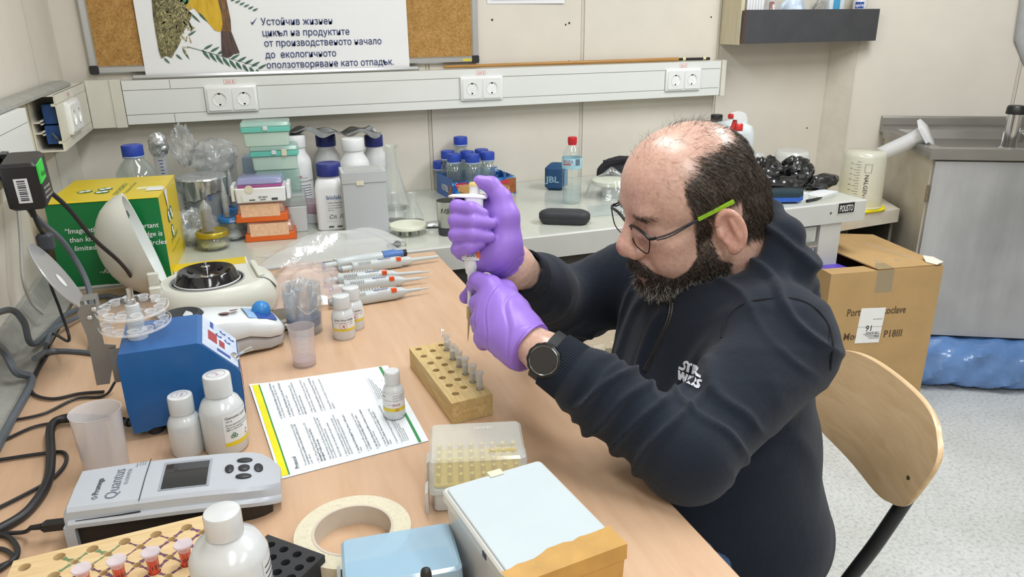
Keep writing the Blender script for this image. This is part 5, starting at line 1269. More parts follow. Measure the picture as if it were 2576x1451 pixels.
for s in (-1, 1): MB().rbox(0.022, 0.014, 0.055, 0.085, 0.003, M4=T(-0.112, s*0.05+0.02, 0)).build('hinge', m_cent, cf)
yl = thing('yellow_leaflet', 'yellow edged leaflet lying behind the centrifuge', 'leaflet')
lp = bench(532, 664)
MB().box(-0.085, 0.085, -0.030, 0.030, 0.0005, 0.006, T(lp.x, lp.y-0.02, BENCH) @ R(3, 'Z')).build('page_stack', m_card, yl, smooth=False)
MB().box(-0.083, 0.083, -0.028, 0.028, 0.0062, 0.0072, T(lp.x-0.002, lp.y-0.02, BENCH) @ R(3, 'Z')).build('yellow_cover', m_ylw, yl, smooth=False)

# ---- white vortex mixer with blue knob
vm = thing('vortex_mixer', 'white vortex mixer with a blue dial and black cup', 'mixer', (0.382, 1.378, DESK), 0.22)
m_vw = M('mixer_white', 'dde3e6', 0.3, var=0.015); m_vg = M('mixer_grey', 'a5a09c', 0.45, var=0.03)
def vring(x, w, z0, z1):
    return [(x, yy*w, z0+(z1-z0)*zz) for yy, zz in ((-0.94, 0), (-1.0, 0.12), (-1.0, 0.65), (-0.92, 0.88), (-0.72, 1.0), (0, 1.03), (0.72, 1.0), (0.92, 0.88), (1.0, 0.65), (1.0, 0.12), (0.94, 0))]
MB().loft([vring(-0.095, 0.030, 0.028, 0.058), vring(-0.085, 0.046, 0.024, 0.070), vring(-0.05, 0.054, 0.026, 0.082), vring(0.0, 0.050, 0.034, 0.076), vring(0.04, 0.050, 0.036, 0.068), vring(0.075, 0.050, 0.026, 0.060), vring(0.098, 0.044, 0.024, 0.050), vring(0.106, 0.032, 0.026, 0.040)]).build('upper_body', m_vw, vm)
MB().loft([vring(-0.093, 0.030, 0.006, 0.0275), vring(-0.083, 0.045, 0.004, 0.0235), vring(-0.05, 0.053, 0.003, 0.0255), vring(0.0, 0.049, 0.006, 0.0335), vring(0.04, 0.049, 0.006, 0.0355), vring(0.075, 0.049, 0.004, 0.0255), vring(0.097, 0.043, 0.006, 0.0235), vring(0.105, 0.031, 0.010, 0.0255)]).build('lower_body', m_vg, vm)
MB().lathe([(0.036, 0.078), (0.037, 0.084), (0.034, 0.088), (0.028, 0.090), (0.022, 0.087), (0.0001, 0.084)], 36, T(-0.060, 0.012, -0.004)).build('cup', M('rubber_black', '2b2e33', 0.6), vm)
def petal(x, y, w, l, a):
    mb = MB(); mb.add([tuple((T(x, y, 0.0775) @ R(a, 'Z')) @ Vector(p)) for p in ((-l, 0, 0.003), (-l*0.4, w, 0.0015), (l, w*0.4, -0.003), (l*0.9, -w*0.4, -0.003), (-l*0.4, -w, 0.0015))], [(0, 4, 3, 2, 1)]); return mb
petal(0.008, -0.012, 0.010, 0.014, 60).build('red_window', M('dark_red_window', '6b2a2a', 0.25), vm, smooth=False)
petal(0.026, -0.006, 0.006, 0.014, 50).build('red_window', M('dark_red_window', '6b2a2a', 0.25), vm, smooth=False)
MB().grid(lambda u, v: (0.044+0.05*u, -0.036+0.06*v, 0.0700-0.016*u-0.004*(2*v-1)**2*0.8+0.002), 6, 6).build('dial_panel', M('dial_blue_pale', '8fb4dc', 0.35, var=0.1, vscale=60), vm)
MB().grid(lambda u, v: (0.060+0.034*u, -0.038+0.056*v, 0.0655-0.0115*u-0.004*(2*v-1)**2*0.8+0.0024), 6, 6).build('dial_scale', M('dial_blue', '2d4f9e', 0.35, var=0.1), vm)
MB().lathe([(0.0175, 0), (0.0178, 0.004), (0.016, 0.012), (0.011, 0.019), (0.004, 0.022), (0.0001, 0.0222)], 28, T(0.074, -0.002, 0.061) @ R(12, 'Y')).build('dial', M('dial_knob_blue', '2f7fc4', 0.35), vm)

# ---- blue programmable shaker / rotator
sk_ = thing('tube_rotator', 'blue metal tube rotator with clear perforated discs and control panel', 'rotator', (0.256, 1.086, DESK), 0.02)
m_blue = M('blue_enamel', '1f5f9f', 0.3, var=0.05, vscale=18, bmp=0.05, bscale=500)
prof = [(0.003, 0.012), (0.0, 0.05), (0.0, 0.130), (0.003, 0.138), (0.106, 0.138), (0.112, 0.135), (0.156, 0.088), (0.158, 0.082), (0.158, 0.014), (0.152, 0.012), (0.142, 0.016), (0.03, 0.016), (0.022, 0.012)]
MB().loft([[(x, y, z) for x, z in prof] for y in (0, 0.124)]).build('housing', m_blue, sk_, smooth=True, angle=25)
dirp = Vector((0.156-0.112, 0, 0.088-0.135)).normalized()
Mp = frame((0.1122, 0.004, 0.1348), (0, 1, 0), -dirp)      # x: depth, y: up the slope
Lp = 0.064
MB().box(0, 0.116, -Lp, 0.0, 0.0003, 0.0012, Mp).build('panel', M('panel_pale', 'c9d6e8', 0.3, var=0.12, vscale=40), sk_, smooth=False)
MB().box(0.034, 0.070, -0.026, -0.010, 0.0012, 0.0018, Mp).box(0.034, 0.058, -0.040, -0.030, 0.0012, 0.0018, Mp).build('display', M('display_red', 'a5333a', 0.25), sk_, smooth=False)
for k, (x, y) in enumerate(((0.075, -0.030), (0.098, -0.038), (0.072, -0.046), (0.095, -0.054))):
    MB().lathe([(0.0001, 0.0022), (0.005, 0.002), (0.006, 0.0012)], 18, Mp @ T(x, y, 0)).build('button', M('button_blue', '33519a', 0.35), sk_)
    MB().lathe([(0.0001, 0.0026), (0.0032, 0.0025), (0.0033, 0.002)], 14, Mp @ T(x, y, 0)).build('button_face', M('button_white', 'd3dcea', 0.3), sk_)
MB().box(0.010, 0.020, -0.050, -0.026, 0.0012, 0.0016, Mp).box(0.088, 0.112, -0.020, -0.014, 0.0012, 0.0016, Mp).build('panel_print', M('dial_blue', '2d4f9e', 0.35), sk_, smooth=False)
MB().box(0.1588, 0.1592, 0.004, 0.12, 0.018, 0.080).build('front_strip', M('panel_pale', 'c9d6e8', 0.3), sk_, smooth=False)
for y_ in (0.03, 0.06, 0.085): MB().box(0.1592, 0.1595, y_, y_+0.008, 0.02, 0.078).build('red_stripe', M('stripe_red', '8c3f4c', 0.4), sk_, smooth=False)
sw = thing('x', 'x', 'x'); bpy.data.objects.remove(sw)
MB().lathe([(0.0001, 0.006), (0.006, 0.006), (0.0075, 0.004), (0.0075, 0.0012)], 8, Mp @ T(0.030, -0.058, 0)).build('switch_nut', m_chrome, sk_)
q0 = Mp @ Vector((0.030, -0.058, 0.004)); MB().tube([q0, q0+Vector((0.016, -0.004, 0.008)), q0+Vector((0.026, -0.006, 0.012))], [0.0022, 0.003, 0.0036], 12).build('switch_lever', m_chrome, sk_)
for x in (0.03, 0.13):
    for y in (0.02, 0.105): MB().lathe([(0.0001, 0), (0.011, 0), (0.012, 0.014), (0.0001, 0.0155)], 18, T(x, y, 0)).build('rubber_foot', M('rubber_black', '2b2e33', 0.6), sk_)
hx_, hy_ = 0.281-0.256, 1.144-1.086
MB().lathe([(0.014, 0.138), (0.014, 0.150), (0.0115, 0.151), (0.0115, 0.160), (0.0125, 0.161), (0.0125, 0.170), (0.0095, 0.171), (0.0095, 0.190), (0.0001, 0.192)], 24, T(hx_, hy_, 0)).build('hub', m_milk, sk_)
MB().lathe([(0.006, 0.19), (0.006, 0.198), (0.0045, 0.199), (0.0045, 0.214), (0.0001, 0.2145)], 12, T(hx_, hy_, 0)).build('spindle', m_chrome, sk_)
m_acr = clear('acrylic', 'f4f8fa', 0.07, 0.04)
def adisc(z, a0, tilt):
    mb = MB(); hs = [(0.0385*math.cos(2*PI*k/12+a0), 0.0385*math.sin(2*PI*k/12+a0), 0.0065) for k in range(12)]
    o = [(0.049*math.cos(2*PI*i/48), 0.049*math.sin(2*PI*i/48)) for i in range(48)]
    L = T(hx_, hy_, z) @ R(tilt, 'X')
    mb.poly_holes(o, hs, 0.003, 0.0, 16, L)
    rim = MB(); rim.loft([[(x, y, 0) for x, y in o], [(x, y, 0.003) for x, y in o], [(x*0.985, y*0.985, 0.0033) for x, y in o]], False, False, L)
    for (x, y, r) in hs: rim.lathe([(r, -0.002), (r, 0.0050), (r+0.0012, 0.0052)], 16, L @ T(x, y, 0))
    ob = rim.build('disc_rim', clear('acrylic_edge', 'ffffff', 0.5, 0.05), sk_)
    return mb
    mb.loft([[(x, y, 0) for x, y in o], [(x, y, 0.003) for x, y in o]], False, False, L)
    for (x, y, r) in hs: mb.lathe([(r, -0.002), (r, 0.0055), (r+0.0009, 0.0058)], 16, L @ T(x, y, 0))
    return mb
adisc(0.160, 0.0, 3).build('clear_disc', m_acr, sk_, angle=30); adisc(0.183, 0.2, 3).build('clear_disc', m_acr, sk_, angle=30)
# bracket and folded guard on its left
m_brk = M('zinc_bracket', '8f8e8b', 0.4, 0.55, var=0.05)
iM = sk_.matrix_world.inverted() if False else (T(0.256, 1.086, DESK) @ Matrix.Rotation(0.02, 4, 'Z')).inverted()
def loc_y(px, py, y): return iM @ on_y(px, py, y)
pts = [(194, 787), (203, 768), (238, 764), (247, 800), (262, 866), (292, 868), (276, 965), (243, 969), (218, 845)]
br = MB(); q = [loc_y(*p, 1.14) for p in pts]
br.loft([[(v.x, v.y, v.z) for v in q], [(v.x, v.y+0.0015, v.z) for v in q]]); br.build('bracket', m_brk, sk_, smooth=False)
br = MB(); br.box(-0.016, -0.0005, 0.05, 0.0515, 0.075, 0.128); br.box(-0.0015, -0.0002, 0.052, 0.10, 0.04, 0.128); br.build('bracket_arm', m_brk, sk_, smooth=False)
q0 = loc_y(205, 778, 1.15); q1 = loc_y(243, 772, 1.15)
br = MB(); br.loft([[(q0.x, q0.y, q0.z-0.012), (q1.x, q1.y, q1.z-0.012), (q1.x, q1.y, q1.z+0.012), (q0.x, q0.y, q0.z+0.012)], [(q0.x, q0.y+0.03, q0.z-0.012), (q1.x, q1.y+0.03, q1.z-0.012), (q1.x, q1.y+0.03, q1.z+0.012), (q0.x, q0.y+0.03, q0.z+0.012)]], False, False); br.build('hinge_block', m_brk, sk_, smooth=False)
for px, py in ((226, 800), (236, 779)):
    v = loc_y(px, py, 1.138); MB().lathe([(0.0001, 0.002), (0.003, 0.0015), (0.0042, 0)], 14, frame(v, (1, 0, 0), (0, 0, 1))).build('screw', m_chrome, sk_)
P1, P2 = iM @ at_d(97, 622, 1.29), iM @ at_d(203, 785, 1.25)
a1 = (P2-P1).normalized(); Cg = (P1+P2)/2; Rg = (P2-P1).length/2
vd = Vector(_ray(148, 705)).normalized(); sd2 = a1.cross(vd).normalized(); a2 = (vd*0.97+sd2*0.22); a2 = (a2-a1*a2.dot(a1)).normalized()
Mg = frame(Cg, a1, a2)
MB().loft([[(Rg*k*math.cos(2*PI*i/40)*(1-0.18*max(0, math.cos(2*PI*i/40))**3), Rg*0.9*k*math.sin(2*PI*i/40), z) for i in range(40)] for z, k in ((-0.0015, 0.985), (0, 1), (0.0015, 0.985))], M4=Mg).build('guard_disc', clear('guard_grey', 'b9b9bb', 0.8, 0.2), sk_)
for s in (-1, 1): MB().lathe([(0.0001, 0.0022), (0.013, 0.002)], 24, Mg @ T(0.004, 0, 0) @ (R(180, 'X') if s < 0 else R(0, 'X'))).build('sticker', m_card, sk_)

# ---- beakers and bottles
def beaker(label, loc, r, h, spout, mat, fill=None, fillc=None, tilt=0):
    t = thing('beaker', label, 'beaker', loc)
    n = 40; rings = []
    for k, (rr, z) in enumerate(((0.001, 0.0015), (r*0.86, 0.0), (r*0.88, 0.003), (r*0.99, h-0.004), (r*1.03, h), (r*1.01, h), (r*0.97, h-0.005), (r*0.86, 0.004), (0.001, 0.004))):
        ring = []
        for i in range(n):
            a = 2*PI*i/n; d = math.exp(-((a-spout+PI) % (2*PI)-PI)**2/0.02) if 2 < k < 7 else 0
            e = d*(0.009 if k in (4, 5) else 0.003)
            ring.append(((rr+e)*math.cos(a), (rr+e)*math.sin(a), z+(0.002*d if k in (4, 5) else 0)))
        rings.append(ring)
    MB().loft(rings, True, True).build('body', mat, t)
    if fill: MB().lathe([(0.0001, 0.0045), (r*0.85, 0.005), (r*0.85+r*0.1*fill/h, fill), (0.0001, fill)], 28).build('liquid', fillc, t)
    return t
m_pp = clear('polypropylene', 'f0ecec', 0.55, 0.22); m_pp2 = clear('polypropylene_clear', 'efe9ea', 0.22, 0.16)
b_ = beaker('large empty plastic beaker in front of the blue rotator', (0.232, 1.012, DESK), 0.031, 0.094, -1.0, m_pp, 0.02, clear('pink_tint', 'e8d2cc', 0.3, 0.2))
b_ = beaker('small empty plastic beaker with a spout behind the protocol sheet', (0.517, 1.262, DESK), 0.0225, 0.074, 2.6, m_pp2, 0.012, clear('rose_liquid', 'e6cfd2', 0.45, 0.1))
lb = MB(); aa = cam_angle((0.517, 1.262))
for k in range(5): round_label(lb, 0.0212+0.0003*k, aa-0.25, aa+0.3, 0.02+0.009*k, 0.0208+0.009*k, 0.001, 5)
lb.build('graduation', clear('mould_mark', 'cfc6c8', 0.5), b_, smooth=False)
jb = thing('waste_beaker', 'clear beaker of discarded tubes and tips with blue liquid at the bottom', 'beaker', (0.533, 1.418, DESK))
MB().lathe([(0.0001, 0.002), (0.031, 0.0), (0.034, 0.004), (0.037, 0.095), (0.0385, 0.098), (0.036, 0.095), (0.032, 0.005), (0.0001, 0.004)], 32).build('body', m_clearp, jb)
MB().lathe([(0.0001, 0.016), (0.0315, 0.016), (0.0332, 0.034), (0.0001, 0.034)], 28).build('liquid', clear('blue_liquid', '2f7fc0', 0.75, 0.15), jb)
crumple(MB(), (0.002, 0.0, 0.07), (0.030, 0.030, 0.035), 101, 0.5, 34, 22, False).build('bag', clear('thin_bag', 'eef3f5', 0.10, 0.06, 1.5, bmp=0.7, bscale=50), jb)
rs = random.Random(5)
for k in range(7):
    a = k*0.9; p0 = Vector((0.015*math.cos(a), 0.015*math.sin(a), 0.02)); p1 = Vector((0.027*math.cos(a+0.8), 0.027*math.sin(a+0.8), 0.075+0.03*rs.random()))
    MB().tube([p0, p0.lerp(p1, 0.55), p1], [0.0012, 0.004, 0.0045], 10).build('pipette_tip', m_pp2 if k % 2 else clear('blue_tint', 'b8d0e4', 0.4, 0.15), jb)
MB().lathe([(0.004, 0.03), (0.006, 0.05), (0.006, 0.085), (0.0075, 0.086), (0.0075, 0.09)], 14, T(-0.016, -0.012, 0) @ R(-6, 'Y')).build('tube', m_frost, jb)
MB().tube(smooth_path([(-0.012, -0.02, 0.062), (0.005, -0.026, 0.045), (0.025, -0.012, 0.05)]), 0.0016, 6).build('white_strip', m_whitep, jb)
ml = thing('metal_lid', 'dull round metal lid lying behind the waste beaker', 'lid', (0.492, 1.478, DESK))
MB().lathe([(0.0001, 0.0), (0.042, 0.0), (0.046, 0.004), (0.043, 0.012), (0.038, 0.018), (0.028, 0.022), (0.0001, 0.023)], 32).build('lid', M('dull_metal', '7e786c', 0.4, 0.6, var=0.12, vscale=20), ml)

def kit_bottle(label, loc, r, h, capr, caph, lvl, mat=None, name='plastic_bottle'):
    t = thing(name, label, 'bottle', loc)
    sh = (h-caph)*0.80
    MB().lathe([(0.0001, 0.001), (r*0.9, 0), (r, 0.004), (r, sh-0.004), (r*0.95, sh), (r*0.82, sh+(h-caph-sh)*0.5), (capr*0.86, h-caph-0.001), (capr*0.86, h-caph*0.5), (0.0001, h-caph*0.5)], 36).build('body', mat or m_milk, t)
    MB().lathe([(0.0001, 0.003), (r*0.95, 0.004), (r*0.95, lvl), (0.0001, lvl)], 28).build('liquid', clear('buffer_liquid', 'd3d6d8', 0.25, 0.1), t)
    cp = MB(); ribbed_cap(cp, capr, h-caph, h, 60, 0.012); cp.build('cap', m_milk, t)
    return t
m_redink = M('red_pen', 'b4404c', 0.6); m_purpleink = M('violet_pen', 'b08fa4', 0.6)
def ring_mark(t, z, r, s, ink, spin):
    lb = MB(); n = 24
    lb.loft([[((r+q)*math.cos(2*PI*i/n)*1.0, (r+q)*0.8*math.sin(2*PI*i/n), z) for i in range(n)] for q in (0, 0.0006)], False, False)
    M4 = R(math.degrees(spin), 'Z')
    text_into(lb, s, r*1.2, lambda u, v: tuple(M4 @ Vector((u, v-r*0.4, z))), align='CENTER')
    lb.build('pen_mark', ink, t, smooth=False)
k1 = kit_bottle('smaller white bottle beside the fluorometer without a visible label', (0.334, 1.028, DESK), 0.0225, 0.090, 0.0165, 0.026, 0.032)
ring_mark(k1, 0.0904, 0.010, '15', m_purpleink, -0.3)
k2 = kit_bottle('larger white bottle with a lysis buffer label in front of the rotator', (0.385, 1.020, DESK), 0.030, 0.116, 0.0185, 0.030, 0.062)
ring_mark(k2, 0.1164, 0.012, '2', m_purpleink, 0.5)
aa = cam_angle((0.385, 1.020))
lb = MB(); round_label(lb, 0.030, aa-0.05, aa+1.5, 0.020, 0.066); lb.build('label', m_card, k2)
lb = MB(); round_label(lb, 0.030, aa-0.05, aa+1.5, 0.0165, 0.0225, 0.0007); lb.build('yellow_band', m_ylw, k2)
lb = MB()
for s, sz, z in (('Genomic Lysis Buffer', 0.0058, 0.058), ('100 ml', 0.0032, 0.0535), ('β-mercaptoethanol needed', 0.0034, 0.048), ('100 ml for optimum add 500 µl', 0.003, 0.044), ('BME to 100 ml buffer', 0.003, 0.0405)):
    text_into(lb, s, sz, round_fn(0.030, aa+0.06, z, 0.0009), bold=0.008)
lb.build('lettering', m_ink, k2, smooth=False)
lb = MB(); text_into(lb, '2', 0.011, round_fn(0.030, aa+0.95, 0.026, 0.001), shear=0.3); lb.build('pen_mark', m_redink, k2, smooth=False)
lb = MB()
for k, (a_, z_) in enumerate(((0.30, 0.031), (0.38, 0.034), (0.46, 0.031))):
    lb.lathe([(0.0022, 0.0), (0.0026, 0.0004), (0.0014, 0.0004)], 12, frame((0.0309*math.cos(aa+a_), 0.0309*math.sin(aa+a_), z_), (-math.sin(aa+a_), math.cos(aa+a_), 0), (0, 0, 1)))
lb.build('logo', m_gdark, k2)
def small_labelled(label, loc, words, ink, turn):
    t = kit_bottle(label, loc, 0.0215, 0.086, 0.0165, 0.024, 0.03)
    aa = cam_angle(loc)
    lb = MB(); round_label(lb, 0.0215, aa-1.0+turn, aa+1.35+turn, 0.022, 0.046); lb.build('label', m_card, t)
    lb = MB(); round_label(lb, 0.0215, aa-1.0+turn, aa+1.35+turn, 0.0200, 0.0245, 0.0007); lb.build('yellow_band', m_ylw, t)
    lb = MB(); text_into(lb, words, 0.0050, round_fn(0.0215, aa-0.8+turn, 0.0405, 0.001), bold=0.01); round_label(lb, 0.0215, aa-0.8+turn, aa+0.55+turn, 0.0362, 0.0366, 0.001)
    for k in range(3): round_label(lb, 0.0215, aa+0.6+turn, aa+0.85+turn, 0.041-0.004*k, 0.0417-0.004*k, 0.001, 4)
    lb.build('lettering', m_ink, t, smooth=False)
    lb = MB(); text_into(lb, '4', 0.010, round_fn(0.0215, aa-0.12+turn, 0.0262, 0.001))
    n = 16; a_c = aa-0.02+turn
    for r_ in (0.0062,): lb.loft([[((0.0225)*math.cos(a_c+(r_+q)*math.cos(2*PI*i/n)/0.0215), 0.0225*math.sin(a_c+(r_+q)*math.cos(2*PI*i/n)/0.0215), 0.030+(r_+q)*math.sin(2*PI*i/n)) for i in range(n)] for q in (0, 0.0005)], False, False)
    lb.build('pen_mark', ink, t, smooth=False)
    return t
small_labelled('labelled white bottle marked 4 in front of its twin', (0.601, 1.362, DESK), 'DNA Wash Buffer', m_redink, 0.0)
small_labelled('labelled white bottle half hidden behind the one marked 4', (0.625, 1.402, DESK), 'Prewash Buffer', m_redink, 0.15)

# ---- pipettes lying on the desk
m_pip = M('pipette_grey', 'c3cbcd', 0.32, var=0.015); m_pipd = M('pipette_grip', 'c2c9ca', 0.35)
m_orl = M('orange_sticker', 'ea5a22', 0.5); m_epp = M('logo_blue', '2c4a94', 0.5); m_navyw = M('window_navy', '2a3668', 0.3)
def pipette(label, p0, p1, kind, group='pipettes lying on the desk'):
    """p0 hook end, p1 tip end on the desk"""
    t = thing('pipette', label, 'pipette', (p0[0], p0[1], DESK), math.atan2(p1[1]-p0[1], p1[0]-p0[0]), group)
    L = math.hypot(p1[0]-p0[0], p1[1]-p0[1])
    zc = 0.0145
    def sec(x, w, h, zo=0): return [(x, w*c, zc+zo+h*s) for c, s in [(math.copysign(abs(math.cos(a))**0.7, math.cos(a)), math.copysign(abs(math.sin(a))**0.7, math.sin(a))) for a in [2*PI*i/20 for i in range(20)]]]
    hb = 0.118 if kind != 'wide' else 0.125
    MB().loft([sec(0.004, 0.010, 0.0125), sec(0.010, 0.0125, 0.0138), sec(0.05, 0.0125, 0.0138), sec(hb-0.01, 0.0122, 0.0135), sec(hb, 0.0115, 0.0125)]).build('handle', m_pip, t)
    MB().loft([[(x, y, z) for y, z in ((0.012, 0.008), (0.012, 0.022), (0.028, 0.022), (0.030, 0.016), (0.026, 0.012), (0.016, 0.010))] for x in (0.006, 0.012)]).build('finger_hook', m_pip, t, smooth=False)
    MB().tube([(-0.022, 0, zc), (-0.021, 0, zc), (0.004, 0, zc)], [0.0065, 0.0075, 0.0075], 16).build('plunger', m_pipd if kind != 'purple' else m_pipd, t)
    MB().tube([(-0.030, 0, zc), (-0.0225, 0, zc)], 0.0085, 16).build('button', {'blue': m_navyw, 'purple': M('purple_button', '70448c', 0.4)}.get(kind, M('grey_button', '8b9094', 0.4)), t)
    rb = MB()
    for k in range(9): rb.box(0.032+0.006*k, 0.0348+0.006*k, 0.004, 0.0128, zc+0.011, zc+0.0146)
    for k in range(7): rb.box(0.018+0.0045*k, 0.0202+0.0045*k, -0.0128, -0.002, zc+0.010, zc+0.0144)
    rb.build('grip_rib', m_pipd, t, smooth=False)
    if kind == 'wide':
        MB().loft([sec(hb, 0.010, 0.0105), sec(hb+0.02, 0.010, 0.0105), sec(hb+0.026, 0.006, 0.0065), sec(hb+0.03, 0.0048, 0.005), sec(L-0.004, 0.0036, 0.0038), sec(L, 0.003, 0.003)]).build('tip_cone', m_pip, t)
    else:
        MB().loft([sec(hb, 0.0108, 0.0115), sec(hb+0.012, 0.010, 0.0105), sec(hb+0.02, 0.005, 0.0055), sec(hb+0.024, 0.0042, 0.0045), sec(L-0.02, 0.0032, 0.0034), sec(L-0.018, 0.0022, 0.0022), sec(L, 0.0015, 0.0015)]).build('tip_cone', m_pip, t)
    letter(t, 'eppendorf', 0.0085, (0.066, -0.0055, zc+0.0140), (1, 0, 0), (0, 1, 0.0), m_epp, width=0.032, bold=0.03, lift=0.0004)
    letter(t, 'Research', 0.0055, (0.074, -0.0125, zc+0.0125), (1, 0, 0), (0, 0.9, 0.3), M('red_research', 'c08a90', 0.5), width=0.022, shear=0.2, lift=0.0012)
    MB().box(hb-0.014, hb-0.003, -0.0128, -0.004, zc+0.006, zc+0.0140).build('sticker', m_orl, t, smooth=False)
    if kind == 'blue': MB().box(0.020, 0.040, -0.0134, -0.006, zc-0.004, zc+0.0128).build('volume_window', m_navyw, t, smooth=False)
    return t
# thick blue tipped one at the back
bt = thing('pipette', 'pipette with thick blue lower end, farthest back on the desk', 'pipette', (0.645, 1.790, DESK), math.atan2(0.032, 0.193), 'pipettes lying on the desk')
def sec2(x, w, h): return [(x, w*math.cos(a), 0.0145+h*math.sin(a)) for a in [2*PI*i/20 for i in range(20)]]
MB().loft([sec2(0.0, 0.009, 0.011), sec2(0.006, 0.0125, 0.0138), sec2(0.115, 0.0125, 0.0138), sec2(0.118, 0.011, 0.012)]).build('handle', m_pip, bt)
MB().loft([sec2(0.1185, 0.013, 0.0138), sec2(0.150, 0.013, 0.0138), sec2(0.158, 0.010, 0.0105), sec2(0.172, 0.0095, 0.010)]).build('blue_sleeve', M('sleeve_blue', '5078b8', 0.4), bt)
MB().loft([sec2(0.1722, 0.0085, 0.009), sec2(0.182, 0.0085, 0.009)]).build('black_end', m_black, bt)
MB().tube([(-0.03, 0, 0.0145), (0.0, 0, 0.0145)], 0.0075, 14).build('plunger', m_pipd, bt)
MB().tube([(-0.036, 0, 0.0145), (-0.0302, 0, 0.0145)], 0.009, 14).build('button', M('sleeve_blue', '5078b8', 0.4), bt)
MB().loft([[(x, y, z) for y, z in ((0.012, 0.008), (0.012, 0.022), (0.028, 0.022), (0.026, 0.012))] for x in (0.0, 0.006)]).build('finger_hook', m_pip, bt, smooth=False)
pipette('grey pipette with navy volume window beside the blue ended one', (0.672, 1.744), (0.893, 1.756), 'wide')
bpy.data.objects.remove(bpy.data.objects['x']) if 'x' in bpy.data.objects else None
pipette('slim grey pipette in the middle of the row, farther one', (0.628, 1.668), (0.842, 1.648), 'slim')
pipette('slim grey pipette in the middle of the row, nearer one with purple button', (0.634, 1.612), (0.828, 1.606), 'purple')
pipette('slim grey pipette nearest the camera behind the labelled bottles', (0.622, 1.524), (0.812, 1.536), 'slim')

# ---- crumpled clear bag between centrifuge and pipettes
bgx = thing('plastic_bag', 'large crumpled clear plastic bag behind the pipettes', 'bag')
def bagsheet(seed, cx, cy, sx, sy, h, rz):
    rs = np.random.RandomState(seed); fr = rs.randn(10, 2)*5; ph = rs.rand(10)*6.28
    def fn(u, v):
        x, y = (u-0.5)*sx, (v-0.5)*sy
        w = sum(abs(math.sin(fr[q, 0]*u+fr[q, 1]*v+ph[q])) for q in range(10))/10
        dome = max(0.0, 1-(abs(2*u-1)**2.6))*max(0.0, 1-(abs(2*v-1)**2.6))
        z = 0.002+h*dome*(0.35+0.9*w)
        ex = 0.06*sx*math.sin(7*v+seed)*abs(2*u-1)
        c, s = math.cos(rz), math.sin(rz)
        return (cx+c*(x+ex)-s*y, cy+s*(x+ex)+c*y, BENCH+z)
    return fn
m_bag2 = clear('bag_film', 'f4f6f7', 0.34, 0.05, 1.5, bmp=0.6, bscale=30)
MB().grid(bagsheet(3, 0.655, 1.915, 0.36, 0.13, 0.060, 0.10), 46, 20).build('film', m_bag2, bgx, angle=22)
bgy = thing('plastic_bag', 'pinkish clear plastic bag lying between the centrifuge and the pipettes', 'bag')
MB().grid(bagsheet(8, 0.555, 1.665, 0.17, 0.26, 0.055, 0.0), 26, 36).build('film', clear('bag_film_pink', 'f4e8e6', 0.36, 0.06, 1.5, bmp=0.6, bscale=30), bgy, angle=22)
cr_ = MB()
for k in range(4): cr_.lathe([(0.0085, 0), (0.0095, 0.002), (0.0095, 0.006), (0.0085, 0.008), (0.0075, 0.006), (0.0075, 0.002), (0.0085, 0)], 16, T(0.80+0.022*k-(0.03 if k > 1 else 0), 1.905+0.012*(k % 2), BENCH+0.004) @ R(30*k, 'X'))
tag(cr_.build('rubber_rings', clear('ring_grey', 'a8aeb0', 0.7, 0.2)), 'few small grey rings beside the blue ended pipette', 'rings')
cr_.__init__()

# ---- protocol sheet
pr_ = thing('protocol_sheet', 'printed protocol sheet with yellow and green bands on the desk', 'paper')
Q = [Vector((0.421, 1.211)), Vector((0.653, 1.202)), Vector((0.659, 0.930)), Vector((0.450, 0.907))]
def PS(u, v, lift=0.0):
    p = Q[0]*(1-u)*(1-v)+Q[1]*u*(1-v)+Q[2]*u*v+Q[3]*(1-u)*v
    z = 0.0012+0.0016*abs(math.sin(PI*v*2))*(0.6+0.4*math.sin(7*u))+0.010*max(0, 0.10-u)*(1-v)*4*0.5+0.0015*math.sin(9*u+2)*(v*(1-v))
    return (p.x, p.y, DESK+z+lift)
MB().grid(lambda u, v: PS(u, v), 26, 30).build('sheet', M('copier_paper', 'e6ecf0', 0.55, var=0.01), pr_)
MB().grid(lambda u, v: PS(u, 1-0.004*v, -0.0008), 10, 2).build('under_sheet', m_card, pr_)
def band(name, u0, u1, mat, v0=0.02, v1=0.985): MB().grid(lambda u, v: PS(u0+(u1-u0)*u, v0+(v1-v0)*v, 0.0004), 2, 30).build(name, mat, pr_)
band('yellow_band', 0.016, 0.058, M('band_yellow', 'e9e01a', 0.5)); band('green_band', 0.059, 0.068, M('band_green', '2f8a4a', 0.5)); band('green_band', 0.930, 0.950, M('band_green', '2f8a4a', 0.5), 0.01, 0.995)
pt = MB()
def pline(s, u, v_start, size=0.0048, bold=0.0, maxlen=None):
    fn = lambda a, b: PS(u-b/0.232, v_start-a/0.29, 0.0006)
    text_into(pt, s, size, fn, bold=bold)
pline('Protocol', 0.135, 0.955, 0.0085, 0.01)
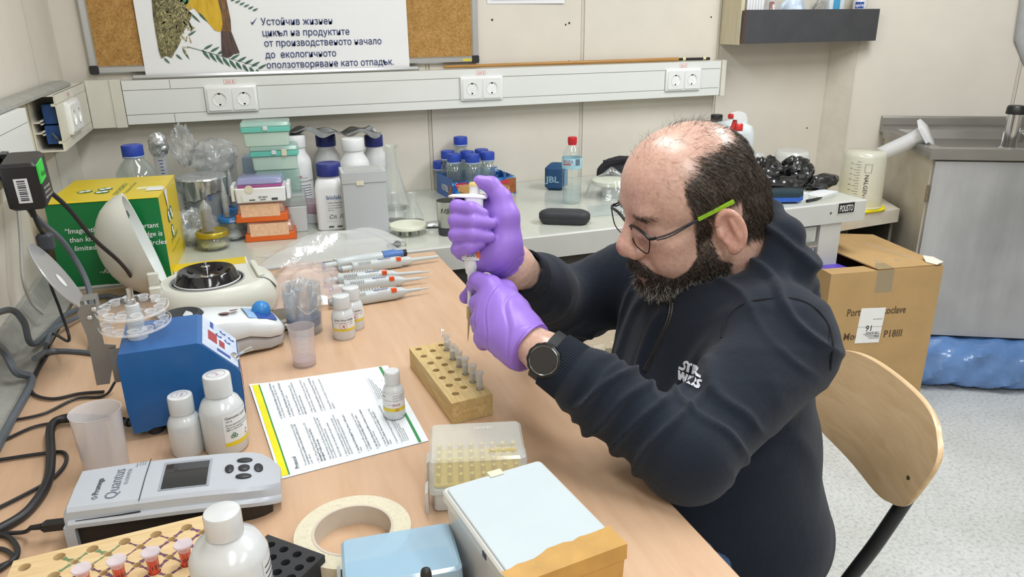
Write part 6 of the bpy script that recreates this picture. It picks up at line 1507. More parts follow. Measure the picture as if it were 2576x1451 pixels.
body = [('For optimal performance, add beta-mercaptoethanol (user supplied)', 0.185, 0), ('to the Genomic Lysis Buffer to a final dilution of 0.5% (v/v) i.e., 500', 0.205, 0.015), ('µl per 100 ml.', 0.225, 0),
 ('1.  Add ≤ 150 mg of fecal sample or ≤ 0.25 g of soil sample to a ZR', 0.268, 0), ('BashingBead™ Lysis Tube (0.1 & 0.5 mm). Add 750 µl', 0.288, 0.02), ('BashingBead™ Buffer to the tube.', 0.308, 0.02),
 ('Note: Alternatively, up to 50–100 mg of fungal or bacterial cells that have', 0.345, 0), ('been resuspended in up to 200 µl of water or isotonic buffer (e.g. PBS)', 0.363, 0), ('or up to 200 µl sample can be added to the tube.', 0.381, 0),
 ('Note: For larger input, see appendix and supplies available.', 0.412, 0), ('2.  Secure in a bead beater fitted with a 2 ml tube holder assembly', 0.452, 0), ('and process at maximum speed for ≥ 5 minutes. Processing times may', 0.470, 0), ('be as little as 5 minutes when using high-speed cell disrupters.', 0.488, 0),
 ('3.  Centrifuge the ZR BashingBead™ Lysis Tube at ≥ 10,000 x g for 1', 0.535, 0.015), ('minute.', 0.553, 0), ('4.  Transfer up to 400 µl supernatant to the Zymo-Spin™ III-F Filter', 0.597, 0), ('in a Collection Tube and centrifuge at 8,000 x g for 1 minute.', 0.615, 0.015),
 ('5.  Add 1,200 µl of Genomic Lysis Buffer to the filtrate in the Collection', 0.660, 0.015), ('Tube from Step 4. Mix well.', 0.678, 0), ('6.  Transfer 800 µl of the mixture from Step 5 to a Zymo-Spin™ IICR', 0.722, 0), ('Column in a Collection Tube and centrifuge at 10,000 x g for 1', 0.740, 0.015), ('minute.', 0.758, 0), ('7.  Discard the flow through from the Collection Tube and repeat Step 6.', 0.800, 0)]
for s, u, b in body: pline(s, u, 0.955 if s[0].isdigit() else 0.945, 0.0043, b)
body2 = [('8.  Add 200 µl DNA Pre-Wash Buffer to the Zymo-Spin™ IICR Column', 0.14, 0.015), ('in a new Collection Tube and centrifuge at 10,000 x g for 1 minute.', 0.16, 0), ('9.  Add 500 µl g-DNA Wash Buffer to the Zymo-Spin™ IICR Column', 0.20, 0.015), ('and centrifuge at 10,000 x g for 1 minute.', 0.22, 0), ('10. Transfer the Zymo-Spin™ IICR Column to a clean 1.5 ml', 0.265, 0.01), ('microcentrifuge tube and add 100 µl (50 µl minimum) DNA Elution', 0.285, 0), ('Buffer directly to the column matrix.', 0.305, 0.01),
 ('11. Place a Zymo-Spin™ III-HRC Filter in a clean Collection Tube and', 0.35, 0), ('add 600 µl Prep Solution. Centrifuge at 8,000 x g for 3 minutes.', 0.37, 0.0), ('12. Transfer the eluted DNA to a prepared Zymo-Spin™ III-HRC Filter', 0.415, 0.01), ('in a clean tube and centrifuge at exactly 16,000 x g for 3 minutes.', 0.435, 0), ('The filtered DNA is now suitable for PCR and other downstream', 0.48, 0), ('applications.', 0.50, 0)]
for s, u, b in body2: pline(s, u, 0.455, 0.0043, b)
for k, s in enumerate(('Notes: For efficient lysis use an appropriate bead beating device', 'See manufacturer’s operating manual for processing times', 'For water samples filter using desired filter', 'Technical assistance available')):
    pline(s, 0.835+0.014*k, 0.95, 0.0032); pline(s, 0.82+0.014*k, 0.44, 0.0032)
pline('4', 0.90, 0.72, 0.004); pline('5', 0.905, 0.22, 0.004)
pt.build('lettering', M('copier_ink', '565c68', 0.6), pr_, smooth=False)
MB().grid(lambda u, v: PS(0.822+0.002*u, 0.965-0.30*v, 0.0005), 1, 8).grid(lambda u, v: PS(0.80+0.002*u, 0.46-0.33*v, 0.0005), 1, 8).build('rule', M('rule_blue', 'b9c4dc', 0.6), pr_)
# small dropper bottle on the sheet
db = kit_bottle('small open labelled bottle standing on the protocol sheet', (0.628, 1.018, DESK+0.0032), 0.0165, 0.076, 0.0115, 0.020, 0.022)
aa = cam_angle((0.628, 1.018))
lb = MB(); round_label(lb, 0.0165, aa-1.4, aa+1.2, 0.020, 0.044); lb.build('label', m_card, db)
lb = MB(); round_label(lb, 0.0165, aa-1.4, aa+1.2, 0.0145, 0.0200, 0.0006); lb.build('yellow_band', m_ylw, db)
lb = MB()
for k in range(3): text_into(lb, ('Cat. No. D3004-4', 'Lot No. 205891', 'Storage: Room temp')[k], 0.0026, round_fn(0.0165, aa-0.1, 0.0395-0.0038*k, 0.0008))
round_label(lb, 0.0165, aa-1.3, aa-0.2, 0.0325, 0.0328, 0.0008); round_label(lb, 0.0165, aa-1.3, aa-0.8, 0.0385, 0.0395, 0.0008); round_label(lb, 0.0165, aa-0.6, aa+0.1, 0.0255, 0.0258, 0.0008)
lb.build('lettering', m_ink, db, smooth=False)
lb = MB(); text_into(lb, 'DNA', 0.0055, round_fn(0.0165, aa-0.15, 0.0235, 0.0009)); text_into(lb, '50', 0.006, round_fn(0.0165, aa+0.05, 0.0150, 0.0009)); lb.build('pen_mark', m_redink, db, smooth=False)

# ---- wooden rack with clear tubes
m_pine = wood('rack_pine', 'b99b62', 'd9c28c', (60, 4, 60), 3.0, 0.6)
wr = thing('wooden_tube_rack', 'wooden block rack with a row of clear tubes beside the hands', 'tube rack')
Qa, Qb, Qc, Qd = Vector((0.690, 1.184)), Vector((0.757, 1.190)), Vector((0.771, 0.970)), Vector((0.704, 0.962))
RH = 0.036
holes = [(1053, 878), (1066, 896), (1083, 913), (1097, 931), (1113, 950), (1130, 969), (1146, 990), (1089, 882), (1104, 900), (1119, 917), (1135, 935), (1152, 954), (1167, 974), (1110, 868), (1124, 885)]
tubes = [(1126, 868), (1139, 903), (1156, 921), (1171, 940), (1190, 960), (1207, 978)]
hp = [on_z(x, y, DESK+RH) for x, y in holes]; tp = [on_z(x, y, DESK+RH) for x, y in tubes[1:]]; tp = [Vector((0.7495, 1.152, 0))]+tp
hp = [h for h in hp if all((h.x-t.x)**2+(h.y-t.y)**2 > 0.0125**2 for t in tp)]
hs = [(p.x, p.y, 0.0058) for p in hp+tp]
o = [(p.x, p.y) for p in (Qa, Qd, Qc, Qb)]
wk = MB(); wk.poly_holes(o, hs, DESK+RH, 0.026, 14); wk.loft([[(x, y, DESK+0.0005) for x, y in o], [(x, y, DESK+RH) for x, y in o]], True, False)
wk.build('block', m_pine, wr, smooth=False)
m_tube = clear('microtube', 'eef1f3', 0.26, 0.10)
tl_ = ('farthest', 'second farthest', 'third farthest', 'third nearest', 'second nearest', 'nearest')
for k, p in enumerate(tp):
    tb = thing('microtube', 'clear microtube in the wooden block rack, %s from the camera' % tl_[k], 'tube', (p.x, p.y, DESK+RH-0.012), 0.3*k, 'clear tubes in the wooden block rack')
    opened = k in (0, 1, 2)
    MB().lathe([(0.0001, -0.002), (0.0025, 0.0), (0.0052, 0.012), (0.0054, 0.036), (0.0068, 0.0365), (0.0068, 0.039), (0.0054, 0.039), (0.0046, 0.036), (0.0045, 0.012)], 18).build('body', m_tube, tb)
    MB().lathe([(0.0001, 0.004), (0.0034, 0.006), (0.0042, 0.014), (0.0001, 0.016)], 12).build('sample', M('soil_sample', 'a59a86', 0.8, var=0.3, vscale=300), tb)
    MB().lathe([(0.0001, 0.017), (0.0042, 0.018), (0.0044, 0.028), (0.0001, 0.030)], 12).build('filter', M('white_filter', 'e2e4e6', 0.6), tb)
    if opened: MB().lathe([(0.0001, 0), (0.0066, 0), (0.0066, 0.002), (0.0046, 0.0025), (0.0046, 0.005), (0.0001, 0.005)], 16, T(-0.0085, 0.002, 0.046) @ R(80, 'Y')).box(-0.0075, -0.006, -0.001, 0.001, 0.037, 0.047).build('lid', m_tube, tb)
    else: MB().lathe([(0.0001, 0.0425), (0.006, 0.0425), (0.0068, 0.0415), (0.0068, 0.0392), (0.0001, 0.0392)], 18).build('lid', m_tube, tb)

# ---- wooden rack with red tubes at the front left
rr = thing('stained_tube_rack', 'ink stained wooden tube rack with red tubes at the front edge', 'tube rack')
m_pine2 = wood('pale_pine', 'd3b483', 'e3cb9c', (5, 60, 60), 3.0, 0.55)
RT = DESK+0.030
o = [(0.170, 0.806), (0.168, 0.640), (0.386, 0.640), (0.388, 0.819)]
hb_ = []; hsml = []
for r_ in range(4):
    y = 0.796-0.0315*r_
    for k in range(6): hb_.append((0.215-0.0+0.0320*k-0.0318+0.0, y+0.001*k, 0.0062))
    for k in range(5): hsml.append((0.232+0.0320*k-0.0318, y-0.0155+0.001*k, 0.0042))
hb_ = [(x+0.032, y, r) for x, y, r in hb_]+[(0.1835, 0.790-0.0315*r_, 0.0062) for r_ in range(4)]; hsml = [(x+0.032, y, r) for x, y, r in hsml]
redt = [(0.346, 0.734), (0.3145, 0.733), (0.2825, 0.732), (0.2505, 0.731)]
hb_ = [h for h in hb_ if all((h[0]-x)**2+(h[1]-y)**2 > 0.012**2 for x, y in redt)]+[(x, y, 0.0064) for x, y in redt]
hsml = [h for h in hsml if all((h[0]-x)**2+(h[1]-y)**2 > (r+0.006)**2 for x, y, r in hb_)]
rk = MB(); rk.poly_holes(o, hb_+hsml, RT, 0.022, 14); rk.loft([[(x, y, DESK+0.0005) for x, y in o], [(x, y, RT) for x, y in o]], True, False); rk.build('block', m_pine2, rr, smooth=False)
def stain(mb, a, b, w, rs):
    a, b = Vector(a), Vector(b); d = (b-a); n = Vector((-d.y, d.x)).normalized(); L = d.length; d.normalize()
    pts = []
    N = 7
    for i in range(N+1): t = i/N; pts.append(a+d*L*t+n*w*(0.3+0.7*abs(2*t-1)+0.35*rs.random()))
    for i in range(N, -1, -1): t = i/N; pts.append(a+d*L*t-n*w*(0.3+0.7*abs(2*t-1)+0.35*rs.random()))
    m = len(pts)
    mb.add([(p.x, p.y, RT+0.0003) for p in pts], [(i, i+1, m-2-i, m-1-i) for i in range(N)])
sv, sg = MB(), MB(); rs = random.Random(2)
for (x, y, r) in hsml:
    for (X2, Y2, r2) in hb_:
        d = math.hypot(X2-x, Y2-y)
        if d < 0.026:
            ux, uy = (X2-x)/d, (Y2-y)/d
            stain(sg if (x < 0.28 and y > 0.77) else sv, (x+ux*r*1.1, y+uy*r*1.1), (X2-ux*r2*1.1, Y2-uy*r2*1.1), 0.0022*rs.uniform(0.5, 1.2), rs)
sv.build('violet_stain', M('violet_stain', '6b4660', 0.7, var=0.35, vscale=300), rr, smooth=False); sg.build('green_stain', M('green_stain', '6b8560', 0.7, var=0.3, vscale=300), rr, smooth=False)
m_redl = clear('red_tube', 'f0503c', 0.85, 0.15)
for k, ((x, y), s, wd) in enumerate(zip(redt, (('05', '01'), ('125', ''), ('050', '.01'), ('1.0', '')), ('rightmost', 'second from the right', 'third from the right', 'leftmost'))):
    tb = thing('red_microtube', 'capped red microtube in the stained rack, '+wd, 'tube', (x, y, RT-0.010), 0, 'red tubes in the stained rack')
    MB().lathe([(0.0001, -0.008), (0.0025, -0.006), (0.0056, 0.008), (0.0058, 0.026), (0.0062, 0.0265), (0.0062, 0.0265), (0.0001, 0.0265)], 20).build('body', m_redl, tb)
    MB().lathe([(0.0061, 0.0267), (0.0075, 0.030), (0.0098, 0.0335), (0.0105, 0.0345), (0.010, 0.0362), (0.0001, 0.0366)], 24, sx=0.92, sy=0.92).build('cap', clear('lilac_cap', 'efe6f0', 0.6, 0.15), tb)
    aa = cam_angle((x, y)); lb = MB(); text_into(lb, s[0], 0.0062, round_fn(0.0060, aa-0.45, 0.0165, 0.0007)); 
    if s[1]: text_into(lb, s[1], 0.0052, round_fn(0.0060, aa-0.2, 0.011, 0.0007))
    lb.build('handwriting', m_handink, tb, smooth=False)

# ---- black foam rack and big bottle at the front edge
bf = thing('black_tube_rack', 'black perforated tube rack behind the big front bottle', 'tube rack')
d1 = Vector((0.694, -0.720)); d2 = Vector((-0.720, -0.694)); O_ = Vector((0.430, 0.748))
o = [O_, O_+d2*0.17, O_+d2*0.17+d1*0.08, O_+d1*0.08]; o = [(p.x, p.y) for p in o]
hs = []
for i in range(11):
    for j in range(4):
        p = O_+d2*(0.012+0.0152*i)+d1*(0.013+0.0185*j+(0.0 if i % 2 else 0.006)*0.4)
        hs.append((p.x, p.y, 0.0050))
bz = DESK+0.034
m_rub = M('foam_black', '2c2d30', 0.75, var=0.1, vscale=60)
fk = MB(); fk.poly_holes(o, hs, bz, 0.014, 14); fk.loft([[(x, y, DESK+0.0005) for x, y in o], [(x, y, bz) for x, y in o]], True, False); fk.build('block', m_rub, bf, smooth=False)
bb_ = kit_bottle('big white bottle at the front edge of the picture', (0.394, 0.668, DESK), 0.0375, 0.130, 0.0175, 0.026, 0.05)
aa = cam_angle((0.394, 0.668)); lb = MB(); round_label(lb, 0.0375, aa+0.85, aa+2.2, 0.025, 0.078); lb.build('label', m_card, bb_)
lb = MB()
for k in range(5): round_label(lb, 0.0375, aa+0.92, aa+1.5, 0.068-0.007*k, 0.0695-0.007*k, 0.0007)
lb.build('label_print', m_ink, bb_, smooth=False)

# ---- masking tape roll
tpz = thing('masking_tape_roll', 'roll of cream masking tape lying on the desk', 'tape', (0.522, 0.735, DESK))
def tape_mat():
    m, nt, b, out = newmat('masking_tape_edge')
    n = noise(nt, coords(nt, (1, 1, 1)), 260, 4, 0.75); n2 = noise(nt, coords(nt), 40, 3)
    nt.links.new(ramp(nt, n.outputs['Fac'], [(0.28, '8f876f'), (0.36, 'cfc8ae'), (0.7, 'ddd6bf')]), b.inputs['Base Color'])
    b.inputs['Roughness'].default_value = 0.7; bump(nt, b, n2.outputs['Fac'], 0.2)
    return m
MB().lathe([(0.0465, 0.0), (0.066, 0.0), (0.066, 0.0245), (0.0462, 0.025)], 64).build('tape', tape_mat(), tpz, angle=30)
MB().lathe([(0.046, 0.0255), (0.0462, 0.0255), (0.0462, -0.0), (0.0432, 0.0), (0.0432, 0.0255), (0.046, 0.0255)], 64).build('core', M('card_core', 'c9bfb0', 0.7, var=0.04), tpz)

# ---- tip boxes and big storage box
def rackbox(label, loc, rz, w, d, h0, h1, lidm, tipm, word=None):
    t = thing('pipette_tip_box', label, 'tip box', loc, rz, 'tip boxes on the desk')
    MB().rbox(w*0.92, d*0.92, 0.0, h0, 0.006, 0.002).build('base', m_milk, t)
    for s in (-1, 1):
        for q in (-1, 1): MB().loft([[(s*(w/2+0.001), q*d*0.36-0.012, 0.0), (s*(w/2+0.005), q*d*0.36-0.012, 0.0), (s*(w/2+0.005), q*d*0.36-0.012, h0*0.9), (s*(w/2+0.001), q*d*0.36-0.012, h0)], [(s*(w/2+0.001), q*d*0.36+0.012, 0.0), (s*(w/2+0.005), q*d*0.36+0.012, 0.0), (s*(w/2+0.005), q*d*0.36+0.012, h0*0.9), (s*(w/2+0.001), q*d*0.36+0.012, h0)]]).build('clip_leg', m_milk, t, smooth=False)
    MB().rbox(w*0.9, d*0.88, h0+0.0005, h0+0.006, 0.004).build('tip_plate', tipm, t)
    if word is not None:
        tr_ = MB()
        for i in range(8):
            for j in range(5): tr_.lathe([(0.0032, h0+0.0062), (0.0032, h0+0.016), (0.0024, h0+0.0165), (0.0001, h0+0.0165)], 8, T(-w*0.40+w*0.80*i/7, -d*0.36+d*0.72*j/4, 0))
        ob = tr_.build('tips', tipm, t); ob['kind'] = 'stuff'
    MB().rbox(w, d, h0*0.75, h0+h1, 0.007, 0.003, taper=(0.965, 0.94)).build('lid', lidm, t, angle=20)
    return t
dv = Vector((0.755-0.644, 0.814-0.845)); 
t = rackbox('clear lidded yellow tip box marked GILSON and diamond', (0.690, 0.792, DESK), math.atan2(dv.y, dv.x), 0.122, 0.094, 0.032, 0.042, clear('gilson_lid', 'f2faf8', 0.36, 0.08), clear('tip_yellow', 'f0d020', 0.85, 0.3), 'x')
mk = clear('moulded_mark', 'f2f6f6', 0.6, 0.2)
letter(t, 'GILSON', 0.0085, (0.022, 0.030, 0.0743), (-1, 0, 0), (0, -1, 0), mk, width=0.024, bold=0.02)
letter(t, 'diamond', 0.011, (0.048, -0.026, 0.0743), (-1, 0, 0), (0, -1, 0), M('olive_print', 'b9a860', 0.6), width=0.034, bold=0.03)
letter(t, 'EASYPACK', 0.005, (0.046, -0.016, 0.0743), (-1, 0, 0), (0, -1, 0), M('olive_print', 'b9a860', 0.6), width=0.022)
dv = Vector((0.621-0.504, 0.670-0.682))
t = rackbox('tip box with a pale blue lid at the front of the desk', (0.556, 0.628, DESK), math.atan2(dv.y, dv.x), 0.120, 0.080, 0.030, 0.034, clear('blue_lid', 'b2d8f0', 0.66, 0.10), clear('tip_blue', '7fb4d8', 0.7, 0.3))
bxb = thing('storage_box', 'large translucent storage box with brown tape on its lid', 'box')
a = Vector((0.612, 0.660)); b = Vector((0.728, 0.676)); c = Vector((0.748, 0.508)); ctr = (a+c)/2
ex = (b-a).normalized(); BW, BL, BH = 0.121, 0.168, 0.104
rzb = math.atan2(-0.020+0.0, 0.168)
exb = Vector((0.993, 0.118)); eyb = Vector((-0.118, 0.993))
bxb.matrix_world = Matrix(((exb.x, eyb.x, 0, 0.681), (exb.y, eyb.y, 0, 0.590), (0, 0, 1, DESK), (0, 0, 0, 1)))
m_tub = clear('storage_tub', 'e6e8e4', 0.82, 0.15); m_tublid = clear('storage_lid', 'd2dfe5', 0.90, 0.12)
MB().rbox(BW*0.92, BL*0.94, 0.0, BH-0.016, 0.008, 0.002, taper=(1.04, 1.03)).build('tub', m_tub, bxb)
MB().rbox(BW, BL, BH-0.0155, BH-0.002, 0.006, 0.002).build('lid_rim', m_tub, bxb)
MB().rbox(BW*0.93, BL*0.95, BH-0.0018, BH, 0.006, 0.001).build('lid_top', m_tublid, bxb)
m_btape = M('brown_tape', 'bf954f', 0.5, var=0.12, vscale=30, bmp=0.3, bscale=60)
tpb = MB(); n = 14; top = []; 
rs = random.Random(4)
edge = [(-BW/2-0.001+(BW+0.002)*i/n) for i in range(n+1)]
back = [-BL/2+0.022+0.010*i/n+rs.uniform(-0.003, 0.003) for i in range(n+1)]
rows = [[(x, yb, BH+0.0006) for x, yb in zip(edge, back)], [(x, -BL/2-0.0008, BH+0.0006) for x in edge], [(x, -BL/2-0.0012, BH-0.0165) for x in edge], [(x*0.975, -BL/2+0.0005, BH-0.0175) for x in edge], [(x*0.95, -BL/2+0.0035, 0.012) for x in edge]]
for r0, r1 in zip(rows[:-1], rows[1:]): tpb.loft([r0, r1], False, False, closed=False)
tpb.build('brown_tape', m_btape, bxb, smooth=False)
MB().box(-BW*0.46-0.0025, -BW*0.46-0.0016, -BL/2+0.004, -BL*0.22, 0.004, BH-0.030).build('side_tape', m_btape, bxb, smooth=False)
MB().box(-0.006, 0.010, BL/2-0.010, BL/2+0.0008, BH+0.0004, BH+0.0010).build('tape_scrap', M('cream_tape', 'dcd7bd', 0.6), bxb, smooth=False)
MB().box(-BW/2-0.0006, -BW/2, -0.03, -0.022, BH-0.012, BH-0.006).build('rim_notch', m_black, bxb, smooth=False)
# black pen standing in front of the blue box
pk = thing('black_marker', 'black rounded marker top standing at the front edge between the boxes', 'marker')
q = on_y(1072, 1451, 0.545)
MB().lathe([(0.0001, 0), (0.0048, 0), (0.0048, q.z-DESK-0.012), (0.0052, q.z-DESK-0.011), (0.0052, q.z-DESK+0.004), (0.0042, q.z-DESK+0.008), (0.002, q.z-DESK+0.0097), (0.0001, q.z-DESK+0.010)], 20, T(q.x, q.y, DESK)).build('barrel', m_black, pk)

# ---- fluorometer
fm = thing('fluorometer', 'silver grey handheld Quantus fluorometer with a dark screen on the desk', 'fluorometer', (0.218, 0.884, DESK), math.radians(-3.8))
m_sil = M('silver_plastic', 'b6bcc4', 0.32, var=0.02, spec=0.6); m_fblk = M('fluor_black', '2a2522', 0.55, var=0.06)
FL, FW = 0.234, 0.047
def ztop_(x): return 0.058-0.004*(x/FL)-0.012*(x/FL)**3
def plan(x):
    """half width of the body at x"""
    if x < 0.180: return FW*(0.94+0.06*min(1, x/0.06))
    t = (x-0.180)/(FL-0.180); return FW*(1-t**3.4*0.50)
xs = [0.0, 0.004, 0.02, 0.05, 0.08, 0.12, 0.15, 0.17, 0.185, 0.20, 0.212, 0.222, 0.229, FL]
def fsec(x, up=True):
    w = plan(x); zt = ztop_(x)-(0.006 if x < 0.002 else 0)-(0.010*((x-0.2)/(FL-0.2))**2 if x > 0.2 else 0)
    return [(x, -w-0.004, zt-0.022), (x, -w-0.004, zt-0.017), (x, -w-0.002, zt-0.0145), (x, -w+0.001, zt-0.0135), (x, -w+0.002, zt-0.004), (x, -w+0.006, zt), (x, 0, zt+0.0015), (x, w-0.006, zt), (x, w-0.002, zt-0.004), (x, w, zt-0.022)]
MB().loft([fsec(x) for x in xs]).build('upper_shell', m_sil, fm, angle=28)
def bsec(x):
    w = plan(x)-0.006; zt = ztop_(x)-0.022-(0.010*((x-0.2)/(FL-0.2))**2 if x > 0.2 else 0)
    return [(x, -w, 0.001), (x, -w-0.001, zt), (x, w, zt), (x, w, 0.001)]
MB().loft([bsec(x) for x in [0.006]+xs[2:-2]]).build('lower_body', m_fblk, fm, smooth=False)
MB().loft([[(x, y, z) for x, z in ((-0.001, 0.038), (-0.001, 0.008), (0.006, 0.004), (0.010, 0.004), (0.010, 0.034), (0.013, 0.038))] for y in (-plan(0)-0.004, plan(0))]).build('end_plate', m_sil, fm, smooth=False)
MB().box(0.0, 0.0095, -plan(0), plan(0)-0.002, 0.0, 0.0038).build('foot', m_fblk, fm, smooth=False)
def TS(x, y, lift): return (x, y, ztop_(x)+0.0015*(1-abs(y)/FW)+lift-(0.010*((x-0.2)/(FL-0.2))**2 if x > 0.2 else 0))
MB().grid(lambda u, v: TS(0.0795+0.0011*u, -0.046+0.092*v, 0.0006), 1, 10).build('lid_gap', M('gap_dark', '2b2d30', 0.6), fm)
MB().grid(lambda u, v: (0.012+0.068*u, -plan(0.02+0.06*u)-0.0012, ztop_(0.05)-0.0125+0.0022*v-0.0022), 6, 1).build('lid_gap', M('gap_dark', '2b2d30', 0.6), fm)
MB().grid(lambda u, v: TS(0.098+0.056*u, -0.031+0.062*v, 0.0004), 4, 4).build('screen_bezel', M('bezel_grey', '9aa0a8', 0.35), fm)
MB().grid(lambda u, v: TS(0.101+0.050*u, -0.029+0.054*v, 0.0009), 4, 4).build('screen', M('screen_dark', '24282e', 0.06, var=0.1, coat=0.5), fm)
def btn(x, y, sx, sy, sh):
    mb = MB(); n = 20
    pts = []
    for i in range(n):
        a = 2*PI*i/n; pts.append((x+sx*math.copysign(abs(math.cos(a))**sh, math.cos(a)), y+sy*math.sin(a)))
    mb.loft([[TS(p[0], p[1], 0.0002) for p in pts], [TS(p[0], p[1], 0.0016) for p in pts], [TS(x+(p[0]-x)*0.8, y+(p[1]-y)*0.8, 0.0024) for p in pts]], False, True)
    return mb
m_btn = M('button_rubber', '23252a', 0.45)
for x, y, sx, sy in ((0.1925, 0.0, 0.0068, 0.0072), (0.1925, 0.0185, 0.0092, 0.0048), (0.1925, -0.0185, 0.0092, 0.0048), (0.1755, 0.0, 0.0052, 0.0090), (0.2095, 0.0, 0.0052, 0.0090)): btn(x, y, sx, sy, 1.0).build('key', m_btn, fm)
fl_ = MB()
text_into(fl_, 'Promega', 0.0095, lambda u, v: TS(0.033-v, -0.022+u, 0.0006), bold=0.015, width=0.034)
fl_.lathe([(0.0026, 0.0), (0.0036, 0.0001), (0.0026, 0.0002)], 4, T(*TS(0.0305, -0.0275, 0.0006)))
fl_.build('lettering', M('logo_dark', '3a4350', 0.5), fm, smooth=False)
fl_ = MB(); text_into(fl_, 'Quantus', 0.020, lambda u, v: TS(0.0545-v, -0.034+u, 0.0006), bold=-0.005, width=0.062); text_into(fl_, 'FLUOROMETER', 0.0058, lambda u, v: TS(0.0620-v, -0.008+u, 0.0006), width=0.035)
fl_.build('lettering', M('logo_grey', '66717e', 0.5), fm, smooth=False)
fl_ = MB(); text_into(fl_, 'Push ▸', 0.0042, lambda u, v: TS(0.0675-v, 0.030+u, 0.0006))
for k in range(3): fl_.grid(lambda u, v, k=k: TS(0.0695+0.0028*k+0.0006*u, 0.032+0.010*v, 0.0006), 1, 1)
fl_.build('small_print', M('logo_grey', '66717e', 0.5), fm, smooth=False)

# ---- power adapter, plugs and cables at the left wall
m_cab = M('black_cable', '232427', 0.42, var=0.1); m_gcab = M('grey_cable2', '5c646c', 0.45, var=0.08)
pa_ = thing('power_adapter', 'black power adapter with a green sticker plugged into the left wall', 'adapter')
Ma = T(0.112, 1.455, 1.082) @ R(8, 'X')
MB().rbox(0.056, 0.078, -0.040, 0.040, 0.008, 0.005, M4=Ma).build('body', m_black, pa_)
MB().lathe([(0.019, 0), (0.019, 0.024)], 24, T(0.060, 1.44, 1.106) @ R(90, 'Y')).build('plug', m_black, pa_)
MB().loft([[(0.064, 1.475, z), (0.086, 1.475, z), (0.082, 1.51, z), (0.064, 1.52, z)] for z in (1.085, 1.125)]).build('plug_wing', m_black, pa_, smooth=False)
MB().box(0.0265, 0.0290, -0.036, 0.005, 0.004, 0.036, Ma).build('green_sticker', M('neon_green', '35d048', 0.5), pa_, smooth=False)
letter(pa_, 'Vxela', 0.014, tuple(Ma @ Vector((0.0292, -0.030, 0.014))), (0, 1, 0), (0, 0, 1), m_handink, shear=0.3)
MB().box(-0.010, 0.010, -0.0395, -0.0392, -0.026, 0.016, Ma).build('barcode_label', m_card, pa_, smooth=False)
bc = MB()
for k in range(10): bc.box(-0.006, 0.006, -0.0398, -0.0395, -0.022+0.0036*k, -0.022+0.0036*k+(0.0016 if k % 3 else 0.0024), Ma)
bc.build('barcode', m_ink, pa_, smooth=False)
letter(pa_, ['INPUT 100-240V', 'OUTPUT 24V 1A', 'MADE FOR LAB USE'], 0.006, tuple(Ma @ Vector((0.0286, -0.030, -0.008))), (0, 1, 0), (0, 0, 1), m_card)
def cable(label, pts, r, mat=m_cab, name='cable', cat='cable'):
    o_ = MB().tube(smooth_path(pts, 8), r, 8).build(name, mat)
    return tag(o_, label, cat)
def D_(px, py, dz=0.004): p = desk(px, py, dz); return (max(p.x, 0.076), p.y, p.z)
def W_(px, py, x=0.05): p = on_x(px, py, x); return (p.x, p.y, p.z)
ad = thing('adapter_cable', 'black adapter lead with ferrite bead hanging down the left wall', 'cable')
MB().tube([(0.108, 1.452, 1.044), (0.109, 1.455, 1.030), (0.110, 1.457, 1.020)], [0.009, 0.0055, 0.005], 10).build('strain_relief', m_black, ad)
MB().tube(smooth_path([(0.110, 1.457, 1.022), (0.112, 1.462, 1.000), (0.115, 1.47, 0.985)]), 0.0035, 8).build('lead', m_cab, ad)
MB().rbox(0.026, 0.024, 0.955, 0.985, 0.007, 0.004, M4=T(0.115, 1.472, 0)).build('ferrite_bead', M('ferrite_grey', '3a3d44', 0.5), ad)
MB().tube(smooth_path([(0.115, 1.472, 0.956), (0.108, 1.468, 0.90), (0.118, 1.45, 0.85), (0.128, 1.42, 0.80), D_(128, 840, 0.02), D_(120, 890), D_(75, 940), D_(80, 985), D_(130, 1003), D_(200, 990), D_(262, 985)]), 0.0026, 8).build('lead', m_cab, ad)
cable('thick black cable rising from the adapter to the rotator', [(0.134, 1.48, 1.06), (0.155, 1.50, 1.02), (0.175, 1.55, 0.95), (0.20, 1.62, 0.88), (0.205, 1.70, 0.82), (0.20, 1.76, DESK+0.01)], 0.0042)
cable('grey cable hanging from the trunking behind the rotator guard', [(0.085, 1.50, 1.05), (0.100, 1.52, 1.00), (0.125, 1.56, 0.94), (0.150, 1.55, 0.86), (0.152, 1.50, 0.79), (0.15, 1.47, DESK+0.006)], 0.0055, m_gcab)
cable('pale grey cable hanging close to the left wall', [W_(44, 500, 0.03), W_(52, 600, 0.03), W_(58, 700, 0.03), W_(80, 760, 0.035), W_(110, 790, 0.05)], 0.0036, M('grey_cable', 'a3a29b', 0.5))
cable('grey cable looping along the foot of the left wall', [W_(-20, 790, 0.04), W_(30, 780, 0.05), W_(60, 810, 0.06), W_(85, 865, 0.06), D_(140, 800, 0.015), D_(190, 780, 0.01), D_(260, 745, 0.01), D_(330, 760, 0.006)], 0.0055, m_gcab)
cable('dark grey cable crossing behind the rotator', [D_(60, 905, 0.03), D_(90, 890, 0.012), D_(150, 883), D_(225, 888), D_(280, 900)], 0.0050, m_gcab)
cable('dark grey cable bundle in the corner by the wall', [W_(-30, 850, 0.05), W_(10, 885, 0.05), W_(40, 935, 0.06), D_(55, 960, 0.008), D_(20, 1060, 0.006), D_(-40, 1180, 0.006)], 0.0065, m_gcab)
cable('grey cable twisting up to the corner of the desk', [D_(90, 870, 0.02), D_(130, 830, 0.02), D_(190, 800, 0.014), D_(250, 775, 0.01), D_(300, 750, 0.01), D_(420, 730, 0.006)], 0.0050, m_gcab)
cable('thin black cable running left from the rotator', [D_(290, 960, 0.02), D_(262, 995), D_(190, 1003), D_(110, 1040), D_(20, 1058), D_(-60, 1062)], 0.0022)
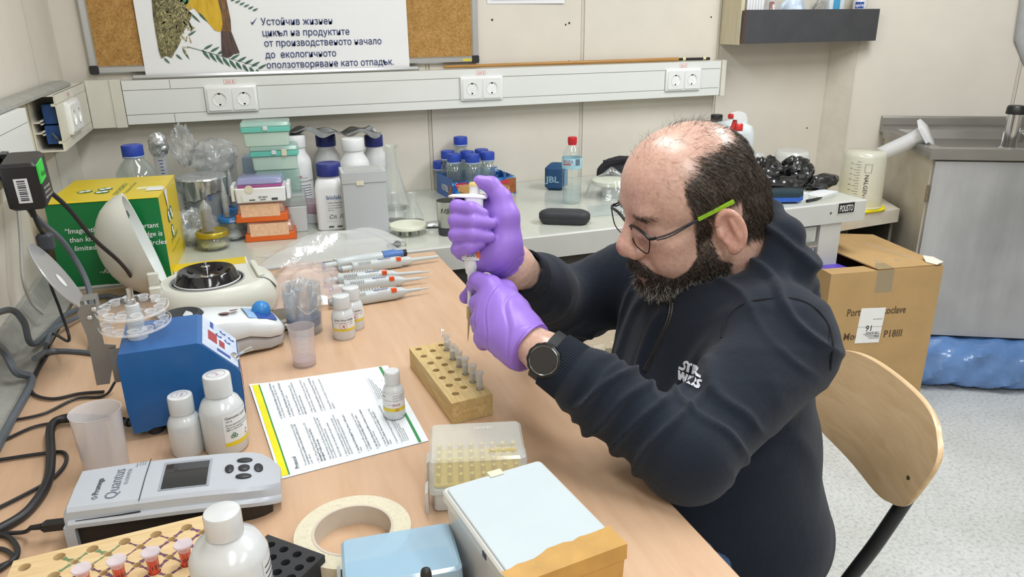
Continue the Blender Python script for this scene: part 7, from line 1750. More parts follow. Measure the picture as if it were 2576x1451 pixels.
rc = thing('rotator_cable', 'thick black mains cable with ribbed strain relief from the rotator', 'cable')
e0 = Vector((0.262, 1.092, DESK+0.026)); e1 = Vector(D_(212, 1050, 0.012))
MB().tube([e0, e0.lerp(e1, 0.5), e1], 0.0048, 10).build('strain_relief', m_black, rc)
rbm = MB()
for k in range(7): c_ = e0.lerp(e1, 0.12+0.12*k); d_ = (e1-e0).normalized()*0.0022; rbm.tube([c_-d_, c_+d_], 0.0068, 10)
rbm.build('ribs', m_black, rc)
MB().tube(smooth_path([e1, D_(160, 1052, 0.012), D_(128, 1075, 0.012), D_(128, 1150, 0.010), D_(118, 1215, 0.008), D_(70, 1285, 0.006), D_(0, 1330, 0.006), D_(-90, 1370, 0.006)]), 0.0062, 12).build('lead', m_cab, rc)
cable('thin black loop of cable lying beside the big beaker', [D_(-60, 1165), D_(0, 1156), D_(110, 1140), D_(160, 1138), D_(165, 1165), D_(130, 1205), D_(60, 1245), D_(-30, 1290)], 0.0026)
cable('thin black cable crossing under the mains cable', [D_(-60, 1095), D_(10, 1105), D_(90, 1072), D_(180, 1058), D_(270, 1045, 0.006)], 0.0024)
uc = thing('usb_cable', 'black cable with rectangular plug entering the fluorometer', 'cable')
u0 = Vector(D_(177, 1313, 0.016)); u1 = Vector(D_(128, 1325, 0.013))
dU = (Vector((0.214, 0.880, 0))-Vector((u1.x, u1.y, 0))).normalized()
pe = Vector((0.2105, 0.873, DESK+0.020)); ps = pe-dU*0.026
MB().loft([[tuple(c_+Vector((-dU.y, dU.x, 0))*a_*w_+Vector((0, 0, b_*w_))) for a_, b_ in ((-0.006, -0.0045), (0.006, -0.0045), (0.006, 0.0045), (-0.006, 0.0045))] for c_, w_ in ((ps-dU*0.004, 0.6), (ps, 1), (pe, 1))]).build('plug', m_black, uc, smooth=False)
MB().tube([ps-dU*0.004, ps-dU*0.016], [0.0038, 0.003], 10).build('strain_relief', m_black, uc)
MB().tube(smooth_path([ps-dU*0.015, D_(60, 1338, 0.008), D_(0, 1342), D_(-60, 1350)]), 0.0026, 8).build('lead', m_cab, uc)
cable('small black cable loop at the lower left corner', [D_(-40, 1345), D_(15, 1348), D_(42, 1375), D_(38, 1405), D_(0, 1425), D_(-40, 1440)], 0.0032)
cable('second small cable loop under the lower left one', [D_(-40, 1378), D_(10, 1382), D_(32, 1400), D_(18, 1420), D_(-30, 1450)], 0.0026)
# ================================================================== the seated person
def vlen(a): return np.sqrt((a*a).sum(-1))
def s_cone(P, a, b, ra, rb):
    a = np.asarray(a, float); b = np.asarray(b, float); ba = b-a; pa = P-a
    h = np.clip((pa @ ba)/(ba @ ba), 0, 1)
    return vlen(pa-h[:, None]*ba)-(ra+(rb-ra)*h)
def s_ell(P, c, r, Rm=None):
    q = P-np.asarray(c, float)
    if Rm is not None: q = q @ Rm
    r = np.asarray(r, float)
    k0 = vlen(q/r); k1 = vlen(q/(r*r))
    return k0*(k0-1.0)/np.maximum(k1, 1e-9)
def s_box(P, c, h, rr, Rm=None):
    q = P-np.asarray(c, float)
    if Rm is not None: q = q @ Rm
    d = np.abs(q)-(np.asarray(h, float)-rr)
    return vlen(np.maximum(d, 0))+np.minimum(d.max(-1), 0)-rr
def s_tor(P, c, R_, r, Rm, sx=1.0):
    q = (P-np.asarray(c, float)) @ Rm
    q = q.copy(); q[:, 0] /= sx
    return np.sqrt((np.sqrt(q[:, 0]**2+q[:, 1]**2)-R_)**2+q[:, 2]**2)-r
def smin(a, b, k):
    h = np.clip(0.5+0.5*(b-a)/k, 0, 1); return b+(a-b)*h-k*h*(1-h)
def smax(a, b, k): return -smin(-a, -b, k)
def sdf_grid(fn, lo, hi, h, B=12, slack=1.6):
    lo = np.asarray(lo, float); n = np.ceil((np.asarray(hi)-lo)/h/B).astype(int)
    N = n*B+1
    V = np.full(tuple(N), 1.0, np.float32)
    bi = np.stack(np.meshgrid(*[np.arange(k) for k in n], indexing='ij'), -1).reshape(-1, 3)
    cen = lo+(bi*B+B/2)*h
    d = fn(cen); rad = B*h*0.87
    off = np.stack(np.meshgrid(*[np.arange(B+1)]*3, indexing='ij'), -1).reshape(-1, 3)
    far = np.abs(d) > rad*slack+0.01
    for i in np.nonzero(far)[0]:
        if d[i] < 0:
            a = bi[i]*B; V[a[0]:a[0]+B+1, a[1]:a[1]+B+1, a[2]:a[2]+B+1] = -1.0
    act = np.nonzero(~far)[0]
    for s in range(0, len(act), 150):
        ii = act[s:s+150]
        pts = (bi[ii]*B)[:, None, :]+off[None]
        val = fn(lo+pts.reshape(-1, 3)*h).reshape(len(ii), -1)
        for k, i in enumerate(ii):
            a = bi[i]*B
            V[a[0]:a[0]+B+1, a[1]:a[1]+B+1, a[2]:a[2]+B+1] = val[k].reshape(B+1, B+1, B+1)
    return V, lo, h
def surface_net(V, lo, h):
    ins = V < 0
    nx, ny, nz = (k-1 for k in V.shape)
    cnt = np.zeros((nx, ny, nz), np.int8)
    for dx in (0, 1):
        for dy in (0, 1):
            for dz in (0, 1): cnt += ins[dx:dx+nx, dy:dy+ny, dz:dz+nz]
    act = np.argwhere((cnt > 0) & (cnt < 8))
    idx = np.full((nx, ny, nz), -1, np.int64); idx[act[:, 0], act[:, 1], act[:, 2]] = np.arange(len(act))
    acc = np.zeros((len(act), 3)); wn = np.zeros(len(act))
    C8 = [(a, b, c) for a in (0, 1) for b in (0, 1) for c in (0, 1)]
    for a in C8:
        for ax in range(3):
            if a[ax]: continue
            b = list(a); b[ax] = 1
            va = V[act[:, 0]+a[0], act[:, 1]+a[1], act[:, 2]+a[2]]; vb = V[act[:, 0]+b[0], act[:, 1]+b[1], act[:, 2]+b[2]]
            m = (va < 0) != (vb < 0)
            t = np.where(m, va/np.where(m, va-vb, 1), 0)
            p = np.tile(np.array(a, float), (len(act), 1)); p[:, ax] += t
            acc[m] += p[m]; wn += m
    vs = lo+(act+acc/wn[:, None])*h
    faces = []
    for ax in range(3):
        u, v = (ax+1) % 3, (ax+2) % 3
        sl0 = [slice(None)]*3; sl1 = [slice(None)]*3
        sl0[ax] = slice(0, -1); sl1[ax] = slice(1, None)
        a = ins[tuple(sl0)]; b = ins[tuple(sl1)]
        e = np.argwhere(a != b)
        e = e[(e[:, u] > 0) & (e[:, v] > 0) & (e[:, u] < V.shape[u]-1) & (e[:, v] < V.shape[v]-1)]
        flip = a[e[:, 0], e[:, 1], e[:, 2]]
        def cell(du, dv):
            c = e.copy(); c[:, u] += du; c[:, v] += dv
            return idx[c[:, 0], c[:, 1], c[:, 2]]
        q = np.stack([cell(-1, -1), cell(0, -1), cell(0, 0), cell(-1, 0)], 1)
        q[~flip] = q[~flip][:, ::-1]
        faces.append(q)
    f = np.concatenate(faces)
    return vs, f[(f >= 0).all(1)]
def sdf_mesh(fn, lo, hi, h, project=True):
    V, lo, h = sdf_grid(fn, lo, hi, h)
    vs, fs = surface_net(V, lo, h)
    return vs, fs
def vnormals(vs, fs):
    n = np.zeros_like(vs)
    fn_ = np.cross(vs[fs[:, 2]]-vs[fs[:, 0]], vs[fs[:, 3]]-vs[fs[:, 1]])
    for k in range(4): np.add.at(n, fs[:, k], fn_)
    return n/np.maximum(vlen(n), 1e-12)[:, None]
def relax(vs, fs, it=2, lam=0.5):
    e = np.concatenate([fs[:, [0, 1]], fs[:, [1, 2]], fs[:, [2, 3]], fs[:, [3, 0]]])
    deg = np.bincount(e[:, 0], minlength=len(vs))[:, None]+np.bincount(e[:, 1], minlength=len(vs))[:, None]
    for _ in range(it):
        s = np.zeros_like(vs); np.add.at(s, e[:, 0], vs[e[:, 1]]); np.add.at(s, e[:, 1], vs[e[:, 0]])
        vs = vs*(1-lam)+lam*s/np.maximum(deg, 1)
    return vs
def np_mesh(name, vs, fs, mat, parent=None, colors=None, smooth=True):
    me = bpy.data.meshes.new(name)
    me.vertices.add(len(vs)); me.vertices.foreach_set('co', np.asarray(vs, np.float32).ravel())
    k = fs.shape[1]
    me.loops.add(len(fs)*k); me.loops.foreach_set('vertex_index', fs.astype(np.int32).ravel())
    me.polygons.add(len(fs)); me.polygons.foreach_set('loop_start', np.arange(0, len(fs)*k, k, dtype=np.int32))
    me.polygons.foreach_set('loop_total', np.full(len(fs), k, np.int32))
    me.polygons.foreach_set('use_smooth', np.full(len(fs), smooth))
    me.update(calc_edges=True)
    if colors is not None:
        at = me.color_attributes.new('tone', 'FLOAT_COLOR', 'POINT')
        at.data.foreach_set('color', np.concatenate([colors, np.ones((len(vs), 1))], 1).astype(np.float32).ravel())
    me.materials.append(mat)
    o = bpy.data.objects.new(name, me); COL.objects.link(o)
    if parent is not None: o.parent = parent
    return o
class Noise:
    def __init__(self, seed, n=24, scale=1.0):
        rs = np.random.RandomState(seed); self.k = rs.randn(n, 3)*scale; self.p = rs.rand(n)*6.283; self.n = n
    def __call__(self, P): return np.sin(P @ self.k.T+self.p).sum(1)/math.sqrt(self.n/2)
def nv(v): return np.array([v[0], v[1], v[2]], float)

# ---------------------------------------------------------------- skeleton
HS = 1.04
HT = np.array([1.0897, 0.9476, 1.0517])
_y, _p, _rl = math.radians(174.1), math.radians(15.3), math.radians(-6.0)
_hf = np.array([math.cos(_y)*math.cos(_p), math.sin(_y)*math.cos(_p), -math.sin(_p)])
_hl = np.array([-math.sin(_y), math.cos(_y), 0]); _hu = np.cross(_hf, _hl)
_hl = _hl*math.cos(_rl)+_hu*math.sin(_rl); _hu = np.cross(_hf, _hl)
HR = np.array([_hf, _hl, _hu]).T
def h2w(p): return HT+HS*(np.asarray(p, float) @ HR.T)
def w2h(P): return ((P-HT) @ HR)/HS
NB = np.array([1.172, 0.958, 0.940])
LS = nv(at_d(1968, 868, 1.07)); RS = nv(at_d(1690, 668, 1.36))
LE = nv(at_d(1728, 1142, 0.95)); LW = nv(at_d(1382, 897, 1.0))
RE = nv(at_d(1420, 772, 1.40)); RW = nv(at_d(1290, 668, 1.165))

# ---------------------------------------------------------------- materials
def skin_mat():
    m, nt, b, out = newmat('skin')
    a = node(nt, 'ShaderNodeVertexColor'); a.layer_name = 'tone'
    n = noise(nt, coords(nt), 160, 4, 0.7)
    mx = node(nt, 'ShaderNodeMixRGB', blend_type='MULTIPLY'); mx.inputs['Fac'].default_value = 1
    nt.links.new(a.outputs['Color'], mx.inputs[1])
    nt.links.new(ramp(nt, n.outputs['Fac'], [(0.3, 'e4d8d4'), (0.7, 'ffffff')]), mx.inputs[2])
    nt.links.new(mx.outputs[0], b.inputs['Base Color'])
    b.inputs['Roughness'].default_value = 0.30
    b.inputs['Specular IOR Level'].default_value = 0.6
    b.inputs['Subsurface Weight'].default_value = 0.12; b.inputs['Subsurface Radius'].default_value = (0.8, 0.3, 0.15); b.inputs['Subsurface Scale'].default_value = 0.005
    n2 = noise(nt, coords(nt), 650, 3); bump(nt, b, n2.outputs['Fac'], 0.10)
    return m
m_skin = skin_mat()
def strand_mat(name, cols, rough=0.45):
    m, nt, b, out = newmat(name)
    n = noise(nt, coords(nt), 260, 2)
    nt.links.new(ramp(nt, n.outputs['Fac'], cols), b.inputs['Base Color']); b.inputs['Roughness'].default_value = rough
    return m
m_hair = strand_mat('dark_hair', [(0.35, '322a26'), (0.55, '4c4139'), (0.72, '72665c')])
m_beard = strand_mat('dark_beard', [(0.35, '2a2421'), (0.55, '463d37'), (0.72, '6c625a')])
m_greyhair = strand_mat('grey_hair', [(0.3, '8e8a84'), (0.7, 'b9b5ae')])
def cloth_mat(name, c, var, weave=1500, bstr=0.25, sheen=0.25, rough=0.9):
    m, nt, b, out = newmat(name)
    v = coords(nt); n = noise(nt, v, 12, 4, 0.6); n2 = noise(nt, v, weave, 2)
    cc = lin(c); r = node(nt, 'ShaderNodeValToRGB')
    r.color_ramp.elements[0].color = tuple(x*(1-var) for x in cc[:3])+(1,); r.color_ramp.elements[1].color = tuple(x*(1+var) for x in cc[:3])+(1,)
    nt.links.new(n.outputs['Fac'], r.inputs['Fac']); nt.links.new(r.outputs['Color'], b.inputs['Base Color'])
    b.inputs['Roughness'].default_value = rough; b.inputs['Sheen Weight'].default_value = sheen; b.inputs['Sheen Roughness'].default_value = 0.6
    b.inputs['Specular IOR Level'].default_value = 0.2
    n3 = noise(nt, v, 55, 5, 0.65); ad = node(nt, 'ShaderNodeMath', operation='MULTIPLY_ADD'); ad.inputs[1].default_value = 3.0
    nt.links.new(n3.outputs['Fac'], ad.inputs[0]); nt.links.new(n2.outputs['Fac'], ad.inputs[2])
    bump(nt, b, ad.outputs[0], bstr, 0.0012)
    return m
m_hood = cloth_mat('navy_sweat_fabric', '161f2c', 0.18, 900, 0.35, 0.10)
m_jean = cloth_mat('denim', '35537e', 0.25, 1200, 0.4)
m_glove = M('nitrile_purple', '9a76d8', 0.42, var=0.05, vscale=25, bmp=0.35, bscale=60, spec=0.4)

person = thing('person', 'seated person in a dark navy hoodie and purple gloves pipetting at the desk', 'person', (1.2, 0.92, 0.45))
person_inv = Matrix.Translation((-1.2, -0.92, -0.45))
def put(o):
    o.parent = person; o.matrix_parent_inverse = person_inv; return o

# ---------------------------------------------------------------- head
def rotm(ax, deg): return np.array(Matrix.Rotation(math.radians(deg), 3, ax))
EARR = {s: rotm('Z', -s*26) @ rotm('Y', 12) for s in (1, -1)}
def head_sdf(Pw):
    P = w2h(Pw)
    d = s_ell(P, (-0.003, 0, 0.048), (0.091, 0.077, 0.083))
    d = smin(d, s_ell(P, (0.030, 0, 0.050), (0.064, 0.063, 0.066)), 0.03)
    d = smin(d, s_ell(P, (0.036, 0, -0.028), (0.052, 0.055, 0.070)), 0.03)
    d = smin(d, s_ell(P, (-0.050, 0, 0.0), (0.042, 0.058, 0.055)), 0.03)
    for s in (1, -1):
        d = smin(d, s_cone(P, (0.0, s*0.050, -0.045), (0.066, s*0.020, -0.082), 0.020, 0.019), 0.02)
        d = smin(d, s_ell(P, (0.060, s*0.044, -0.010), (0.020, 0.019, 0.016)), 0.02)
        d = smin(d, s_ell(P, (0.058, s*0.036, -0.040), (0.026, 0.022, 0.026)), 0.02)
    d = smin(d, s_ell(P, (0.074, 0, -0.084), (0.024, 0.026, 0.019)), 0.02)
    d = smin(d, s_cone(P, (0.080, -0.030, 0.036), (0.080, 0.030, 0.036), 0.0135, 0.0135), 0.016)
    for s in (1, -1):
        d = smax(d, -s_ell(P, (0.098, s*0.032, 0.013), (0.018, 0.019, 0.014)), 0.012)
        d = smin(d, s_ell(P, (0.0745, s*0.032, 0.012), (0.0135, 0.0155, 0.0125)), 0.006)
        d = smin(d, s_cone(P, (0.089, s*0.012, 0.0005), (0.082, s*0.040, -0.002), 0.003, 0.004), 0.010)
    # nose
    d = smin(d, s_cone(P, (0.089, 0, 0.024), (0.108, 0, -0.012), 0.0095, 0.0130), 0.012)
    d = smin(d, s_ell(P, (0.1085, 0, -0.021), (0.0145, 0.0160, 0.0135)), 0.010)
    for s in (1, -1): d = smin(d, s_ell(P, (0.100, s*0.0155, -0.026), (0.0130, 0.0088, 0.0105)), 0.006)
    for s in (1, -1): d = smax(d, -s_ell(P, (0.106, s*0.0075, -0.036), (0.0062, 0.0040, 0.0050)), 0.003)
    # lips
    d = smin(d, s_ell(P, (0.086, 0, -0.055), (0.018, 0.028, 0.016)), 0.012)
    d = smin(d, s_cone(P, (0.095, -0.016, -0.0600), (0.095, 0.016, -0.0600), 0.0055, 0.0055), 0.006)
    d = smin(d, s_cone(P, (0.094, -0.013, -0.0700), (0.094, 0.013, -0.0700), 0.0062, 0.0062), 0.006)
    d = smax(d, -s_cone(P, (0.101, -0.020, -0.0655), (0.101, 0.020, -0.0655), 0.0018, 0.0018), 0.003)
    # ears
    for s in (1, -1):
        E = EARR[s]; c = np.array([-0.012, s*0.086, -0.001])
        e = s_ell(P, c, (0.0200, 0.0085, 0.0320), E)
        e = smax(e, -s_ell(P, c+E @ np.array([0.003, s*0.0075, 0.004]), (0.0135, 0.0075, 0.0215), E), 0.004)
        Q = (P-c) @ E
        ring = np.sqrt((np.sqrt((Q[:, 0]/0.0175)**2+(Q[:, 2]/0.0292)**2)-1.0)**2*0.0225**2+(Q[:, 1]-s*0.003)**2)-0.0036
        ring = np.where((Q[:, 0] > 0.006) & (Q[:, 2] < 0.012), ring+0.006, ring)
        e = smin(e, ring, 0.003)
        an = s_cone(P, c+E @ np.array([-0.004, s*0.004, 0.014]), c+E @ np.array([-0.006, s*0.004, -0.014]), 0.0028, 0.0034)
        e = smin(e, an, 0.004)
        e = smin(e, s_ell(P, c+E @ np.array([0.004, s*0.001, -0.0295]), (0.0100, 0.0060, 0.0100)), 0.006)
        e = smin(e, s_ell(P, c+E @ np.array([0.0145, s*0.001, -0.002]), (0.0055, 0.0060, 0.0075)), 0.005)
        d = smin(d, e, 0.007)
    # neck
    nb = w2h(NB[None])[0]
    d = smin(d, s_cone(P, (-0.022, 0, -0.040), nb+np.array([0.0, 0, 0.02]), 0.056, 0.064), 0.03)
    d = smin(d, s_cone(P, (-0.070, 0, 0.0), nb+np.array([-0.02, 0, 0.0]), 0.045, 0.060), 0.03)
    return d*HS
lo = HT-np.array([0.16, 0.15, 0.17]); hi = HT+np.array([0.16, 0.15, 0.17])
hv, hf_ = sdf_mesh(head_sdf, lo, hi, 0.0024)
hv = relax(hv, hf_, 1, 0.3)
hl_ = w2h(hv); hn_ = vnormals(hv, hf_); hnl = hn_ @ HR
def sst(x, a, b): t = np.clip((x-a)/(b-a), 0, 1); return t*t*(3-2*t)
N1, N2, N3 = Noise(1, 24, 40), Noise(2, 24, 110), Noise(3, 30, 14)
def hair_mask(L):
    """1 where the head carries hair: the wreath round the sides and back"""
    x, y, z = L[:, 0], np.abs(L[:, 1]), L[:, 2]
    w = 0.006*N1(L)
    top_edge = 0.109-0.55*np.clip(x+0.005, 0, 1)+0.30*np.clip(-x-0.05, 0, 1)
    m = 1-sst(z+w, top_edge-0.022, top_edge+0.006)
    front = 0.038-0.06*np.clip(z-0.05, 0, 1)-0.12*np.clip(0.02-z, 0, 1)
    m *= 1-sst(x+w*0.6, front-0.004, front+0.004)
    low = np.where(x > -0.028, np.where(x > 0.006, -0.045, 0.026), -0.035-0.15*np.clip(-x-0.03, 0, 0.1))
    m *= sst(z+w*0.4, low-0.003, low+0.003)
    m *= sst(y+0.9*np.clip(-x-0.05, 0, 1)*2, 0.030, 0.045)
    m = np.where((x > -0.042) & (x < 0.010) & (z < 0.036) & (z > -0.05), 0, m)
    m = np.where((y > 0.0835) & (z < 0.05), 0, m)
    return m
def beard_mask(L):
    x, y, z = L[:, 0], np.abs(L[:, 1]), L[:, 2]
    w = 0.003*N1(L)
    # upper limit: from sideburn down to the corner of the moustache
    up = np.interp(x, [-0.02, 0.008, 0.022, 0.045, 0.065, 0.085, 0.094, 0.11], [-0.04, -0.03, -0.030, -0.056, -0.070, -0.060, -0.046, -0.043])
    m = 1-sst(z+w, up-0.003, up+0.003)
    back = np.interp(z, [-0.12, -0.07, -0.05, -0.03], [-0.02, -0.016, 0.0, 0.006])
    m *= sst(x+w, back-0.003, back+0.004)
    m *= sst(z-0.25*(x-0.03), -0.118, -0.104)
    lip = ((y/0.022)**2+((z+0.0690)/0.0095)**2 < 1) & (x > 0.078)
    soul = ((y-0.014)/0.008)**2+((z+0.082)/0.006)**2 < 1
    m = np.where(lip, 0, m); m = np.where(soul & (x > 0.07), 0.25*m, m)
    return m
hm, bm = hair_mask(hl_), beard_mask(hl_)
# colouring: warm skin, redder nose, ears and crown, darker where hair grows
base = np.array([0.69, 0.445, 0.355]); pale = np.array([0.77, 0.54, 0.45]); red = np.array([0.72, 0.35, 0.28]); dk_ = np.array([0.055, 0.045, 0.040])
t = np.clip(0.5+0.35*N3(hl_), 0, 1)[:, None]; colr = base*(1-t)+pale*t
x, y, z = hl_[:, 0], np.abs(hl_[:, 1]), hl_[:, 2]
k = np.exp(-((x-0.108)**2+y**2+(z+0.018)**2)/0.018**2)*0.7+0.55*sst(y, 0.078, 0.086)*(np.abs(z) < 0.05)+0.30*np.exp(-((x-0.058)**2+(y-0.045)**2+(z+0.012)**2)/0.02**2)
k = np.clip(k, 0, 1)[:, None]; colr = colr*(1-k)+red*k
lip = np.exp(-((y/0.018)**4+((z+0.070)/0.0055)**4))*(x > 0.085); colr = colr*(1-0.6*lip[:, None])+np.array([0.50, 0.22, 0.19])*0.6*lip[:, None]
hd_ = np.clip(np.maximum(hm*0.62, bm*0.8), 0, 1)[:, None]; colr = colr*(1-hd_)+dk_*hd_
thin = 0.22*np.clip(sst(-x, -0.03, 0.06)*sst(z, 0.07, 0.10), 0, 1)[:, None]*np.clip(0.6+0.4*N2(hl_), 0, 1)[:, None]; colr = colr*(1-thin)+np.array([0.25, 0.17, 0.13])*thin
br = np.exp(-(((x-0.090)/0.014)**2+((y-0.033)/0.018)**4+((z-0.0335+0.10*(y-0.033)**1)/0.0042)**2)); br = br[:, None]*0.30; colr = colr*(1-br)+dk_*br
# forearms and wrists, part of the same body mesh
def axis(a, b): v = b-a; return v/np.linalg.norm(v)
LHD = axis(LW, nv(at_d(1240, 800, 1.075))); RHD = axis(RW, nv(at_d(1232, 590, 1.12)))
def body_sdf(P):
    d = s_cone(P, LW-axis(LE, LW)*0.10, LW, 0.037, 0.0285)
    d = smin(d, s_cone(P, LW, LW+LHD*0.05, 0.0285, 0.027), 0.015)
    d = smin(d, s_cone(P, LE, LW-axis(LE, LW)*0.10, 0.042, 0.037), 0.02)
    d = smin(d, s_cone(P, LS, LE, 0.052, 0.042), 0.02)
    d = smin(d, s_cone(P, RW, RW+RHD*0.03, 0.030, 0.028), 0.015)
    d = smin(d, s_cone(P, RE, RW, 0.042, 0.030), 0.02)
    d = smin(d, s_cone(P, RS, RE, 0.052, 0.042), 0.02)
    d = smin(d, s_cone(P, LS, RS, 0.058, 0.058), 0.03)
    d = smin(d, s_ell(P, (1.185, 0.945, 0.80), (0.10, 0.15, 0.15)), 0.04)
    d = smin(d, s_cone(P, NB+np.array([0, 0, -0.03]), (1.18, 0.95, 0.85), 0.062, 0.09), 0.03)
    return d
pts = np.array([LS, LE, LW+LHD*0.06, RS, RE, RW+RHD*0.05, [1.185, 0.945, 0.64]])
av, af = sdf_mesh(body_sdf, pts.min(0)-0.08, np.array([1.32, 1.28, 0.985]), 0.0055)
av = relax(av, af, 1)
tt = np.clip(0.5+0.4*N3(av), 0, 1)[:, None]; ac = np.array([0.70, 0.47, 0.37])*(1-tt)+np.array([0.78, 0.56, 0.46])*tt
vs = np.concatenate([hv, av]); fs = np.concatenate([hf_, af+len(hv)]); cs = np.concatenate([colr, ac])
put(np_mesh('body', vs, fs, m_skin, None, cs))

# hair: a close dark shell plus strands lying over it
def shell_from(mask, thr, lift, name, mat):
    keep = (mask[hf_] > thr).all(1)
    f = hf_[keep]; u, inv = np.unique(f, return_inverse=True)
    v = hv[u]+hn_[u]*(lift*np.clip((mask[u]-thr)/(1-thr), 0, 1)[:, None])
    return v, inv.reshape(f.shape)
def strands(mask, count, seed, lenf, dirf, width, segs=4, curl=0.0, lift0=0.0, rise=0.55, keep=0.10):
    rs = np.random.RandomState(seed)
    fa = hf_[(mask[hf_].mean(1) > 0.02)]
    c = hv[fa].mean(1); ar = vlen(np.cross(hv[fa[:, 2]]-hv[fa[:, 0]], hv[fa[:, 3]]-hv[fa[:, 1]]))*np.clip(mask[fa].mean(1), 0, 1)
    pick = rs.choice(len(fa), count, p=ar/ar.sum())
    w4 = rs.dirichlet((1, 1, 1, 1), count)
    root = (hv[fa[pick]]*w4[:, :, None]).sum(1); nrm = (hn_[fa[pick]]*w4[:, :, None]).sum(1); nrm /= vlen(nrm)[:, None]
    L = w2h(root)
    ln = lenf(L, rs); dr = dirf(L, nrm, rs)
    pts = [root+nrm*lift0]
    cur = nrm*rise+dr*0.6; cur /= vlen(cur)[:, None]
    bend = rs.randn(count, 3)*curl
    for s in range(segs):
        cur = cur*0.55+dr*0.5+bend*(s+1)/segs; 
        nd = (cur*nrm).sum(1)[:, None]; cur = cur+nrm*np.clip(keep-nd, 0, 1)
        cur /= vlen(cur)[:, None]
        pts.append(pts[-1]+cur*(ln/segs)[:, None])
    side = np.cross(cur, rs.randn(count, 3)); side /= vlen(side)[:, None]
    vs, fs = [], []
    for s, p in enumerate(pts):
        wd = width*(1-0.85*(s/segs)**1.5)
        vs += [p-side*wd/2, p+side*wd/2]
    V = np.stack(vs, 1).reshape(-1, 3); n2 = 2*(segs+1)
    o = (np.arange(count)*n2)[:, None]
    for s in range(segs): fs.append(np.concatenate([o+2*s, o+2*s+1, o+2*s+3, o+2*s+2], 1))
    return V, np.concatenate(fs)
def hair_dir(L, n, rs):
    # combed back and down over the sides
    loc = np.stack([-0.42-0.35*sst(L[:, 2], 0.05, 0.10)+0*L[:, 0], 0*L[:, 0], -0.95+0.25*sst(L[:, 2], 0.06, 0.11)], 1)+rs.randn(len(L), 3)*0.11
    w = loc @ HR.T; w -= n*(w*n).sum(1)[:, None]
    return w/np.maximum(vlen(w), 1e-6)[:, None]
def beard_dir(L, n, rs):
    loc = np.stack([0.25-0.5*(L[:, 0] < 0.03), 0.25*np.sign(L[:, 1]), -0.85+0*L[:, 0]], 1)+rs.randn(len(L), 3)*0.35
    w = loc @ HR.T; w = w+n*0.55
    return w/np.maximum(vlen(w), 1e-6)[:, None]
def join(*parts):
    vs, fs, o = [], [], 0
    for v, f in parts: vs.append(v); fs.append(f+o); o += len(v)
    return np.concatenate(vs), np.concatenate(fs)
v, f = join(shell_from(hm, 0.9, 0.0012, '', None), strands(np.clip(hm, 0, 1)**1.3*np.clip(0.55+0.45*N2(hl_), 0.15, 1), 17000, 11, lambda L, r: 0.013+0.012*r.rand(len(L)), hair_dir, 0.0007, 3, 0.06, 0.0004, 0.22, 0.03))
o_ = put(np_mesh('hair', v, f, m_hair)); o_['kind'] = 'stuff'
topm = sst(hl_[:, 2], 0.055, 0.075)*(1-hm)*(hl_[:, 0] < 0.075)*(0.25+0.75*sst(-hl_[:, 0], -0.03, 0.03))
v, f = strands(topm, 700, 12, lambda L, r: 0.010+0.010*r.rand(len(L)), lambda L, n, r: (lambda w: w/np.maximum(vlen(w), 1e-6)[:, None])(hair_dir(L, n, r)+n*0.35+r.randn(len(L), 3)*0.5), 0.00034, 3, 0.15)
o_ = put(np_mesh('thin_top_hair', v, f, m_hair)); o_['kind'] = 'stuff'
# beard: full volume with curly strands
def blen(L, r):
    chin = np.exp(-((L[:, 0]-0.075)**2+L[:, 1]**2+(L[:, 2]+0.10)**2)/0.045**2)
    mo = np.exp(-((L[:, 2]+0.050)/0.010)**2)*(L[:, 0] > 0.08)
    return (0.0065+0.0085*chin+0.001*mo)*(0.6+0.8*r.rand(len(L)))
bt_ = bm*(0.3+0.7*np.clip(np.exp(-((hl_[:, 0]-0.072)**2+(hl_[:, 2]+0.105)**2)/0.05**2), 0, 1))
v, f = join(shell_from(bm, 0.55, 0.0022, '', None), strands(np.clip(bm+0.25*sst(-hl_[:, 2], 0.02, 0.06)*sst(hl_[:, 0], 0.0, 0.03)*(hl_[:, 0] < 0.08)*(bm > 0.002), 0, 1), 12000, 21, blen, beard_dir, 0.0008, 4, 0.5, 0.0))
o_ = put(np_mesh('beard', v, f, m_beard)); o_['kind'] = 'stuff'
v, f = strands(bm*sst(-hl_[:, 2], 0.07, 0.10), 4200, 22, lambda L, r: blen(L, r)*1.2, beard_dir, 0.0009, 5, 0.45)
o_ = put(np_mesh('grey_beard_hair', v, f, m_greyhair)); o_['kind'] = 'stuff'
bwm = np.exp(-(((hl_[:, 0]-0.088)/0.014)**2+((np.abs(hl_[:, 1])-0.034)/0.020)**4+((hl_[:, 2]-0.034)/0.0045)**2)); bwm = np.where(bwm > 0.3, bwm, 0)
v, f = strands(bwm, 330, 23, lambda L, r: 0.006+0.004*r.rand(len(L)), lambda L, n, r: (lambda w: w/np.maximum(vlen(w), 1e-6)[:, None])((np.stack([-0.5+0*L[:, 0], 0.8*np.sign(L[:, 1]), 0.1+0*L[:, 0]], 1)+r.randn(len(L), 3)*0.25) @ HR.T+n*0.2), 0.0006, 3)
o_ = put(np_mesh('eyebrows', v, f, m_hair)); o_['kind'] = 'stuff'
ey = MB()
for s in (1, -1):       # lowered lashes of the eyes looking down
    pe = []
    for q in (-0.013, -0.009, -0.004, 0.0, 0.004, 0.009, 0.013):
        kk = math.sqrt(max(0.0, 1-(q/0.0158)**2)); pe.append(h2w((0.0745+0.0137*kk*0.86+0.0003, s*0.032+q, 0.012-0.0127*kk*0.50)))
    ey.tube(pe, 0.0007*HS, 6)
put(ey.build('eyelashes', m_hair))

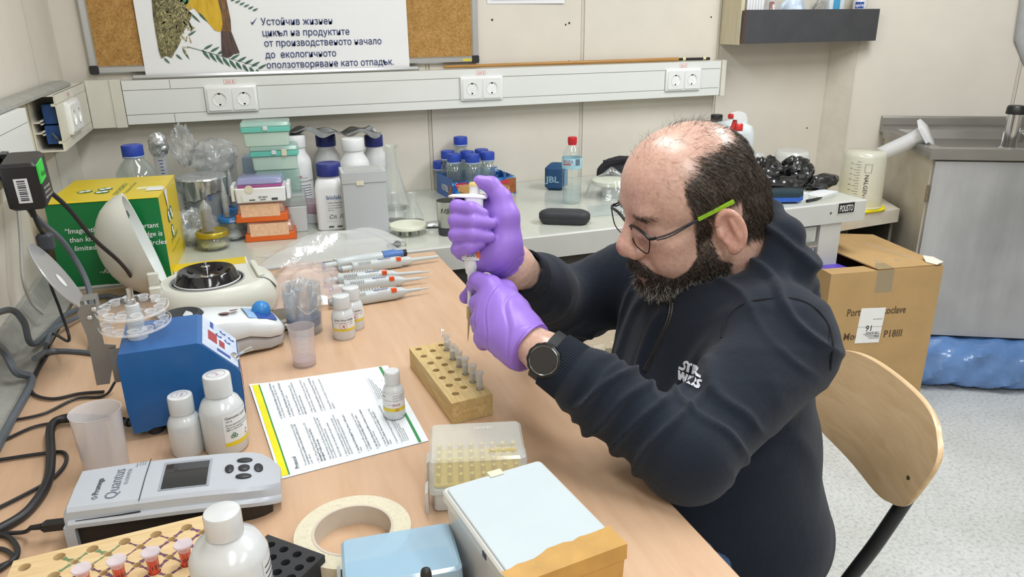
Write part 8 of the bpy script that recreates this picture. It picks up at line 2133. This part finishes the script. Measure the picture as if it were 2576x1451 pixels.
# ---------------------------------------------------------------- hoodie
TF = np.array([math.cos(_y), math.sin(_y), 0.0])
CUFFL = axis(LE, LW); CUFFR = axis(RE, RW)
LC0 = LW-CUFFL*0.006; RC0 = RW-CUFFR*0.035
def hood_sdf(P):
    d = s_ell(P, (1.140, 0.945, 0.795), (0.138, 0.180, 0.170))
    d = smin(d, s_ell(P, (1.125, 0.920, 0.650), (0.172, 0.190, 0.170)), 0.08)
    d = smin(d, s_ell(P, (1.160, 0.905, 0.530), (0.160, 0.203, 0.115)), 0.08)
    d = smin(d, s_cone(P, LS+np.array([0.0, 0.03, 0.005]), RS+np.array([0.005, -0.03, 0.0]), 0.080, 0.076), 0.06)
    d = smin(d, s_cone(P, NB+np.array([0.0, 0, -0.01]), np.array([1.17, 0.95, 0.86]), 0.075, 0.10), 0.05)
    # sleeves
    sl = s_cone(P, LS, LE, 0.080, 0.056)
    sl = smin(sl, s_cone(P, LE, LE+(LC0-LE)*0.62, 0.056, 0.050), 0.03)
    sl = smin(sl, s_cone(P, LE+(LC0-LE)*0.62, LC0-CUFFL*0.055, 0.052, 0.046), 0.02)
    sl = smin(sl, s_cone(P, LC0-CUFFL*0.052, LC0, 0.0405, 0.0375), 0.006)
    d = smin(d, sl, 0.035)
    sr = s_cone(P, RS, RE, 0.084, 0.066)
    sr = smin(sr, s_cone(P, RE, RE+(RC0-RE)*0.6, 0.066, 0.056), 0.03)
    sr = smin(sr, s_cone(P, RE+(RC0-RE)*0.6, RC0-CUFFR*0.05, 0.056, 0.046), 0.02)
    sr = smin(sr, s_cone(P, RC0-CUFFR*0.048, RC0, 0.0405, 0.0375), 0.006)
    d = smin(d, sr, 0.035)
    # hood lying in folds behind and beside the neck
    d = smin(d, s_cone(P, h2w((-0.105, 0.058, -0.065)), h2w((-0.04, 0.098, -0.110)), 0.028, 0.030), 0.02)
    d = smin(d, s_cone(P, h2w((-0.04, 0.098, -0.110)), h2w((0.050, 0.075, -0.150)), 0.030, 0.024), 0.02)
    d = smin(d, s_cone(P, h2w((-0.115, -0.05, -0.055)), h2w((-0.115, 0.055, -0.060)), 0.030, 0.028), 0.02)
    d = smin(d, s_cone(P, h2w((-0.04, -0.095, -0.105)), h2w((-0.115, -0.05, -0.055)), 0.030, 0.030), 0.02)
    d = smin(d, s_ell(P, h2w((-0.108, 0.05, -0.105)), (0.042, 0.055, 0.030)), 0.018)
    d = smin(d, s_ell(P, h2w((-0.115, 0.02, -0.145)), (0.045, 0.090, 0.036)), 0.018)
    d = smin(d, s_cone(P, h2w((-0.118, 0.080, -0.105)), h2w((-0.070, 0.118, -0.145)), 0.022, 0.022), 0.016)
    d = smin(d, s_cone(P, h2w((0.050, 0.075, -0.150)), h2w((0.090, 0.022, -0.190)), 0.022, 0.016), 0.02)
    # opening for the neck and wrists
    d = smax(d, -s_cone(P, h2w((0.0, 0, -0.02)), h2w((-0.052, 0, -0.135)), 0.078, 0.070), 0.010)
    d = smax(d, -s_cone(P, LC0-CUFFL*0.012, LC0+CUFFL*0.1, 0.0345, 0.0345), 0.003)
    d = smax(d, -s_cone(P, RC0-CUFFR*0.012, RC0+CUFFR*0.1, 0.0345, 0.0345), 0.003)
    d = smax(d, 0.455-P[:, 2], 0.02)
    return d
hdv, hdf = sdf_mesh(hood_sdf, (0.74, 0.60, 0.42), (1.40, 1.36, 1.06), 0.0048)
hdv = relax(hdv, hdf, 2, 0.5)
def fold_field(P):
    """drapery: creases running across the sleeves at the elbow and along the flanks"""
    out = np.zeros(len(P))
    W1, W2, W3 = Noise(31, 16, 16), Noise(32, 16, 30), Noise(33, 20, 9)
    def limb(a, b, lo_, hi_, freq, amp, tw, ph, rmax):
        ax = axis(a, b); L = np.linalg.norm(b-a)
        q = P-a; t = (q @ ax); rad = q-t[:, None]*ax; rr = vlen(rad)
        ref = np.cross(ax, np.array([0, 0, 1.0])); ref /= np.linalg.norm(ref); r2 = np.cross(ax, ref)
        ang = np.arctan2(rad @ r2, rad @ ref)
        m = sst(t/L, lo_-0.1, lo_+0.1)*(1-sst(t/L, hi_-0.1, hi_+0.1))*(1-sst(rr, rmax, rmax*1.35))
        s = np.sin(freq*t+tw*np.sin(ang+ph)+1.1*W1(P)+0.4*W2(P))
        return amp*m*(np.exp(-(s/0.42)**2)*1.5-0.55)*np.clip(0.65+0.5*W3(P+3.0), 0.1, 1.3)
    out += limb(LS, LE, 0.50, 0.95, 66, 0.0038, 2.2, 0.5, 0.085)
    out += limb(LE, LW, 0.12, 0.72, 74, 0.0050, 2.0, 2.0, 0.075)
    out += limb(LE, LW, 0.55, 0.95, 120, 0.0028, 1.5, 1.0, 0.06)
    out += limb(RS, RE, 0.3, 1.1, 62, 0.0052, 2.0, 1.5, 0.085)
    out += limb(RE, RW, -0.1, 0.85, 64, 0.0052, 2.0, 0.2, 0.075)
    tor = np.exp(-((P[:, 0]-1.19)**2/0.2**2+(P[:, 1]-0.93)**2/0.26**2))*sst(0.86-P[:, 2], -0.04, 0.06)
    dl = np.minimum(s_cone(P, LS, LE, 0.07, 0.06), s_cone(P, LE, LW, 0.06, 0.05)); dr = np.minimum(s_cone(P, RS, RE, 0.07, 0.06), s_cone(P, RE, RW, 0.06, 0.05))
    tor = tor*sst(np.minimum(dl, dr), 0.01, 0.05)
    out += 0.0062*tor*(np.exp(-(np.sin(24*P[:, 2]+14*(P[:, 1]-0.9)+1.5*W3(P)+0.4*W1(P))/0.45)**2)*1.4-0.5)
    out += 0.0010*W3(P)
    hz = sst(P[:, 2], 0.86, 0.92)*sst(P[:, 0], 1.05, 1.14)
    out += 0.0058*hz*(np.exp(-(np.sin(70*(P[:, 2]+0.55*P[:, 0]-0.35*P[:, 1])+0.9*W1(P))/0.36)**2)*1.6-0.6)
    fr_ = sst(1.15-P[:, 0], 0.0, 0.06)*sst(P[:, 2], 0.70, 0.76)*(1-sst(P[:, 2], 0.88, 0.92))*sst(np.minimum(dl, dr), 0.005, 0.03)
    out += 0.0065*fr_*(np.exp(-(np.sin(34*(P[:, 1]+0.25*P[:, 2])+0.7*W3(P))/0.36)**2)*1.6-0.6)
    sh_ = np.exp(-(vlen(P-LS)/0.10)**2); out += 0.0022*sh_*(np.exp(-(np.sin(52*(P[:, 2]+0.5*P[:, 1])+0.8*W1(P))/0.4)**2)*1.6-0.6)
    # ribs on the cuffs
    for c0, ax in ((LC0, CUFFL), (RC0, CUFFR)):
        q = P-c0; t = q @ ax; m = sst(t, -0.056, -0.050)*(vlen(q-t[:, None]*ax) < 0.06)
        out = out*(1-m)
    return out
hdn = vnormals(hdv, hdf)
hdv2 = relax(hdv+hdn*fold_field(hdv)[:, None], hdf, 1, 0.35)
hoodie = put(np_mesh('hoodie', hdv2, hdf, m_hood))
# rib knit on the cuffs: fine raised bands
def cuff(c0, ax, r0, r1, L, name):
    ref = np.cross(ax, np.array([0, 0, 1.0])); ref /= np.linalg.norm(ref); r2 = np.cross(ax, ref); n = 150; rings = []
    for k in range(8):
        t = -L+L*k/7.0; r = r0+(r1-r0)*k/7.0
        rings.append([tuple(c0+ax*t+(ref*math.cos(2*PI*i/n)+r2*math.sin(2*PI*i/n))*(r+0.0007*(1 if (i//1) % 2 else -1))) for i in range(n)])
    rings.append([tuple(np.array(p)-ax*0.002-(np.array(p)-(c0+ax*0))*0.10) for p in rings[-1]])
    return put(MB().loft(rings, False, False).build(name, m_hood, None, angle=80))
cuff(LC0, CUFFL, 0.0425, 0.0392, 0.052, 'cuff'); cuff(RC0, CUFFR, 0.0425, 0.0392, 0.048, 'cuff')
# project helper: from a picture point to the cloth surface
from mathutils.bvhtree import BVHTree
hood_bvh = BVHTree.FromPolygons([tuple(p) for p in hdv2], [tuple(int(i) for i in f) for f in hdf])
def on_cloth(px, py, lift=0.0):
    d = Vector(_ray(px, py)).normalized(); h = hood_bvh.ray_cast(Vector(CAM), d)
    if h[0] is None: return None
    return h[0]+h[1]*lift if h[1].dot(d) < 0 else h[0]-h[1]*lift
# zip down the front
zp = [on_cloth(x, y, 0.0022) for x, y in ((1692, 762), (1688, 790), (1680, 815), (1668, 840), (1655, 868), (1645, 890), (1632, 915), (1622, 932))]
zp = smooth_path([p for p in zp if p is not None], 14)
zt = MB()
for k in range(0, len(zp)-1):
    a, b = zp[k], zp[k+1]; d = (b-a).normalized(); side = d.cross(Vector(_ray(1650, 860)).normalized()).normalized()
    c = a.lerp(b, 0.5)+side*(0.0009 if k % 2 else -0.0009)
    zt.box(-0.0016, 0.0016, -0.0006, 0.0006, -0.0008, 0.0008, frame(c, side, d))
o_ = put(zt.build('zip_teeth', M('zip_brass', '8d8168', 0.35, 0.8), None, smooth=False)); o_['kind'] = 'stuff'
put(MB().tube([p-(Vector(_ray(1650, 860)).normalized()*-0.0006) for p in zp], 0.0024, 6).build('zip_tape', M('zip_tape', '14181f', 0.8), None))
a = zp[0]
put(MB().rbox(0.005, 0.002, -0.022, 0.0, 0.001, M4=Matrix.Translation(a+Vector((-0.003, -0.002, 0.012)))).build('zip_pull', M('zip_pull', '6d675c', 0.3, 0.8), None))
# printed white chest logo
lg = MB()
L0 = (1712, 912); 
strokes = [[(1712, 922), (1722, 927), (1730, 919), (1734, 910), (1744, 917), (1741, 924), (1748, 929), (1752, 922)], ]
def logo_pt(u, v):      # u along the line, v down, in picture pixels of the slanted badge
    return (1712+(u*0.93-v*0.20)*0.74, 921+(u*0.40+v*0.93)*0.80)
def logo_poly(pts):
    q = [on_cloth(*logo_pt(u, v), 0.0012) for u, v in pts]
    if any(p is None for p in q): return
    n = len(q); res = geometry.delaunay_2d_cdt([Vector(p) for p in pts], [], [list(range(n))], 1, 1e-7)
    if len(res[0]) != n: lg.add([tuple(p) for p in q], [tuple(range(n))]); return
    # the triangulation may reorder points
    pts3 = [on_cloth(*logo_pt(p.x, p.y), 0.0012) for p in res[0]]
    lg.add([tuple(p) for p in pts3], [tuple(t) for t in res[2]])
# upper word S T A R with a long swash, lower word W A R S
for poly in ([(-4, 2), (10, 2), (14, -1), (12, -8), (8, -12), (10, -20), (18, -26), (40, -26), (40, -17), (33, -17), (33, 8), (24, 8), (24, -17), (17, -17), (16, -13), (20, -6), (19, 4), (12, 11), (-4, 11)],
             [(42, -26), (57, -26), (64, -20), (62, -10), (58, -7), (63, -1), (78, -1), (78, 8), (60, 8), (52, 0), (51, 8), (42, 8), (42, -1)],
             [(-4, 14), (4, 14), (8, 27), (12, 14), (19, 14), (23, 27), (26, 14), (33, 14), (28, 44), (20, 44), (15, 32), (11, 44), (3, 44)],
             [(36, 14), (46, 14), (46, 44), (38, 44), (38, 36), (36, 44), (30, 44)],
             [(48, 14), (60, 14), (65, 20), (62, 28), (58, 31), (64, 37), (70, 34), (66, 27), (66, 19), (72, 13), (84, 11), (84, 19), (76, 20), (75, 24), (82, 32), (78, 42), (70, 46), (60, 45), (56, 38), (56, 44), (48, 44)]):
    logo_poly(poly)
if lg.v: put(lg.build('chest_print', M('print_cloth_white', 'd9dee6', 0.7, var=0.08, vscale=300), None, smooth=False))
# seam round the sleeve head
sm = [on_cloth(x, y, 0.0004) for x, y in ((1815, 850), (1830, 800), (1870, 765), (1930, 752), (2000, 752), (2050, 775), (2085, 820), (2095, 870), (2088, 930), (2070, 985), (2055, 1010))]
sm = [p for p in sm if p is not None]
if len(sm) > 3: put(MB().tube(smooth_path(sm, 6), 0.0016, 6).build('shoulder_seam', M('seam_dark', '10151c', 0.9), None))

# ---------------------------------------------------------------- jeans
def jean_sdf(P):
    d = s_ell(P, (1.165, 0.905, 0.533), (0.130, 0.175, 0.092))
    for sy, kx in ((0.80, 0.86), (1.01, 0.84)):
        d = smin(d, s_cone(P, (1.13, sy+0.015, 0.525), (kx-0.0, sy-0.03, 0.550), 0.080, 0.066), 0.03)
        d = smin(d, s_cone(P, (kx, sy-0.03, 0.550), (kx+0.04, sy-0.03, 0.14), 0.066, 0.050), 0.03)
        d = smin(d, s_cone(P, (kx+0.04, sy-0.03, 0.14), (kx+0.045, sy-0.03, 0.085), 0.050, 0.052), 0.02)
    d = smax(d, 0.447-P[:, 2], 0.01) if False else d
    return d
jv, jf = sdf_mesh(jean_sdf, (0.74, 0.66, 0.02), (1.40, 1.14, 0.62), 0.009)
jv = relax(jv, jf, 2); jn = vnormals(jv, jf); W1 = Noise(41, 16, 22)
jv = jv+jn*(0.003*(np.abs(np.sin(40*jv[:, 0]+2*W1(jv)))*2-1))[:, None]
put(np_mesh('jeans', jv, jf, m_jean))
for sy, kx in ((0.77, 0.86), (0.98, 0.84)):
    def shoe_sdf(P, sy=sy, kx=kx):
        d = s_cone(P, (kx+0.07, sy, 0.045), (kx-0.10, sy, 0.035), 0.045, 0.036)
        d = smin(d, s_cone(P, (kx+0.05, sy, 0.05), (kx+0.045, sy, 0.10), 0.045, 0.042), 0.03)
        return smax(d, 0.002-P[:, 2], 0.004)
    v_, f_ = sdf_mesh(shoe_sdf, (kx-0.16, sy-0.06, -0.01), (kx+0.14, sy+0.06, 0.16), 0.008)
    put(np_mesh('shoe', relax(v_, f_, 1), f_, M('shoe_dark', '2a2a2e', 0.6), None))

# ---------------------------------------------------------------- pipette held upright
PT = nv(at_d(1177, 858, 1.135)); PH = nv(at_d(1194, 462, 1.115))
pax = axis(PT, PH)
pipe = thing('pipette', 'white pipette held upright in the gloved hands', 'pipette', tuple(PT))
toc = np.array([CAM[0]-PT[0], CAM[1]-PT[1], 0]); toc -= pax*(toc @ pax); toc /= np.linalg.norm(toc)
prt = np.cross(pax, toc)            # image right side is +prt or -prt
if prt @ _r < 0: prt = -prt
Mpi = Matrix(((prt[0], toc[0], pax[0], 0), (prt[1], toc[1], pax[1], 0), (prt[2], toc[2], pax[2], 0), (0, 0, 0, 1)))
PL = np.linalg.norm(PH-PT)
def pz(py): return (858-py)/(858-462)*PL
MB().lathe([(0.0004, 0), (0.0010, 0.008), (0.0020, pz(805)), (0.0036, pz(798)), (0.0042, pz(770)), (0.0030, pz(770)), (0.0001, pz(770))], 16, Mpi).build('tip', clear('tip_amber', 'cfc07a', 0.75, 0.15), pipe)
MB().lathe([(0.0032, pz(775)), (0.0036, pz(740)), (0.0050, pz(690)), (0.0075, pz(684)), (0.0085, pz(676)), (0.0105, pz(668)), (0.0112, pz(650)), (0.0001, pz(650))], 24, Mpi).build('lower_cone', m_whitep, pipe)
def prr(sx, sy, z, dx=0): return [(x+dx, y, z) for x, y in rrect(sx, sy, 0.006, 4)]
MB().loft([prr(0.028, 0.026, pz(652)), prr(0.030, 0.028, pz(648)), prr(0.030, 0.027, pz(600)), prr(0.028, 0.025, pz(540)), prr(0.028, 0.025, pz(498))], M4=Mpi).build('handle', m_whitep, pipe)
MB().loft([prr(0.056, 0.026, pz(499), -0.010), prr(0.058, 0.027, pz(496), -0.010), prr(0.050, 0.024, pz(491), -0.008), prr(0.026, 0.020, pz(488), 0)], M4=Mpi).build('finger_rest', m_whitep, pipe)
MB().lathe([(0.0075, pz(490)), (0.0075, pz(470)), (0.0085, pz(469)), (0.0085, pz(462)), (0.007, pz(460)), (0.0001, pz(460))], 20, Mpi).build('plunger', m_whitep, pipe)
MB().lathe([(0.0088, pz(468.5)), (0.0088, pz(463)), (0.0072, pz(458)), (0.0001, pz(457))], 20, Mpi).build('button', M('button_yellow', 'e2c878', 0.4), pipe)
MB().box(0.0070, 0.0155, 0.004, 0.0148, pz(645), pz(630), Mpi).build('sticker', m_orl, pipe, smooth=False)
letter(pipe, '200', 0.009, tuple(Mpi @ Vector((-0.008, 0.0146, pz(643)))), tuple(prt), tuple(pax), m_ink, shear=0.3)

# ---------------------------------------------------------------- gloved hands
hr_, ha_, hu_ = np.array(_r)*np.array([1, 1, 0]), None, np.array([0, 0, 1.0])
hr_ = prt; ha_ = -toc; hu_ = pax
def RHP(px, py, a):
    """point of the right hand: picture position, with a = distance behind (+) or before (-) the pipette axis"""
    d0 = 1.118
    return nv(at_d(px, py, d0))+ha_*a
fing = [  # per finger: knuckle behind, bend at the left, tip joint in front, tip
    [(1215, 512, 0.034), (1158, 512, 0.022), (1150, 522, -0.012), (1186, 528, -0.027), (1214, 538, -0.024)],
    [(1218, 548, 0.036), (1154, 546, 0.022), (1147, 556, -0.014), (1190, 558, -0.030), (1232, 562, -0.025)],
    [(1220, 584, 0.036), (1153, 580, 0.022), (1147, 590, -0.014), (1188, 590, -0.030), (1229, 595, -0.025)],
    [(1222, 618, 0.034), (1160, 620, 0.022), (1152, 626, -0.010), (1182, 620, -0.026), (1206, 611, -0.024)]]
rad_ = [(0.0125, 0.0118, 0.0112, 0.0108, 0.0092), (0.0130, 0.0122, 0.0116, 0.0112, 0.0095), (0.0128, 0.0120, 0.0114, 0.0110, 0.0092), (0.0120, 0.0108, 0.0102, 0.0098, 0.0085)]
RF = [[RHP(*p) for p in f_] for f_ in fing]
RT_ = [RHP(1272, 600, 0.006), RHP(1268, 545, 0.0), RHP(1260, 500, -0.002), RHP(1236, 466, -0.004), RHP(1206, 457, -0.004)]
RWp = RW
def rhand_sdf(P):
    d = s_cone(P, RHP(1240, 520, 0.030), RHP(1246, 615, 0.028), 0.022, 0.024)
    d = smin(d, s_cone(P, RHP(1246, 560, 0.022), RHP(1268, 628, 0.012), 0.026, 0.027), 0.02)
    d = smin(d, s_cone(P, RHP(1250, 640, 0.014), RWp+RHD*(-0.006), 0.026, 0.0325), 0.02)
    d = smin(d, s_cone(P, RHP(1225, 655, 0.020), RHP(1250, 620, 0.015), 0.020, 0.026), 0.02)
    d = smin(d, s_cone(P, RHP(1162, 634, 0.012), RHP(1215, 648, 0.020), 0.0135, 0.018), 0.012)
    th = s_cone(P, RT_[0], RT_[1], 0.0245, 0.0215)
    th = smin(th, s_cone(P, RT_[1], RT_[2], 0.0215, 0.0155), 0.01)
    th = smin(th, s_cone(P, RT_[2], RT_[3], 0.0150, 0.0125), 0.008)
    th = smin(th, s_cone(P, RT_[3], RT_[4], 0.0128, 0.0100), 0.006)
    d = smin(d, th, 0.012)
    fd = None
    for f_, r_ in zip(RF, rad_):
        g = None
        for k in range(4):
            c = s_cone(P, f_[k], f_[k+1], r_[k], r_[k+1]); g = c if g is None else smin(g, c, 0.005)
        fd = g if fd is None else smin(fd, g, 0.0012)
    return smax(smin(d, fd, 0.005), 0.004-((P-RW) @ RHD), 0.002)
allp = np.concatenate([np.array(f_) for f_ in RF]+[np.array(RT_), RWp[None]])
rv, rf_ = sdf_mesh(rhand_sdf, allp.min(0)-0.045, allp.max(0)+0.045, 0.0022)
def glove_finish(v, f, wr, ax, seed, amp):
    v = relax(v, f, 1, 0.4); n = vnormals(v, f)
    W1, W2 = Noise(seed, 16, 45), Noise(seed+1, 16, 90)
    t = (v-wr) @ ax                      # along the hand from the wrist
    fold = 1-np.exp(-(np.sin(150*t+1.6*W1(v)+0.5*W2(v))/0.3)**2)
    near = np.exp(-(t/0.035)**2)
    v = v+n*(-amp*near*(1-fold)*1.2+0.00022*W2(v)+0.0003*W1(v))[:, None]
    return v
rv = glove_finish(rv, rf_, RWp, RHD, 51, 0.0010)
put(np_mesh('glove', rv, rf_, m_glove))

# left hand seen from its back, fingers closed round the pipette cone
def LHP(px, py, d): return nv(at_d(px, py, d))
LK = [LHP(1236, 722, 1.095), LHP(1226, 764, 1.085), LHP(1222, 806, 1.072), LHP(1232, 846, 1.060)]       # knuckles
LF = [[LK[0], LHP(1200, 706, 1.105), LHP(1192, 718, 1.130), LHP(1196, 742, 1.150)],
      [LK[1], LHP(1203, 762, 1.100), LHP(1203, 778, 1.125), LHP(1212, 790, 1.145)],
      [LK[2], LHP(1204, 808, 1.088), LHP(1206, 824, 1.112), LHP(1222, 830, 1.130)],
      [LK[3], LHP(1212, 852, 1.072), LHP(1216, 862, 1.096), LHP(1240, 862, 1.110)]]
LT = [LHP(1270, 735, 1.115), LHP(1236, 716, 1.150), LHP(1196, 728, 1.160), LHP(1172, 748, 1.155)]
def lhand_sdf(P):
    d = s_cone(P, LW+LHD*0.030, LW+LHD*0.065, 0.0262, 0.033)
    for k in range(4):
        a = LW+LHD*0.058+(LK[k]-LK[1])*0.40
        d = smin(d, s_cone(P, a, LK[k], 0.0230, (0.0165, 0.0165, 0.0158, 0.0145)[k]), 0.022)
        d = smin(d, s_cone(P, LW+LHD*0.030, a, 0.0245, 0.0235), 0.012)
    d = smin(d, s_ell(P, LHP(1275, 800, 1.075), (0.034, 0.034, 0.036)), 0.02)
    fd = None
    for f_, r0 in zip(LF, (0.0135, 0.0135, 0.0128, 0.0118)):
        g = None
        for k in range(3):
            c = s_cone(P, f_[k], f_[k+1], r0*(1-0.07*k), r0*(1-0.07*(k+1))); g = c if g is None else smin(g, c, 0.006)
        fd = g if fd is None else smin(fd, g, 0.004)
    d = smin(d, fd, 0.010)
    th = s_cone(P, LW+LHD*0.06+np.array([0, 0.01, 0.01]), LT[0], 0.022, 0.018)
    for k in range(3): th = smin(th, s_cone(P, LT[k], LT[k+1], 0.0165-0.002*k, 0.0145-0.002*k), 0.008)
    d = smin(d, th, 0.010)
    return smax(d, 0.033-((P-LW) @ LHD), 0.002)
allp = np.concatenate([np.array(f_) for f_ in LF]+[np.array(LT), LW[None]])
lv, lf_ = sdf_mesh(lhand_sdf, allp.min(0)-0.05, allp.max(0)+0.05, 0.0022)
lv = glove_finish(lv, lf_, LW, LHD, 61, 0.0020)
# long creases fanning over the back of the hand
n = vnormals(lv, lf_); t = (lv-LW) @ LHD; W1 = Noise(71, 12, 30)
sidev = np.cross(LHD, np.array(_f)); sidev /= np.linalg.norm(sidev); u = (lv-LW) @ sidev
ph_ = 105*t+60*u+0.75*W1(lv); cre = 1-np.exp(-(np.sin(ph_)/0.16)**2)*np.clip(0.5+0.8*Noise(72, 12, 40)(lv), 0, 1)+0.5*np.exp(-(np.sin(ph_+0.5)/0.2)**2)*np.clip(0.5+0.8*Noise(72, 12, 40)(lv), 0, 1)
lv = lv+n*(-0.0015*(1-cre)*sst(t, 0.02, 0.05)*(1-sst(t, 0.12, 0.16)))[:, None]
put(np_mesh('glove', lv, lf_, m_glove))
# rolled glove cuffs
def glove_cuff(c, ax, r, L, seed):
    ref = np.cross(ax, np.array([0, 0, 1.0])); ref /= np.linalg.norm(ref); r2 = np.cross(ax, ref); nn = 60; rings = []
    rs = np.random.RandomState(seed); ph = rs.rand(3)*6
    for k in range(10):
        tt_ = -L+L*k/9.0
        rings.append([tuple(c+ax*(tt_+0.003*math.sin(2*a+ph[0]))+(ref*math.cos(a)+r2*math.sin(a))*(r+0.0006*math.sin(k*2.1+2*math.sin(a*2+ph[1])))) for a in [2*PI*i/nn for i in range(nn)]])
    return put(MB().loft(rings, False, False).build('glove_cuff', m_glove, None, angle=80))
glove_cuff(LW+LHD*0.048, LHD, 0.0312, 0.016, 1)
# tube cap held in the left hand
wc_ = nv(at_d(1223, 697, 1.112)); Mcap = frame(tuple(wc_), (0.95, -0.3, 0), (0.2, 0.75, 0.6))
cpt = thing('sample_vial', 'small vial with a white cap held between the gloved fingers', 'vial')
MB().lathe([(0.0001, -0.034), (0.004, -0.033), (0.0075, -0.0125), (0.0001, -0.0122)], 20, Mcap).build('body', clear('microtube', 'eef1f3', 0.26, 0.10), cpt)
MB().lathe([(0.0085, -0.012), (0.0095, -0.002), (0.0090, 0), (0.0001, 0.0003)], 24, Mcap).build('cap', m_whitep, cpt)
MB().lathe([(0.0055, 0.0005), (0.0062, 0.0008), (0.0055, 0.0009)], 20, Mcap).build('ink_ring', m_redink, cpt)

# ---------------------------------------------------------------- wristwatch
wt = thing('wristwatch', 'black smart watch with a round dark face on the left wrist', 'watch')
WC = LW-CUFFL*0.002
wn = nv(at_d(1352, 880, 0.95))-WC; wn = np.array([-0.52, -0.62, 0.30]); wn -= CUFFL*(wn @ CUFFL); wn /= np.linalg.norm(wn)
ws = np.cross(CUFFL, wn)
Mw = Matrix(((CUFFL[0], ws[0], wn[0], WC[0]), (CUFFL[1], ws[1], wn[1], WC[1]), (CUFFL[2], ws[2], wn[2], WC[2]), (0, 0, 0, 1)))
m_wb = M('watch_black', '1b1d20', 0.35, 0.2, var=0.1)
bz_ = MB(); n_ = 48
bz_.loft([[((r+(0.0007 if (i % 4 < 2 and q) else 0))*math.cos(2*PI*i/n_), (r+(0.0007 if (i % 4 < 2 and q) else 0))*math.sin(2*PI*i/n_), z) for i in range(n_)] for r, z, q in ((0.0205, 0.026, 0), (0.0225, 0.030, 0), (0.0228, 0.036, 1), (0.0222, 0.040, 1), (0.0195, 0.0415, 0), (0.0182, 0.0400, 0))], True, False, Mw)
bz_.build('case', m_wb, wt)
MB().lathe([(0.0184, 0.0402), (0.0001, 0.0404)], 40, Mw).build('face', M('watch_glass', '0c0e16', 0.05, var=0.1, coat=0.6), wt)
MB().lathe([(0.0184, 0.0405), (0.0190, 0.0412), (0.0194, 0.0410)], 40, Mw).build('bezel_ring', m_chrome, wt)
sb_ = MB(); rings = []
for k in range(33):
    a = 0.50+(2*PI-1.0)*k/32; rr_ = 0.0335
    c_ = (0, rr_*math.sin(a), rr_*math.cos(a))
    nx_ = (0, math.sin(a), math.cos(a)); hw = 0.0105
    rings.append([(s*hw, c_[1]+nx_[1]*q, c_[2]+nx_[2]*q) for s, q in ((-1, 0), (1, 0), (1, 0.003), (-1, 0.003))])
sb_.loft(rings, True, True, Mw); sb_.build('strap', M('watch_strap', '24272b', 0.6), wt, angle=30)

# ---------------------------------------------------------------- spectacles
gl = thing('spectacles', 'black framed spectacles with lime green temple tips worn by the person', 'spectacles')
m_fr = M('frame_black', '1e2024', 0.3, 0.4, var=0.05); m_lime = M('lime_green', '8fc01e', 0.4)
m_lens = clear('lens', 'e8eef0', 0.03, 0.02)
GX = 0.1000
def lens_outline(s):
    pts = [(0.010, 0.0165), (0.030, 0.0195), (0.052, 0.0190), (0.0655, 0.0165), (0.0640, 0.002), (0.057, -0.0085), (0.038, -0.0115), (0.020, -0.0095), (0.0115, -0.001)]
    return [(GX-0.035*(y_-0.01)-0.10*(z_-0.016), s*y_, z_+0.000) for y_, z_ in pts]
for s in (1, -1):
    ol_ = [h2w(p) for p in lens_outline(s)]
    path = smooth_path([tuple(p) for p in ol_]+[tuple(ol_[0])], 5)
    MB().tube(path, 0.0009*HS, 8).build('rim', m_fr, gl)
    MB().tube(smooth_path([tuple(p) for p in ol_[:4]], 6), 0.0022*HS, 8).build('brow_bar', m_fr, gl)
    q = [tuple(p) for p in path[:-1]]
    MB().add(q, [tuple(range(len(q)))]).build('lens', m_lens, gl, smooth=False)
    hg = lens_outline(s)[3]
    hp_ = (hg[0]-0.008, s*0.0715, hg[2]+0.0012)
    MB().tube([tuple(h2w(hg)), tuple(h2w((hg[0]-0.003, s*0.070, hg[2]+0.001))), tuple(h2w(hp_))], 0.0022*HS, 8).build('hinge', m_fr, gl)
    e_ = (0.030, s*0.0775, 0.026); t_ = (-0.022, s*0.084, 0.037)
    MB().tube(smooth_path([tuple(h2w(hp_)), tuple(h2w((0.070, s*0.0745, 0.0185))), tuple(h2w(e_))], 6), 0.0014*HS, 8).build('temple', m_fr, gl)
    MB().tube(smooth_path([tuple(h2w((hp_[0], hp_[1], hp_[2]-0.0035))), tuple(h2w((0.070, s*0.0745, 0.0145))), tuple(h2w((e_[0], e_[1], e_[2]-0.0015)))], 6), 0.0010*HS, 8).build('temple', m_fr, gl)
    d_ = (nv(h2w(t_))-nv(h2w(e_))); L_ = np.linalg.norm(d_); d_ /= L_
    Mt = frame(tuple(h2w(e_)), tuple(d_), tuple(np.cross(_hl*s, d_)*s))
    MB().rbox(L_, 0.0062, -0.0018, 0.0018, 0.0012, 0.0005, cx=L_/2, M4=Mt).build('temple_tip', m_lime, gl)
br_ = [tuple(h2w(p)) for p in (lens_outline(1)[0], (GX+0.003, 0.004, 0.0125), (GX+0.003, -0.004, 0.0125), lens_outline(-1)[0])]
MB().tube(smooth_path(br_, 5), 0.0015*HS, 8).build('bridge', m_fr, gl)
